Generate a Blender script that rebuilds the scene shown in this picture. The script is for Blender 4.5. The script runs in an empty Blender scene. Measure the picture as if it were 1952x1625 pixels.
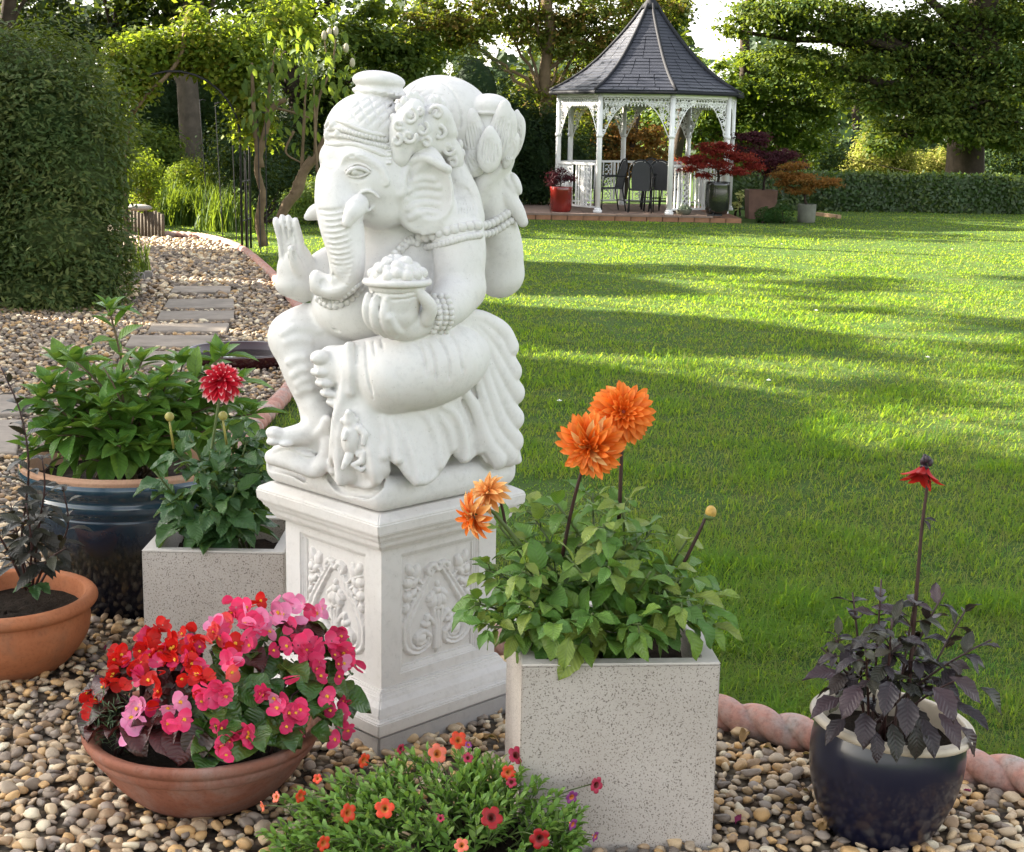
import bpy, bmesh, math, random
import numpy as np
from mathutils import Vector, Matrix, Quaternion, Euler
R = math.radians
rng = np.random.default_rng(7)
random.seed(7)
SC = bpy.context.scene
COL = SC.collection

# ------------------------------------------------------------------ camera
PW, PH, FPX = 1952.0, 1625.0, 2800.0
PITCH, ROLL, CAMH = R(11.35), 0.018, 1.6
CAM_M = Matrix.Rotation(math.pi / 2 - PITCH, 4, 'X') @ Matrix.Rotation(ROLL, 4, 'Z')
CAM_M.translation = (0, 0, CAMH)
cam_data = bpy.data.cameras.new('camera')
cam_data.sensor_width = 36.0
cam_data.lens = 36.0 * FPX / PW
cam_data.clip_end = 900
cam_data.clip_start = 0.05
cam = bpy.data.objects.new('camera', cam_data)
cam.matrix_world = CAM_M
COL.objects.link(cam)
SC.camera = cam

# ------------------------------------------------------------------ light
SUN_EL, SUN_AZ = R(27), math.atan2(-0.94, 0.34)      # azimuth measured from +Y towards +X
TO_SUN = Vector((math.sin(SUN_AZ) * math.cos(SUN_EL), math.cos(SUN_AZ) * math.cos(SUN_EL), math.sin(SUN_EL)))
world = bpy.data.worlds.new('World')
SC.world = world
world.use_nodes = True
wn = world.node_tree.nodes
sky = wn.new('ShaderNodeTexSky')
sky.sky_type = 'NISHITA'
sky.sun_disc = False
sky.sun_elevation = SUN_EL
sky.sun_rotation = SUN_AZ
sky.dust_density = 2.0
sky.ozone_density = 0.9
wn['Background'].inputs['Strength'].default_value = 0.10
# thin bright cloud over the blue
_bw = wn.new('ShaderNodeRGBToBW'); _gr = wn.new('ShaderNodeMix'); _gr.data_type = 'RGBA'; _gr.blend_type = 'MULTIPLY'; _gr.inputs['Factor'].default_value = 1.0; _gr.inputs['B'].default_value = (1.05, 1.01, 0.95, 1)
_mx = wn.new('ShaderNodeMix'); _mx.data_type = 'RGBA'; _mx.inputs['Factor'].default_value = 0.72
_wl = world.node_tree.links
_wl.new(sky.outputs[0], _bw.inputs[0]); _wl.new(_bw.outputs[0], _gr.inputs['A']); _wl.new(sky.outputs[0], _mx.inputs['A']); _wl.new(_gr.outputs['Result'], _mx.inputs['B']); _wl.new(_mx.outputs['Result'], wn['Background'].inputs['Color'])
sun_data = bpy.data.lights.new('sun', 'SUN')
sun_data.energy = 5.0
sun_data.angle = R(0.55)
sun_data.color = (1.0, 0.90, 0.74)
sun = bpy.data.objects.new('sun', sun_data)
sun.rotation_euler = TO_SUN.to_track_quat('Z', 'Y').to_euler()
sun.location = (-20, 8, 20)
COL.objects.link(sun)
SC.view_settings.view_transform = 'Standard'
SC.view_settings.look = 'None'
SC.view_settings.gamma = 1.0
SC.view_settings.use_curve_mapping = False
SC.view_settings.exposure = 2.85
SC.render.engine = 'CYCLES'
SC.cycles.use_denoising = True
SC.cycles.max_bounces = 8
SC.cycles.diffuse_bounces = 4
SC.cycles.transparent_max_bounces = 6
SC.cycles.caustics_reflective = False
SC.cycles.caustics_refractive = False

# ------------------------------------------------------------------ photo geometry -> place
_R3 = np.array(CAM_M.to_3x3())
def ray(px, py):
    d = _R3 @ np.array([(px - PW / 2) / FPX, -(py - PH / 2) / FPX, -1.0])
    return d
def at(px, py, Y):
    d = ray(px, py)
    t = Y / d[1]
    return np.array([d[0] * t, Y, CAMH + d[2] * t])
def gnd(px, py, z=0.0):
    d = ray(px, py)
    t = (z - CAMH) / d[2]
    return np.array([d[0] * t, d[1] * t, z])
_FWD = -_R3[:, 2]
def pxm(p):            # metres per photo pixel at world point p
    return float(np.dot(np.asarray(p) - np.array([0, 0, CAMH]), _FWD)) / FPX
_RI = _R3.T
def proj(p):
    q = _RI @ (np.asarray(p, float) - np.array([0, 0, CAMH]))
    return PW / 2 + FPX * q[0] / -q[2], PH / 2 - FPX * q[1] / -q[2]

# ------------------------------------------------------------------ objects
def mesh_from(name, verts, faces, smooth=True):
    me = bpy.data.meshes.new(name)
    verts = np.asarray(verts, dtype=np.float32).reshape(-1, 3)
    if isinstance(faces, np.ndarray):
        n, k = faces.shape
        me.vertices.add(len(verts)); me.vertices.foreach_set('co', verts.ravel())
        me.loops.add(n * k); me.loops.foreach_set('vertex_index', faces.astype(np.int32).ravel())
        me.polygons.add(n)
        me.polygons.foreach_set('loop_start', np.arange(0, n * k, k, dtype=np.int32))
        me.update(calc_edges=True)
        me.validate()
    else:
        me.from_pydata([tuple(map(float, v)) for v in verts], [], [tuple(map(int, f)) for f in faces])
        me.update()
    if smooth:
        me.polygons.foreach_set('use_smooth', [True] * len(me.polygons))
    return me
def obj(name, me, mat=None, parent=None, loc=None, M=None):
    if mat is not None and not me.materials:
        me.materials.append(mat)
    o = bpy.data.objects.new(name, me)
    COL.objects.link(o)
    if parent is not None:
        o.parent = parent
    if M is not None:
        o.matrix_local = M
    elif loc is not None:
        o.location = loc
    return o
def thing(name, label, cat, loc=(0, 0, 0), group=None, rz=0.0):
    o = bpy.data.objects.new(name, None)
    COL.objects.link(o)
    o.empty_display_size = 0.1
    o.location = [float(v) for v in loc]
    o.rotation_euler = (0, 0, rz)
    o['label'] = label; o['category'] = cat
    if group: o['group'] = group
    return o
def tag(o, label, cat, group=None):
    o['label'] = label; o['category'] = cat
    if group: o['group'] = group
    return o
def structure(o):
    o['kind'] = 'structure'; return o
def stuff(o):
    o['kind'] = 'stuff'; return o

class MB:
    """collects simple solids into one mesh"""
    def __init__(s): s.v = []; s.f = []; s.n = 0
    def add(s, v, f):
        v = np.asarray(v, float).reshape(-1, 3)
        s.v.append(v); s.f += [tuple(i + s.n for i in q) for q in f]; s.n += len(v); return s
    def box(s, c, h, M=None):
        c = np.asarray(c, float); h = np.asarray(h, float)
        v = np.array([[x, y, z] for x in (-1, 1) for y in (-1, 1) for z in (-1, 1)]) * h
        if M is not None: v = v @ np.array(M).T
        return s.add(v + c, [(0, 1, 3, 2), (4, 6, 7, 5), (0, 4, 5, 1), (2, 3, 7, 6), (0, 2, 6, 4), (1, 5, 7, 3)])
    def tube(s, pts, rad, n=8, cap=True):
        pts = np.asarray(pts, float); m = len(pts)
        rad = np.broadcast_to(np.asarray(rad, float), (m,))
        t = np.gradient(pts, axis=0); t /= np.linalg.norm(t, axis=1)[:, None] + 1e-9
        up = np.array([0, 0, 1.0]) if abs(t[0][2]) < 0.9 else np.array([1.0, 0, 0])
        a = np.cross(t[0], up); a /= np.linalg.norm(a)
        vs = []
        for i in range(m):
            a = a - t[i] * np.dot(a, t[i]); a /= np.linalg.norm(a) + 1e-9
            b = np.cross(t[i], a)
            th = np.arange(n) * 2 * math.pi / n
            vs.append(pts[i] + rad[i] * (np.cos(th)[:, None] * a + np.sin(th)[:, None] * b))
        f = []
        for i in range(m - 1):
            for j in range(n):
                k = (j + 1) % n
                f.append((i * n + j, i * n + k, (i + 1) * n + k, (i + 1) * n + j))
        if cap:
            f.append(tuple(range(n - 1, -1, -1))); f.append(tuple((m - 1) * n + j for j in range(n)))
        return s.add(np.concatenate(vs), f)
    def lathe(s, prof, n=48, c=(0, 0, 0), phase=0.0):
        prof = np.asarray(prof, float); m = len(prof)
        th = phase + np.arange(n) * 2 * math.pi / n
        vs = np.stack([np.outer(prof[:, 0], np.cos(th)), np.outer(prof[:, 0], np.sin(th)), np.repeat(prof[:, 1:2], n, 1)], -1).reshape(-1, 3)
        f = []
        for i in range(m - 1):
            for j in range(n):
                k = (j + 1) % n
                f.append((i * n + j, i * n + k, (i + 1) * n + k, (i + 1) * n + j))
        return s.add(vs + np.asarray(c, float), f)
    def ball(s, c, r, n=10, m=7, M=None):
        c = np.asarray(c, float); r = np.broadcast_to(np.asarray(r, float), (3,))
        ph = np.linspace(0, math.pi, m + 1)[1:-1]; th = np.arange(n) * 2 * math.pi / n
        v = [[0, 0, 1]] + [[math.sin(p) * math.cos(t), math.sin(p) * math.sin(t), math.cos(p)] for p in ph for t in th] + [[0, 0, -1]]
        v = np.array(v) * r
        if M is not None: v = v @ np.array(M).T
        f = [(0, 1 + j, 1 + (j + 1) % n) for j in range(n)]
        for i in range(m - 2):
            for j in range(n):
                k = (j + 1) % n
                f.append((1 + i * n + j, 1 + (i + 1) * n + j, 1 + (i + 1) * n + k, 1 + i * n + k))
        L = 1 + (m - 1) * n; o = 1 + (m - 2) * n
        f += [(L, o + (j + 1) % n, o + j) for j in range(n)]
        return s.add(v + c, f)
    def mesh(s, name, smooth=False):
        return mesh_from(name, np.concatenate(s.v), s.f, smooth)
    def build(s, name, mat, parent=None, smooth=False, bevel=0, **kw):
        me = s.mesh(name, smooth)
        if bevel:
            bm = bmesh.new(); bm.from_mesh(me)
            bmesh.ops.recalc_face_normals(bm, faces=bm.faces)
            bmesh.ops.bevel(bm, geom=[e for e in bm.edges if len(e.link_faces) == 2 and e.calc_face_angle(0) > 0.5], offset=bevel, segments=2, affect='EDGES', clamp_overlap=True)
            bm.to_mesh(me); bm.free()
        return obj(name, me, mat, parent, **kw)

def set_smooth_angle(o, ang=40):
    me = o.data
    bm = bmesh.new(); bm.from_mesh(me)
    for f in bm.faces: f.smooth = True
    for e in bm.edges:
        if len(e.link_faces) == 2 and e.calc_face_angle(0) > R(ang): e.smooth = False
    bm.to_mesh(me); bm.free()

def spline(pts, n):
    """Catmull-Rom through rows of pts (any number of columns)"""
    P = np.asarray(pts, float)
    P = np.vstack([2 * P[0] - P[1], P, 2 * P[-1] - P[-2]])
    out = []
    m = len(P) - 3
    for u in np.linspace(0, m, n):
        i = min(int(u), m - 1); t = u - i
        a, b, c, d = P[i:i + 4]
        out.append(0.5 * (2 * b + (c - a) * t + (2 * a - 5 * b + 4 * c - d) * t * t + (3 * b - a - 3 * c + d) * t ** 3))
    return np.array(out)

# ------------------------------------------------------------------ materials
def new_mat(name):
    m = bpy.data.materials.new(name); m.use_nodes = True
    nt = m.node_tree
    return m, nt, nt.nodes['Principled BSDF'], nt.nodes['Material Output']
def N(nt, typ, **kw):
    n = nt.nodes.new(typ)
    for k, v in kw.items():
        if k in ('inp',):
            for a, b in v.items(): n.inputs[a].default_value = b
        else: setattr(n, k, v)
    return n
def ramp(nt, fac, stops, interp='LINEAR'):
    r = nt.nodes.new('ShaderNodeValToRGB'); r.color_ramp.interpolation = interp
    el = r.color_ramp.elements
    while len(el) < len(stops): el.new(0.5)
    for e, (p, c) in zip(el, stops):
        e.position = p; e.color = (*c, 1) if len(c) == 3 else c
    nt.links.new(fac, r.inputs['Fac'])
    return r.outputs['Color']
def noise_tex(nt, scale, detail=4, rough=0.6, coord='Object', dist=0.0):
    tc = nt.nodes.new('ShaderNodeTexCoord')
    n = N(nt, 'ShaderNodeTexNoise', inp={'Scale': scale, 'Detail': detail, 'Roughness': rough, 'Distortion': dist})
    nt.links.new(tc.outputs[coord], n.inputs['Vector'])
    return n.outputs['Fac']
def mixc(nt, fac, a, b, mode='MIX'):
    m = nt.nodes.new('ShaderNodeMix'); m.data_type = 'RGBA'; m.blend_type = mode
    for s, v in ((m.inputs['Factor'], fac), (m.inputs['A'], a), (m.inputs['B'], b)):
        if hasattr(v, 'links') or hasattr(v, 'is_linked'): nt.links.new(v, s)
        elif isinstance(v, (int, float)): s.default_value = v
        else: s.default_value = (*v, 1)
    return m.outputs['Result']
def bump(nt, height, strength, dist, bsdf):
    b = N(nt, 'ShaderNodeBump', inp={'Strength': strength, 'Distance': dist})
    nt.links.new(height, b.inputs['Height']); nt.links.new(b.outputs[0], bsdf.inputs['Normal'])
    return b
def simple_mat(name, col, rough=0.6, var=0.25, scale=8, spec=0.4, bmp=0.0, bscale=60, metal=0.0, coat=0.0):
    m, nt, b, out = new_mat(name)
    n = noise_tex(nt, scale)
    c = np.array(col)
    nt.links.new(ramp(nt, n, [(0.25, tuple(c * (1 - var))), (0.75, tuple(np.minimum(c * (1 + var), 1)))]), b.inputs['Base Color'])
    b.inputs['Roughness'].default_value = rough
    b.inputs['Specular IOR Level'].default_value = spec
    b.inputs['Metallic'].default_value = metal
    b.inputs['Coat Weight'].default_value = coat
    b.inputs['Coat Roughness'].default_value = 0.08
    if bmp: bump(nt, noise_tex(nt, bscale), bmp, 0.01, b)
    return m
def leaf_mat(name, cols, trans=0.35, rough=0.45, veins=0.0, vein_col=None, attr=True, back=None, spec=0.35, tcol=None):
    """cols: list of colours that leaves vary between; random by object and by the 'tint' attribute"""
    m, nt, b, out = new_mat(name)
    oi = nt.nodes.new('ShaderNodeObjectInfo')
    at_ = N(nt, 'ShaderNodeAttribute', attribute_name='tint')
    add = N(nt, 'ShaderNodeMath', operation='ADD'); nt.links.new(oi.outputs['Random'], add.inputs[0]); nt.links.new(at_.outputs['Fac'], add.inputs[1])
    fr = N(nt, 'ShaderNodeMath', operation='FRACT'); nt.links.new(add.outputs[0], fr.inputs[0])
    k = len(cols)
    col = ramp(nt, fr.outputs[0], [((i + 0.5) / k, c) for i, c in enumerate(cols)])
    if veins:
        uv = nt.nodes.new('ShaderNodeUVMap')
        sp = nt.nodes.new('ShaderNodeSeparateXYZ'); nt.links.new(uv.outputs[0], sp.inputs[0])
        # u in -.5...5 stored +.5 ; v along the leaf
        u = N(nt, 'ShaderNodeMath', operation='SUBTRACT', inp={1: 0.5}); nt.links.new(sp.outputs[0], u.inputs[0])
        ua = N(nt, 'ShaderNodeMath', operation='ABSOLUTE'); nt.links.new(u.outputs[0], ua.inputs[0])
        mid = N(nt, 'ShaderNodeMath', operation='LESS_THAN', inp={1: 0.022}); nt.links.new(ua.outputs[0], mid.inputs[0])
        sv = N(nt, 'ShaderNodeMath', operation='MULTIPLY_ADD', inp={1: -0.55}); nt.links.new(ua.outputs[0], sv.inputs[0]); nt.links.new(sp.outputs[1], sv.inputs[2])
        sv2 = N(nt, 'ShaderNodeMath', operation='MULTIPLY', inp={1: 52.0}); nt.links.new(sv.outputs[0], sv2.inputs[0])
        sn = N(nt, 'ShaderNodeMath', operation='SINE'); nt.links.new(sv2.outputs[0], sn.inputs[0])
        gt = N(nt, 'ShaderNodeMapRange', inp={'From Min': 0.80, 'From Max': 1.0}); nt.links.new(sn.outputs[0], gt.inputs['Value'])
        mx = N(nt, 'ShaderNodeMath', operation='MAXIMUM'); nt.links.new(mid.outputs[0], mx.inputs[0]); nt.links.new(gt.outputs[0], mx.inputs[1])
        fs = N(nt, 'ShaderNodeMath', operation='MULTIPLY', inp={1: veins}); nt.links.new(mx.outputs[0], fs.inputs[0])
        col = mixc(nt, fs.outputs[0], col, vein_col or tuple(np.array(cols[-1]) * 1.6))
        bump(nt, sn.outputs[0], 0.25, 0.002, b)
    mott = ramp(nt, noise_tex(nt, 30, 3), [(0.3, (0.78, 0.78, 0.78)), (0.7, (1.12, 1.12, 1.12))])
    col = mixc(nt, 1.0, col, mott, 'MULTIPLY')
    if back is not None:
        g = nt.nodes.new('ShaderNodeNewGeometry')
        col = mixc(nt, g.outputs['Backfacing'], col, back)
    nt.links.new(col, b.inputs['Base Color'])
    b.inputs['Roughness'].default_value = rough
    b.inputs['Specular IOR Level'].default_value = spec
    if trans:
        t = nt.nodes.new('ShaderNodeBsdfTranslucent')
        tint = mixc(nt, 0.55, col, tcol or (0.30, 0.42, 0.03))
        nt.links.new(tint, t.inputs['Color'])
        mx = N(nt, 'ShaderNodeMixShader', inp={0: trans})
        nt.links.new(b.outputs[0], mx.inputs[1]); nt.links.new(t.outputs[0], mx.inputs[2])
        nt.links.new(mx.outputs[0], out.inputs['Surface'])
    return m
def add_tint(me, vals, domain='FACE'):
    a = me.attributes.new('tint', 'FLOAT', domain)
    a.data.foreach_set('value', np.asarray(vals, np.float32))
# ------------------------------------------------------------------ sculpting on a distance grid
class Sculpt:
    def __init__(s, lo, hi, h):
        s.lo = np.asarray(lo, float); s.h = h
        s.n = np.ceil((np.asarray(hi, float) - s.lo) / h).astype(int) + 1
        s.F = np.full(s.n, 10.0, np.float32)
    def _box(s, a, b):
        i0 = np.clip(np.floor((a - s.lo) / s.h).astype(int), 0, s.n - 1)
        i1 = np.clip(np.ceil((b - s.lo) / s.h).astype(int) + 1, 1, s.n)
        if (i1 <= i0).any(): return None
        g = [s.lo[k] + s.h * np.arange(i0[k], i1[k]) for k in range(3)]
        P = np.stack(np.meshgrid(*g, indexing='ij'), -1).astype(np.float32)
        return (slice(i0[0], i1[0]), slice(i0[1], i1[1]), slice(i0[2], i1[2])), P
    def _put(s, sl, d, k, sub):
        A = s.F[sl]
        if sub:
            d = -d
            if k > 0:
                hh = np.maximum(k - np.abs(A - d), 0) / k
                s.F[sl] = np.maximum(A, d) + hh * hh * k * 0.25
            else: s.F[sl] = np.maximum(A, d)
        else:
            if k > 0:
                hh = np.maximum(k - np.abs(A - d), 0) / k
                s.F[sl] = np.minimum(A, d) - hh * hh * k * 0.25
            else: s.F[sl] = np.minimum(A, d)
    def ell(s, c, r, M=None, k=0.0, sub=False):
        c = np.asarray(c, np.float32); r = np.asarray(r, np.float32)
        m = r.max() + k + 3 * s.h
        q = s._box(c - m, c + m)
        if q is None: return
        sl, P = q
        p = P - c
        if M is not None: p = p @ np.asarray(M, np.float32)
        a = p / r
        k0 = np.sqrt((a * a).sum(-1)); b = p / (r * r)
        k1 = np.sqrt((b * b).sum(-1)) + 1e-6
        s._put(sl, k0 * (k0 - 1) / k1, k, sub)
    def tube(s, pts, rad, k=0.0, sub=False):
        pts = np.asarray(pts, np.float32); rad = np.broadcast_to(np.asarray(rad, np.float32), (len(pts),))
        m = rad.max() + k + 3 * s.h
        q = s._box(pts.min(0) - m, pts.max(0) + m)
        if q is None: return
        sl, P = q
        D = np.full(P.shape[:-1], 10.0, np.float32)
        g0 = np.array([sl[i].start for i in range(3)])
        for a, b, ra, rb in zip(pts[:-1], pts[1:], rad[:-1], rad[1:]):
            mm = max(ra, rb) + k + 3 * s.h
            lo = np.minimum(a, b) - mm; hi = np.maximum(a, b) + mm
            i0 = np.clip(np.floor((lo - s.lo) / s.h).astype(int) - g0, 0, np.array(D.shape)); i1 = np.clip(np.ceil((hi - s.lo) / s.h).astype(int) + 1 - g0, 0, np.array(D.shape))
            if (i1 <= i0).any(): continue
            w = (slice(i0[0], i1[0]), slice(i0[1], i1[1]), slice(i0[2], i1[2]))
            p = P[w] - a; ab = b - a
            t = np.clip((p @ ab) / (ab @ ab + 1e-12), 0, 1)
            d = np.sqrt(((p - t[..., None] * ab) ** 2).sum(-1)) - (ra + (rb - ra) * t)
            D[w] = np.minimum(D[w], d)
        s._put(sl, D, k, sub)
    def rbox(s, c, hsize, r, M=None, k=0.0, sub=False):
        c = np.asarray(c, np.float32); hs = np.asarray(hsize, np.float32)
        m = np.linalg.norm(hs) + k + 3 * s.h
        sl, P = s._box(c - m, c + m)
        p = P - c
        if M is not None: p = p @ np.asarray(M, np.float32)
        q = np.abs(p) - (hs - r)
        d = np.sqrt((np.maximum(q, 0) ** 2).sum(-1)) + np.minimum(q.max(-1), 0) - r
        s._put(sl, d, k, sub)
    def half(s, c, nrm, k=0.0):
        """cut away everything on the side nrm points to"""
        g = [s.lo[i] + s.h * np.arange(s.n[i]) for i in range(3)]
        d = ((g[0] - c[0]) * nrm[0])[:, None, None] + ((g[1] - c[1]) * nrm[1])[None, :, None] + ((g[2] - c[2]) * nrm[2])[None, None, :]
        s.F = np.maximum(s.F, d.astype(np.float32))
    def hit(s, px):
        """first surface point along the line of sight through each photo point"""
        out = []
        for x, y in px:
            d = ray(x, y); d = d / np.linalg.norm(d)
            o = np.array([0, 0, CAMH])
            t0 = (s.lo[1] - 0.0) / d[1]; t1 = (s.lo[1] + s.h * s.n[1]) / d[1]
            ts = np.arange(t0, t1, s.h * 0.5)
            P = (o + ts[:, None] * d - s.lo) / s.h
            I = np.clip(np.round(P).astype(int), 0, s.n - 1)
            f = s.F[I[:, 0], I[:, 1], I[:, 2]]
            w = np.nonzero(f < 0)[0]
            out.append(o + d * (ts[w[0]] if len(w) else np.nan))
        out = np.array(out)
        bad = np.isnan(out[:, 0])
        if bad.any() and not bad.all():
            good = np.nonzero(~bad)[0]
            for i in np.nonzero(bad)[0]:
                j = good[np.argmin(abs(good - i))]
                x, y = px[i]
                out[i] = at(x, y, out[j][1])
        return out
    def mesh(s, name, smooth_iter=1):
        F = s.F; n = np.array(F.shape); S = F < 0
        cs = np.zeros(n - 1, np.int8)
        for i in (0, 1):
            for j in (0, 1):
                for k in (0, 1):
                    cs += S[i:n[0] - 1 + i, j:n[1] - 1 + j, k:n[2] - 1 + k]
        ci = np.nonzero((cs > 0) & (cs < 8))
        C = np.stack(ci, -1)
        idx = np.full(n - 1, -1, np.int32); idx[ci] = np.arange(len(C))
        acc = np.zeros((len(C), 3)); cnt = np.zeros(len(C))
        cor = [(i, j, k) for i in (0, 1) for j in (0, 1) for k in (0, 1)]
        for a in cor:
            for ax in range(3):
                if a[ax]: continue
                b = list(a); b[ax] = 1
                fa = F[C[:, 0] + a[0], C[:, 1] + a[1], C[:, 2] + a[2]]; fb = F[C[:, 0] + b[0], C[:, 1] + b[1], C[:, 2] + b[2]]
                m = (fa < 0) != (fb < 0)
                t = np.clip(fa[m] / (fa[m] - fb[m]), 0.02, 0.98)
                p = np.repeat(np.array(a, float)[None], m.sum(), 0); p[:, ax] += t
                acc[m] += p; cnt[m] += 1
        V = (C + acc / cnt[:, None]) * s.h + s.lo
        Q = []
        for ax in range(3):
            o1, o2 = [(1, 2), (2, 0), (0, 1)][ax]
            sl0 = [slice(1, -1)] * 3; sl1 = [slice(1, -1)] * 3
            sl0[ax] = slice(0, -1); sl1[ax] = slice(1, None)
            A, B = S[tuple(sl0)], S[tuple(sl1)]
            e = np.nonzero(A != B)
            flip = A[e]
            g = np.stack(e, -1) + 1; g[:, ax] -= 1
            def cell(d1, d2):
                c = g.copy(); c[:, o1] += d1; c[:, o2] += d2
                return idx[c[:, 0], c[:, 1], c[:, 2]]
            q = np.stack([cell(-1, -1), cell(0, -1), cell(0, 0), cell(-1, 0)], -1)
            q[~flip] = q[~flip][:, ::-1]
            Q.append(q)
        Q = np.concatenate(Q); Q = Q[(Q >= 0).all(1)]
        for _ in range(smooth_iter):
            acc = np.zeros_like(V); cnt = np.zeros(len(V))
            for i in range(4):
                a, b = Q[:, i], Q[:, (i + 1) % 4]
                np.add.at(acc, a, V[b]); np.add.at(cnt, a, 1); np.add.at(acc, b, V[a]); np.add.at(cnt, b, 1)
            V = 0.72 * V + 0.28 * acc / np.maximum(cnt, 1)[:, None]
        return mesh_from(name, V, Q, True)
# ------------------------------------------------------------------ the carved statue on its plinth
YC = 3.91
PLX = at(745, 1100, YC)[0]
ROT45 = np.array([[math.sqrt(.5), -math.sqrt(.5), 0], [math.sqrt(.5), math.sqrt(.5), 0], [0, 0, 1]])

def make_stone_mat(name, col, dirt, amount=0.5, scale=7.0):
    m, nt, b, out = new_mat(name)
    n1 = noise_tex(nt, scale, 6, 0.65); n2 = noise_tex(nt, 45, 4, 0.7)
    st = ramp(nt, n1, [(0.42, (0, 0, 0)), (0.72, (1, 1, 1))])
    f1 = N(nt, 'ShaderNodeMath', operation='MULTIPLY', inp={1: amount * 0.30}); nt.links.new(st, f1.inputs[0])
    c = mixc(nt, f1.outputs[0], col, dirt)
    st2 = ramp(nt, noise_tex(nt, scale * 3.3, 5, 0.7, dist=0.8), [(0.60, (0, 0, 0)), (0.80, (1, 1, 1))])
    f2 = N(nt, 'ShaderNodeMath', operation='MULTIPLY', inp={1: 0.22 * amount}); nt.links.new(st2, f2.inputs[0])
    c = mixc(nt, f2.outputs[0], c, tuple(np.array(dirt) * 0.8))
    pit = ramp(nt, noise_tex(nt, 190, 2, 0.5), [(0.24, (0.62, 0.60, 0.56)), (0.30, (1, 1, 1))])
    c = mixc(nt, 0.8, c, pit, 'MULTIPLY')
    sp = ramp(nt, n2, [(0.30, (0.90, 0.90, 0.90)), (0.5, (1, 1, 1))])
    c = mixc(nt, 1.0, c, sp, 'MULTIPLY')
    nt.links.new(c, b.inputs['Base Color'])
    b.inputs['Roughness'].default_value = 0.72; b.inputs['Specular IOR Level'].default_value = 0.3
    mm = N(nt, 'ShaderNodeMath', operation='ADD'); nt.links.new(noise_tex(nt, 260, 3, 0.7), mm.inputs[0]); nt.links.new(n2, mm.inputs[1])
    bump(nt, mm.outputs[0], 0.35, 0.0016, b)
    return m
M_STATUE = make_stone_mat('white_cast_stone', (0.68, 0.668, 0.65), (0.50, 0.45, 0.38), 0.8)
M_PLINTH = make_stone_mat('plinth_cast_stone', (0.65, 0.625, 0.595), (0.46, 0.41, 0.34), 0.8, 5.0)
M_GREYBLOCK = make_stone_mat('grey_render', (0.42, 0.40, 0.385), (0.30, 0.285, 0.27), 0.8, 9.0)

STATUE = thing('statue', 'white cast stone elephant-headed deity statue seated on the carved plinth', 'statue', (PLX, YC, 0.65))
PLINTH = thing('plinth', 'cream stone plinth with carved flower panels under the white statue', 'plinth', (PLX, YC, 0))
S0 = np.array([PLX, YC, 0.65])

def sp(px, py, d): return at(px, py, YC - d)
def rpx(r, d=0.1): return np.asarray(r, float) * pxm(at(760, 600, YC - d))
def imrot(deg):      # turn in the picture plane, clockwise
    a = R(deg); return np.array([[math.cos(a), 0, math.sin(a)], [0, 1, 0], [-math.sin(a), 0, math.cos(a)]])
BEADS = []
LINES = []
class Carver(Sculpt):
    def E(s, x, y, d, r, rot=0, k=0.0, sub=False, yaw=0):
        M = imrot(rot)
        if yaw:
            a = R(yaw); M = np.array([[math.cos(a), -math.sin(a), 0], [math.sin(a), math.cos(a), 0], [0, 0, 1]]) @ M
        s.ell(sp(x, y, d), rpx(r, d), M, k, sub)
    def T(s, pts, r, k=0.0, sub=False, n=None):
        q = np.array([list(p) + [rr] for p, rr in zip(pts, np.broadcast_to(r, (len(pts),)))], float)
        q = spline(q, n or max(6, 5 * len(q)))
        s.tube([sp(*p[:3]) for p in q], [rpx(p[3], p[2]) for p in q], k, sub)
    def along(s, pts, n, lift_px):
        q = spline(np.array(pts, float), n)
        P = s.hit([tuple(p) for p in q])
        y = P[:, 1].copy()
        for _ in range(3): y[1:-1] = (y[:-2] + y[1:-1] + y[2:]) / 3
        P = np.array([at(p[0], p[1], yy) for p, yy in zip(q, y)])
        d = np.array([ray(*p) for p in q]); d /= np.linalg.norm(d, axis=1)[:, None]
        return P - d * (lift_px * pxm(P[0]))
    def loft(s, up, low, rows, r, k=0.006, n=36):
        a = spline(np.array(up, float), n); b = spline(np.array(low, float), n)
        for i in range(rows + 1):
            t = i / rows
            q = a * (1 - t) + b * t
            q[:, 2] += 0.006 * math.sin(math.pi * t)
            s.tube([sp(*p) for p in q], rpx(r), k)
    def groove(s, pts, r=3.0, depth=2.0, k=0.003, n=None):
        n = n or max(8, int(np.sum(np.linalg.norm(np.diff(np.array(pts, float), axis=0), axis=1)) / 4))
        r, depth = r * 1.15, depth * 1.5
        P = s.along(pts, n, r - depth)
        rr = rpx(r) * np.clip(np.minimum(np.arange(n), np.arange(n)[::-1]) / 3.0, 0.35, 1)
        s.tube(P, rr, k, True)
    def ridge(s, pts, r=4.0, up=2.0, k=0.004, n=None):
        n = n or max(8, int(np.sum(np.linalg.norm(np.diff(np.array(pts, float), axis=0), axis=1)) / 4))
        P = s.along(pts, n, up - float(np.mean(r)))
        rr = rpx(np.broadcast_to(r, (n,)) if np.ndim(r) == 0 else np.interp(np.linspace(0, 1, n), np.linspace(0, 1, len(r)), r))
        s.tube(P, rr, k)
    def beads(s, pts, rad, n, up=None, k=0.0):
        P = s.along(pts, n, (up if up is not None else rad * 0.35))
        BEADS.extend((p, float(rpx(rad)) * 1.06) for p in P)

def c2(pts): return [(480 + x / 3.457, 520 + y / 3.457) for x, y in pts]     # from the enlarged lower half
def c1(pts): return [(480 + x / 3.615, 120 + y / 3.615) for x, y in pts]     # from the enlarged upper half

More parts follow.
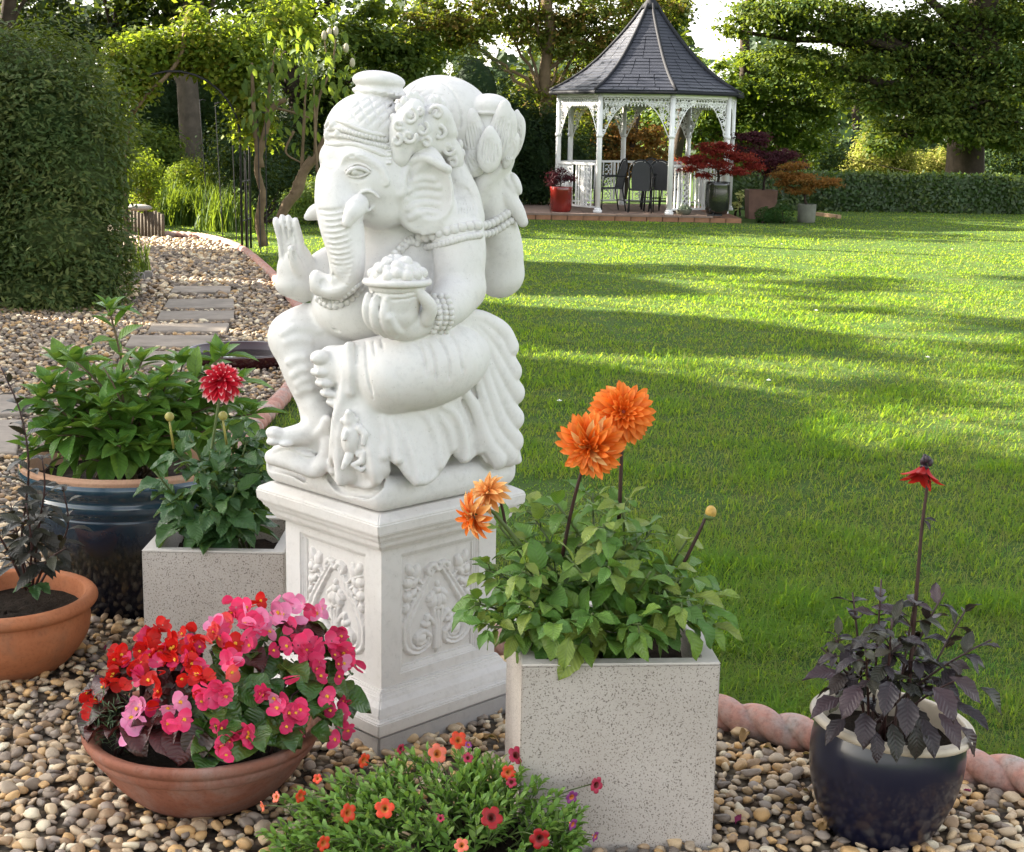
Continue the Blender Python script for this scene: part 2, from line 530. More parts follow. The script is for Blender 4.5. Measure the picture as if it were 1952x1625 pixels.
def build_body():
    c = Carver((PLX - 0.40, YC - 0.42, 0.642), (PLX + 0.40, YC + 0.36, 1.775), 0.0036)
    E, T = c.E, c.T
    # --- base cushion
    c.rbox((PLX, YC, 0.695), (0.252, 0.252, 0.046), 0.04, ROT45)
    c.rbox((PLX, YC, 0.735), (0.205, 0.205, 0.07), 0.06, ROT45, k=0.02)
    # --- seat, robe mass
    c.rbox((PLX + 0.005, YC + 0.02, 0.83), (0.165, 0.17, 0.13), 0.09, ROT45, k=0.03)
    E(770, 785, 0.02, (150, 140, 90), k=0.03)
    E(905, 745, -.02, (64, 80, 120), rot=-22, k=0.03)
    E(930, 830, -.02, (52, 80, 55), rot=-10, k=0.02)
    E(885, 655, .02, (70, 90, 60), rot=25, k=0.03)
    # --- torso
    E(740, 560, 0.05, (125, 130, 105), k=0.02)            # belly
    E(690, 585, 0.13, (95, 85, 68), k=0.02)               # belly front
    E(775, 470, 0.0, (115, 105, 95), k=0.03)              # chest
    E(830, 430, -0.02, (85, 90, 70), k=0.03)              # shoulder mass
    # --- far leg: hip, knee, shin, foot
    T([(680, 680, .05), (600, 640, .09), (560, 645, .13)], [75, 62, 48], k=0.02)
    T([(560, 640, .13), (578, 700, .16), (600, 760, .17), (608, 800, .17)], [44, 42, 36, 34], k=0.02)
    T([(618, 790, .19), (590, 822, .20), (550, 832, .21), (522, 832, .21)], [28, 24, 18, 12], k=0.012)
    E(525, 826, .215, (19, 17, 13), rot=10, k=0.006)
    E(521, 842, .225, (14, 12, 8), k=0.004)
    E(545, 846, .23, (14, 12, 7), k=0.004)
    # cloth falling round the far foot
    T([(600, 775, .2), (618, 815, .215), (624, 850, .225), (612, 885, .225)], [20, 16, 14, 15], k=0.012)
    T([(520, 872, .17), (545, 878, .19), (575, 888, .21), (600, 897, .22), (622, 885, .23)], [16, 17, 17, 16, 14], k=0.012)
    T([(528, 858, .18), (560, 862, .2), (590, 872, .21)], [10, 12, 12], k=0.012)
    # --- near leg folded across the front
    T([(868, 678, .13), (840, 688, .19), (795, 703, .25), (745, 718, .285)], [66, 78, 80, 68], k=0.012)
    E(738, 735, .275, (52, 50, 58), rot=-10, k=0.02)
    T([(735, 700, .26), (690, 700, .265), (645, 702, .25)], [62, 52, 38], k=0.02)
    E(632, 700, .255, (34, 34, 42), rot=8, k=0.012)       # foot
    for (x, y, rx, ry, ro) in ((611, 682, 21, 15, -6), (613, 709, 22, 11, 0), (620, 730, 20, 10, 3), (627, 750, 18, 9, 8), (636, 768, 15, 8, 15)):
        E(x, y, .285, (rx, 17, ry), rot=ro, k=0.0015)
    # cloth hanging from the foot to the base
    T([(668, 665, .30), (664, 720, .305), (658, 780, .30), (660, 840, .30), (664, 900, .29)], [14, 16, 20, 24, 26], k=0.014)
    T([(690, 760, .29), (700, 830, .31), (715, 885, .315)], [24, 32, 34], k=0.02)
    # --- lap skirt over the base
    hemd = lambda P, o=0.0: [(x, y, .332 - .00128 * abs(x - 745) + o) for x, y in P]
    flare = lambda P: [(x, y, d + .012 + .030 * (y - 885) / 40.0) for x, y, d in hemd(P)]
    hem_a = hemd(c2([(120, 1225), (200, 1235), (290, 1262), (370, 1305), (440, 1300), (500, 1240)]))
    hem_b = flare(c2([(530, 1300), (590, 1375), (680, 1388), (770, 1402), (825, 1365), (850, 1260), (890, 1198), (960, 1235), (1030, 1330), (1090, 1378), (1165, 1360), (1235, 1280), (1310, 1155), (1350, 1195), (1400, 1228), (1450, 1190), (1500, 1165), (1560, 1215), (1640, 1255), (1750, 1235)]))
    c.loft([(540, 850, .16), (575, 842, .20), (612, 820, .23), (624, 800, .24)], hem_a, 8, 9)
    c.loft([(655, 690, .295), (668, 720, .30), (680, 760, .30), (705, 775, .30), (740, 782, .29), (775, 782, .27), (810, 778, .245), (850, 765, .20), (885, 745, .15), (915, 720, .09), (950, 700, .03)], hem_b, 22, 9, n=60)
    # --- upper near arm, forearm, hand under the bowl
    T([(868, 425, .12), (876, 480, .15), (876, 545, .17)], [52, 50, 45], k=0.02)
    T([(880, 550, .17), (852, 585, .24), (822, 602, .285)], [47, 40, 29], k=0.012)
    T([(822, 602, .285), (785, 622, .315), (752, 625, .33)], [29, 27, 24], k=0.01)
    E(757, 612, .325, (42, 30, 22), rot=8, k=0.012)
    # --- rear near arm, forearm raised
    T([(880, 450, -.08), (925, 495, -.10), (955, 520, -.09)], [56, 48, 44], k=0.015)
    T([(952, 522, -.09), (955, 470, -.07), (945, 420, -.05), (935, 385, -.03)], [46, 41, 36, 30], k=0.008)
    T([(935, 390, -.03), (930, 355, -.02), (940, 325, -.01)], [30, 30, 22], k=0.01)
    T([(905, 380, 0), (925, 345, .01), (955, 318, .015)], [24, 20, 9], k=0.008)
    for i, (x, y) in enumerate(((958, 345), (967, 340), (976, 352), (984, 345))):
        E(x, y + 6, -.02, (9, 14, 22), rot=-22, k=0.003)
    T([(965, 372, -.02), (984, 400, -.02), (997, 424, -.02)], [17, 15, 10], k=0.006)
    # --- far arm and raised open hand
    T([(660, 500, .0), (625, 510, .06), (600, 535, .09), (575, 550, .11)], [42, 36, 30, 26], k=0.015)
    E(612, 505, .07, (24, 26, 22), k=0.01)
    E(562, 520, .12, (34, 24, 48), rot=-4, k=0.01)
    E(560, 543, .12, (36, 28, 25), k=0.01)
    E(580, 505, .11, (20, 16, 46), rot=-18, k=0.012)
    for i, (x0, x1, yt) in enumerate(((534, 527, 415), (546, 539, 410), (558, 551, 411), (570, 564, 416))):
        T([(x0 + 6, 500, .125), (x0 + 2, 460, .128), (x1, 428, .13), (x1 - 1, yt + 4, .122)], [8, 7.4, 6.8, 5.6], k=0.0015)
    T([(572, 520, .14), (563, 500, .155), (557, 484, .16), (556, 476, .162)], [13, 11, 9.5, 8.5], k=0.006)
    # --- head
    E(705, 345, .10, (92, 105, 82), k=0.02)
    E(700, 300, .09, (84, 95, 60), k=0.02)
    E(728, 398, .14, (52, 60, 38), k=0.015)               # cheek and jaw
    E(735, 365, .17, (44, 40, 40), k=0.02)
    E(640, 300, .14, (30, 45, 30), k=0.015)               # forehead boss
    E(676, 305, .19, (34, 24, 24), rot=8, k=0.012)
    E(648, 345, .17, (38, 45, 40), k=0.02)                # trunk root
    T([(643, 350, .18), (645, 385, .21), (651, 428, .235), (659, 472, .25), (662, 512, .255), (655, 538, .255), (632, 548, .25), (608, 540, .24)],
      [41, 44, 42, 37, 33, 29, 24, 21], k=0.012, n=60)
    E(604, 539, .245, (15, 18, 24), rot=-6, k=0.01)
    E(593, 540, .245, (9, 10, 13), k=0.004, sub=True)
    # tusks
    T([(640, 400, .13), (605, 404, .13), (586, 414, .13)], [20, 16, 7], k=0.004)
    # --- headdress
    E(700, 256, .08, (80, 92, 76), rot=-8, k=0.008)
    E(724, 172, .06, (45, 46, 20), rot=4, k=0.003)
    E(724, 177, .06, (52, 53, 11), rot=5, k=0.0015)
    E(722, 155, .06, (49, 50, 19), rot=4, k=0.001)
    E(845, 235, -.06, (98, 85, 86), rot=14, k=0.015)      # halo dome behind
    E(880, 270, -.08, (70, 72, 70), rot=20, k=0.02)
    # --- near ear
    E(814, 358, .16, (54, 30, 84), rot=-14, k=0.008, yaw=-28)
    E(800, 410, .17, (40, 24, 36), rot=10, k=0.012)
    E(836, 400, .15, (40, 26, 36), rot=-20, k=0.012)
    # hair falling behind the ear
    T([(862, 330, .08), (880, 375, .09), (893, 412, .10)], [30, 34, 30], k=0.015)
    # --- lotus seed head and holder
    E(932, 207, -.02, (42, 40, 27), k=0.002)
    E(932, 216, -.02, (45, 42, 9), k=0.001)
    E(932, 255, -.03, (50, 46, 50), k=0.008)
    E(945, 300, -.02, (36, 34, 40), k=0.012)
    # --- bowl
    c.tube([sp(757, 592, .33), sp(757, 546, .33)], [rpx(40), rpx(52)], 0.004)

    # ======================= carving on top of the masses
    g, rd = c.groove, c.ridge
    # ear: sunk face with soft folds, rolled upper rim
    P = c.hit([(820, 362)])[0]
    c.ell(P - np.array([-.002, 0.004, 0]), rpx((40, 28, 54)), imrot(-10), 0.008, True)
    rd(c1([(1035, 890), (1035, 830), (1055, 745), (1110, 680), (1190, 655), (1260, 680), (1300, 705), (1350, 735)]), 8.5, 8, 0.004)
    rd(c1([(1020, 910), (1035, 980), (1050, 1060), (1100, 1130), (1190, 1150), (1290, 1120), (1380, 1090)]), 7, 3, 0.01)
    for k, (a, b, y) in enumerate(((1080, 1260, 810), (1068, 1290, 860), (1065, 1290, 925), (1075, 1290, 985), (1090, 1270, 1045))):
        rd(c1([(a, y + 25), (a + 60, y - 6), ((a + b) / 2 + 30, y - 14), (b, y - 4)]), 7, 6, 0.005)
    # trunk rings
    q = spline(np.array([(643, 350), (645, 385), (651, 428), (659, 472), (662, 512), (655, 538), (632, 548), (610, 541)], float), 200)
    dq = np.gradient(q, axis=0); dq /= np.linalg.norm(dq, axis=1)[:, None]; nq = np.stack([-dq[:, 1], dq[:, 0]], 1)
    wid = np.interp(np.linspace(0, 1, 200), np.linspace(0, 1, 8), [36, 40, 39, 34, 30, 26, 22, 17])
    for i in range(36, 192, 7):
        p, m, w = q[i], nq[i], wid[i]
        g([tuple(p + m * w * 0.93), tuple(p + m * w * 0.45 + dq[i] * 5), tuple(p - m * w * 0.05 + dq[i] * 4), tuple(p - m * w * 0.35)], 3.2, 2.7, 0.004)
    T([(684, 390, .25), (675, 402, .283), (661, 425, .297)], [19, 18, 10], k=0.002)
    # brow, eye
    rd(c1([(625, 690), (650, 655), (700, 640), (770, 655), (830, 690), (890, 730), (915, 780), (930, 820)]), [4, 7, 9, 9, 8, 7, 6, 5], 7, 0.005)
    for t in np.linspace(0.05, 0.72, 15):
        a = spline(np.array(c1([(640, 680), (700, 645), (780, 665), (880, 730)])), 60)[int(t * 59)]
        g([(a[0] - 3, a[1] + 5), (a[0] + 2, a[1] - 7)], 1.5, 1.3, 0.001, n=5)
    g(c1([(640, 770), (680, 720), (730, 705), (780, 725), (810, 750)]), 2.6, 2.4, 0.003)
    E_ = c.hit([c1([(718, 752)])[0]])[0] + np.array([0, -.002, 0])
    c.ell(E_, rpx((23, 9, 11)), imrot(6), 0.003, True)
    c.ell(E_ + np.array([0, .006, 0]), rpx((18, 9, 10)), imrot(6), 0.001)
    LINES.append(('eyelid', c.along(c1([(650, 768), (690, 735), (730, 726), (775, 737), (815, 758)]), 18, 5) , rpx(3.8)))
    LINES.append(('eyelid', c.along(c1([(652, 770), (690, 785), (730, 788), (775, 774), (812, 758)]), 18, 4), rpx(2.4)))
    LINES.append(('eyelid', c.along(c1([(640, 745), (690, 705), (735, 695), (790, 712), (825, 745)]), 18, 2), rpx(2.2)))
    g(c1([(668, 795), (710, 810), (760, 800), (800, 775)]), 1.8, 1.3, 0.003)
    c.ell(E_ + np.array([-.004, -.0095, 0.001]), rpx((6, 4, 6.5)), None, 0.001)
    # spiral beside the eye, mouth fold round the tusk
    rd(c1([(900, 790), (935, 800), (940, 835), (910, 845), (900, 820), (920, 815)]), 3.2, 3, 0.003)
    rd(c1([(690, 945), (740, 955), (775, 1000), (800, 1020), (835, 990)]), 3.2, 3, 0.004)
    c.tube([sp(700 + 24 * math.cos(a), 388 + 24 * math.sin(a), .235 + .012) for a in np.linspace(2.6, 5.8, 14)], rpx(3.4), .003)
    g(c1([(735, 1110), (780, 1085), (830, 1050)]), 3.2, 3, 0.004)
    g(c1([(470, 690), (520, 740), (560, 735)]), 3, 2, 0.006)
    # headdress: net of lines
    for k in range(6):
        x = 560 + k * 75
        g(c1([(x, 420 + k * 12), (x + 110, 330 + k * 6), (x + 250, 235), (x + 330, 190)]), 2.3, 1.5, 0.001)
    for k in range(5):
        x = 640 + k * 85
        g(c1([(x, 240 - k * 12), (x + 40, 330), (x + 110, 440)]), 2.0, 1.2, 0.001)
    # halo lines
    g(c1([(1090, 200), (1170, 125), (1260, 115), (1360, 170), (1420, 270), (1440, 400), (1420, 480)]), 2.4, 1.7, 0.001)
    g(c1([(1070, 230), (1110, 180), (1150, 130)]), 1.5, 1.2, 0.001)
    g(c1([(1200, 190), (1230, 215), (1300, 225), (1350, 250)]), 1.3, 0.9, 0.001)
    # headband
    LINES.append(('band_edge', c.along(c1([(505, 455), (540, 400), (600, 400), (680, 430), (800, 480), (925, 505)]), 40, 1), rpx(4.6)))
    LINES.append(('band_edge', c.along(c1([(510, 560), (580, 560), (700, 560), (800, 590), (925, 645)]), 40, 1), rpx(4.8)))
    c.beads(c1([(520, 470), (560, 450), (640, 465), (760, 500), (920, 535)]), 5.2, 26)
    c.beads(c1([(520, 505), (580, 500), (680, 515), (800, 550), (920, 580)]), 4.6, 26)
    for x, y in c1([(565, 430), (600, 490), (530, 500)]):
        P = c.hit([(x, y)])[0]; c.ell(P, rpx((10, 8, 10)), None, 0.002)
    for k in range(6):
        P = c.hit(c1([(943, 560 + k * 26)]))[0]; c.ell(P, rpx((7, 8, 3.0)), imrot(-10), 0.001)
    # hair strands
    for k in range(7):
        g(c1([(1375 + k * 12, 800 + k * 6), (1400 + k * 17, 900), (1420 + k * 20, 990), (1415 + k * 22, 1060)]), 2.0, 1.8, 0.002)
    # arm bands
    c.beads(c1([(1160, 1205), (1230, 1195), (1310, 1175), (1390, 1150), (1470, 1130), (1545, 1120)]), 9.5, 9)
    c.beads(c1([(1205, 1270), (1290, 1255), (1380, 1230), (1470, 1205), (1552, 1190)]), 6.5, 15)
    rd(c1([(1180, 1175), (1300, 1150), (1400, 1110), (1540, 1085)]), 5, 3, 0.004)
    c.beads(c1([(1565, 1120), (1630, 1115), (1700, 1080), (1760, 1040)]), 8.5, 8)
    c.beads(c1([(1570, 1185), (1640, 1175), (1710, 1140), (1785, 1090)]), 7.5, 9)
    # chest ornament, necklace
    c.beads(c1([(1000, 1320), (1050, 1270), (1090, 1230), (1140, 1245)]), 7, 6)
    c.beads(c1([(960, 1340), (1010, 1280), (1060, 1230), (1100, 1210)]), 5.5, 7)
    c.beads(c1([(880, 1430), (920, 1390), (960, 1370)]), 6, 5)
    c.beads(c2([(440, 175), (480, 205), (530, 222), (590, 210), (650, 180), (700, 130), (740, 90)]), 7.0, 11)
    c.beads(c2([(455, 160), (500, 190), (560, 190), (620, 150), (680, 100), (720, 70)]), 5.0, 13)
    # bowl rim
    th = np.linspace(0, 2 * math.pi, 40)
    bc = sp(757, 537, .33)
    c.tube([bc + np.array([math.cos(a), math.sin(a), 0]) * rpx(56) for a in th], rpx(6.5), 0.002)
    c.ell(bc - np.array([0, 0, .003]), np.array([rpx(54), rpx(54), rpx(8)]), None, 0.003)
    g([(700, 556), (757, 562), (812, 553)], 1.6, 1.4, 0.001)
    g([(702, 566), (757, 572), (812, 562)], 1.4, 1.1, 0.001)
    # fingers wrapped round the bowl
    for (pts, r) in (([(722, 628, .345), (704, 612, .36), (698, 588, .37), (702, 566, .365)], [11, 10, 9, 8]),
                     ([(735, 634, .35), (718, 618, .372), (713, 594, .382), (716, 572, .376)], [11, 10.5, 9.5, 8.5]),
                     ([(752, 636, .35), (738, 622, .375), (732, 600, .388), (736, 574, .382)], [12, 11, 10, 9]),
                     ([(764, 632, .345), (753, 626, .37), (741, 606, .39)], [11, 10, 9]),
                     ([(812, 610, .33), (820, 588, .345), (808, 568, .36), (795, 556, .365)], [15, 14, 12, 9])):
        T(pts, r, k=0.003)
    for (x, y) in ((702, 563), (716, 569), (737, 571), (793, 554)):
        P = c.hit([(x, y)])[0]; c.ell(P, rpx((5, 3, 6.5)), None, 0.001)
    # bracelets
    for x0, x1 in ((832, 836), (845, 848), (856, 859)):
        c.beads([(x0 - 4, 566), (x0 + 3, 590), (x1, 612), (x0 - 6, 632)], 6.2, 8)
    # navel, belly crease
    P = c.hit(c2([(555, 380)]))[0]; c.ell(P, rpx((8, 5, 3.2)), imrot(20), 0.002, True)
    # folds on the near thigh
    for pts in ([(1060, 450), (1110, 500), (1140, 580), (1150, 690)], [(1130, 430), (1180, 500), (1210, 600), (1215, 740)], [(1210, 410), (1270, 490), (1300, 590), (1305, 740)], [(1290, 380), (1350, 470), (1380, 570), (1390, 680)],
                [(680, 460), (690, 540), (680, 640)], [(750, 455), (755, 560), (765, 680), (800, 830)], [(850, 440), (870, 520)], [(800, 450), (815, 560)]):
        g(c2(pts), 3.2, 2.4, 0.002)
    for pts in ([(210, 400), (280, 365), (360, 370), (440, 385)], [(230, 460), (310, 440), (380, 450)], [(250, 590), (300, 565), (350, 560)], [(275, 680), (310, 650), (350, 640)], [(300, 740), (340, 710), (370, 705)], [(310, 790), (350, 765), (390, 762)]):
        rd(c2(pts), 5.5, 2.8, 0.012)
    # fan of folds at the side: rolled pleats running from the waist to the hem
    fan = [([(1395, 290), (1500, 300), (1600, 340), (1690, 400), (1735, 490)], .13, -.04),
           ([(1370, 300), (1480, 340), (1590, 420), (1690, 540), (1760, 650)], .16, -.03),
           ([(1350, 320), (1450, 370), (1550, 480), (1660, 640), (1785, 790)], .18, -.03),
           ([(1330, 330), (1430, 400), (1520, 520), (1620, 720), (1700, 860), (1780, 960)], .20, -.02),
           ([(1310, 340), (1410, 430), (1490, 560), (1570, 780), (1650, 960), (1775, 1110)], .215, .0),
           ([(1460, 640), (1500, 760), (1540, 900), (1600, 1060), (1740, 1200)], .20, .03),
           ([(1400, 800), (1450, 880), (1500, 1000), (1560, 1120), (1640, 1220)], .19, .06)]
    fd = lambda P, o=0.0: [((x if x < 890 else 890 + (x - 890) * .80), y, .19 - (x - 865) * .00115 + o) for x, y in P]
    q0 = spline(np.array(c2(fan[0][0])), 9); q1 = spline(np.array(c2(fan[4][0])), 9)
    c.loft(fd([tuple(p) for p in q0], -.012), fd([tuple(p) for p in q1], -.012), 14, 13)
    for i, (pts, d0, d1) in enumerate(fan):
        p = fd(c2(pts), -.006); m = len(p)
        T(p, np.linspace(14, 26, m), k=0.0015, n=46)
        T([(x - 4, y + 14 + 9 * j / m, d + .013 + .019 * j / m) for j, (x, y, d) in enumerate(p)], 5.0, k=0.0015, sub=True, n=60)
    # hems: rolled lip with the stone sunk beneath
    for hm in (hem_a, hem_b):
        q = spline(np.array(hm), 90)
        c.tube([sp(x, y + 15, d - .004) for x, y, d in q], rpx(10), 0.004, True)
        c.tube([sp(x, y - 1, d + .004) for x, y, d in q], rpx(8), 0.003)
    # cloth folds rising from the hem
    for pts in ([(860, 1210), (880, 1080), (860, 960)], [(1090, 1370), (1040, 1180), (980, 1000)], [(960, 1230), (950, 1100), (920, 980)], [(1230, 1270), (1210, 1100), (1150, 960), (1100, 930)],
                [(1400, 1220), (1390, 1080), (1330, 930), (1250, 880)], [(1310, 1150), (1290, 1040), (1230, 940)], [(1500, 1160), (1470, 1050), (1420, 940)], [(540, 1300), (545, 1150), (560, 950), (600, 800), (620, 600)], [(590, 1370), (570, 1200), (580, 1000)],
                [(650, 780), (655, 640), (630, 480)], [(820, 1360), (790, 1230), (760, 1120)]):
        rd(c2(pts), [11, 9, 5], 5.5, 0.007)
    for pts in ([(140, 1190), (220, 1170), (300, 1195), (380, 1235), (440, 1200)], [(330, 1215), (400, 1220), (460, 1170)]):
        g(c2(pts), 2.2, 1.8, 0.004)
    # big-toe nails and toe gaps
    for (x, y) in ((598, 686), (606, 712), (613, 732), (620, 751)):
        P = c.hit([(x, y)])[0]; c.ell(P, rpx((4, 3, 5)), None, 0.001)
    # palm crease between fingers
    for x in (535, 545, 555):
        g([(x + 7, 500), (x + 3, 465), (x - 1, 422)], 2.0, 2.2, 0.001)
    c.half(np.array([0, 0, 0.6495]), (0, 0, -1))
    return c
_c = build_body()
BODY = obj('body', _c.mesh('statue_body', 1), M_STATUE, STATUE)
BODY.location = -S0
_dm = BODY.modifiers.new('thin', 'DECIMATE'); _dm.ratio = 0.5
_me = bpy.data.meshes.new_from_object(BODY.evaluated_get(bpy.context.evaluated_depsgraph_get()))
BODY.modifiers.clear(); BODY.data = _me
_me.polygons.foreach_set('use_smooth', [True] * len(_me.polygons))
b = MB(); b.ball((0, 0, 0), 1, 12, 8); _bead = b.mesh('bead', True); _bead.materials.append(M_STATUE)
for p, r_ in BEADS:
    o = bpy.data.objects.new('bead', _bead); COL.objects.link(o); o.parent = STATUE; o.location = p - S0; o.scale = (r_, r_, r_)
for nm, P_, r_ in LINES:
    n_ = len(P_); b = MB(); b.tube(P_ - S0, r_ * np.clip(np.minimum(np.arange(n_), np.arange(n_)[::-1]) / 3.0 + .35, .35, 1), 8); b.build(nm, M_STATUE, STATUE, True)
def surf(px): return _c.hit(px)

def part_from(name, fn, lo_px, hi_px, dlo, dhi, h, parent, mat=M_STATUE, sm=1):
    a = sp(lo_px[0], hi_px[1], dhi); b = sp(hi_px[0], lo_px[1], dlo)
    c = Carver(np.minimum(a, b) - .02, np.maximum(a, b) + .02, h)
    fn(c)
    o = obj(name, c.mesh(name, sm), mat, parent); o.location = -S0 if parent is STATUE else (0, 0, 0)
    return o
# lotus petals, sweets, crown crest, mouse: pieces with their own look
for (x, y, d, rx, rz, ro, tip) in ((902, 262, .035, 25, 44, -10, 0), (933, 290, .06, 24, 40, 4, 0), (957, 256, .03, 27, 52, 12, 0), (981, 264, .0, 18, 44, 14, 0), (902, 312, .035, 30, 26, -30, 0), (973, 288, .025, 14, 36, 18, 0)):
    def petal(c, x=x, y=y, d=d, rx=rx, rz=rz, ro=ro):
        c.E(x, y, d, (rx, 11, rz), rot=ro, k=0)
        c.E(x, y - rz * .75, d, (rx * .45, 9, rz * .5), rot=ro, k=.012)
        for t in (-.6, -.35, -.12, .12, .35, .6):
            a = R(ro); ux, uy = math.cos(a), math.sin(a); vx, vy = math.sin(a), -math.cos(a)
            L = rz * math.sqrt(max(0.05, 1 - t * t)) * .8
            c.groove([(x + ux * t * rx - vx * L * .9, y + uy * t * rx - vy * L * .9), (x + ux * t * rx * 1.05, y + uy * t * rx * 1.05), (x + ux * t * rx * .8 + vx * L * .8, y + uy * t * rx * .8 + vy * L * .8)], 1.4, 1.2, .001)
    part_from('lotus_petal', petal, (x - 60, y - 75), (x + 60, y + 75), d - .05, d + .05, 0.0026, STATUE)
def sweets(c):
    for (x, y, d) in ((757, 496, .33), (740, 500, .345), (774, 500, .345), (724, 511, .33), (790, 511, .33), (757, 508, .37), (738, 515, .37), (777, 516, .37), (712, 522, .33), (803, 521, .33), (722, 524, .365), (793, 524, .365), (757, 522, .385), (740, 527, .385), (775, 527, .385), (757, 503, .30), (735, 508, .29), (780, 508, .29)):
        c.E(x, y, d, (13, 13, 12), k=.001)
part_from('sweet_balls', sweets, (690, 470), (825, 545), .24, .44, 0.003, STATUE)
def crest(c):
    base = [(752, 300, .185), (770, 250, .175), (800, 225, .15), (838, 245, .12), (860, 300, .09)]
    c.T([(760, 300, .175), (772, 245, .17), (790, 208, .155)], [22, 28, 19]); c.T([(802, 262, .15), (832, 224, .13), (850, 250, .115)], [28, 25, 21], k=.006)
    c.T([(848, 270, .11), (866, 298, .10), (868, 322, .095)], [21, 18, 13], k=.006); c.T([(790, 270, .15), (830, 275, .12)], [26, 24], k=.01)
    for (x, y, r) in ((781, 222, 16), (833, 216, 14), (806, 246, 13), (838, 254, 14), (780, 260, 14), (855, 284, 12), (756, 268, 11), (814, 272, 11), (864, 310, 10), (760, 238, 9), (800, 214, 8)):
        P = c.hit([(x, y)])[0]
        t = np.linspace(0.3, 5.6, 22)
        rr = r * (0.38 + 0.62 * t / 5.6)
        q = [P + pxm(P) * np.array([a * math.cos(b), -5.5, a * math.sin(b)]) for a, b in zip(rr, t + x)]
        c.tube(q, rpx(3.9), .001)
        c.ell(P - np.array([0, .004, 0]), rpx((r * .36,) * 3), None, .001)
    for (x, y) in ((770, 193), (781, 185), (792, 184), (802, 192), (760, 206), (808, 205), (824, 193), (834, 192), (843, 200), (817, 200), (851, 211), (857, 224), (862, 240), (866, 256), (876, 276), (880, 293), (879, 312), (750, 226), (744, 246), (740, 268)):
        c.E(x, y, .145 - (x - 780) * .0007, (7.5, 7, 10), k=.001)
part_from('crown_crest', crest, (725, 170), (890, 330), .03, .26, 0.0026, STATUE)
def mouse(c):
    P = surf([(670, 835), (667, 800), (668, 875)])
    o, hd = P[0], P[1]
    u = pxm(o)
    v = np.array([0, -1.0, 0])
    c.ell(o, u * np.array([20, 20, 34]), imrot(4), 0)
    c.ell(hd + v * 6 * u, u * np.array([13, 16, 17]), None, .006)
    c.ell(hd + u * np.array([-1, -14, 14]), u * np.array([7, 8, 9]), None, .006)
    for x, z in ((-13, -1), (13, 1)): c.ell(hd + u * np.array([x, -8, z]), u * np.array([6, 5, 6]), None, .002)
    c.tube([o + u * np.array(p) for p in ((16, -10, 22), (28, -14, 10), (24, -16, -8))], u * np.array([8, 7, 5]), .004)
    c.tube([o + u * np.array(p) for p in ((-4, -8, -34), (-10, -14, -46), (-14, -14, -56))], u * np.array([9, 7, 5]), .004)
    c.tube([o + u * np.array(p) for p in ((14, -8, -30), (26, -12, -26), (22, -14, -42), (4, -14, -50), (20, -14, -60), (36, -12, -48))], u * np.array([7, 8, 7, 5, 5, 3]), .003)
    c.tube([o + u * np.array(p) for p in ((-8, -16, 14), (-12, -21, 2))], u * np.array([5, 4]), .003)
part_from('mouse_figure', mouse, (610, 770), (740, 915), .20, .42, 0.0026, STATUE)

# ------------------------------------------------------------------ plinth
def sq_rings(prof):
    """stack of squares (half side, z), corner towards the camera"""
    v = []; f = []
    for h, z in prof:
        for (x, y) in ((-1, -1), (1, -1), (1, 1), (-1, 1)):
            p = ROT45 @ np.array([x * h, y * h, 0]); v.append([p[0], p[1], z])
    for i in range(len(prof) - 1):
        for j in range(4):
            k = (j + 1) % 4; f.append((i * 4 + j, i * 4 + k, (i + 1) * 4 + k, (i + 1) * 4 + j))
    f.append((3, 2, 1, 0)); n = 4 * (len(prof) - 1); f.append((n, n + 1, n + 2, n + 3))
    return v, f
def plinth_part(name, prof, mat, bev=0.004):
    b = MB(); b.add(*sq_rings(prof))
    o = b.build(name, mat, PLINTH, bevel=bev); return o
HB = 0.205                                     # half side of the shaft
plinth_part('cap', [(0.222, 0.545), (0.228, 0.556), (0.235, 0.560), (0.238, 0.575), (0.248, 0.581), (0.252, 0.594), (0.261, 0.600), (0.263, 0.628), (0.257, 0.636), (0.235, 0.6485), (0.2, 0.6495)], M_PLINTH, 0.003)
plinth_part('base_moulding', [(0.262, 0.0645), (0.262, 0.098), (0.250, 0.102), (0.248, 0.112), (0.240, 0.130), (0.226, 0.142), (0.222, 0.152), (0.216, 0.156), (0.214, 0.166)], M_PLINTH, 0.003)
plinth_part('foot_block', [(0.258, -0.05), (0.258, 0.064)], M_GREYBLOCK, 0.006)

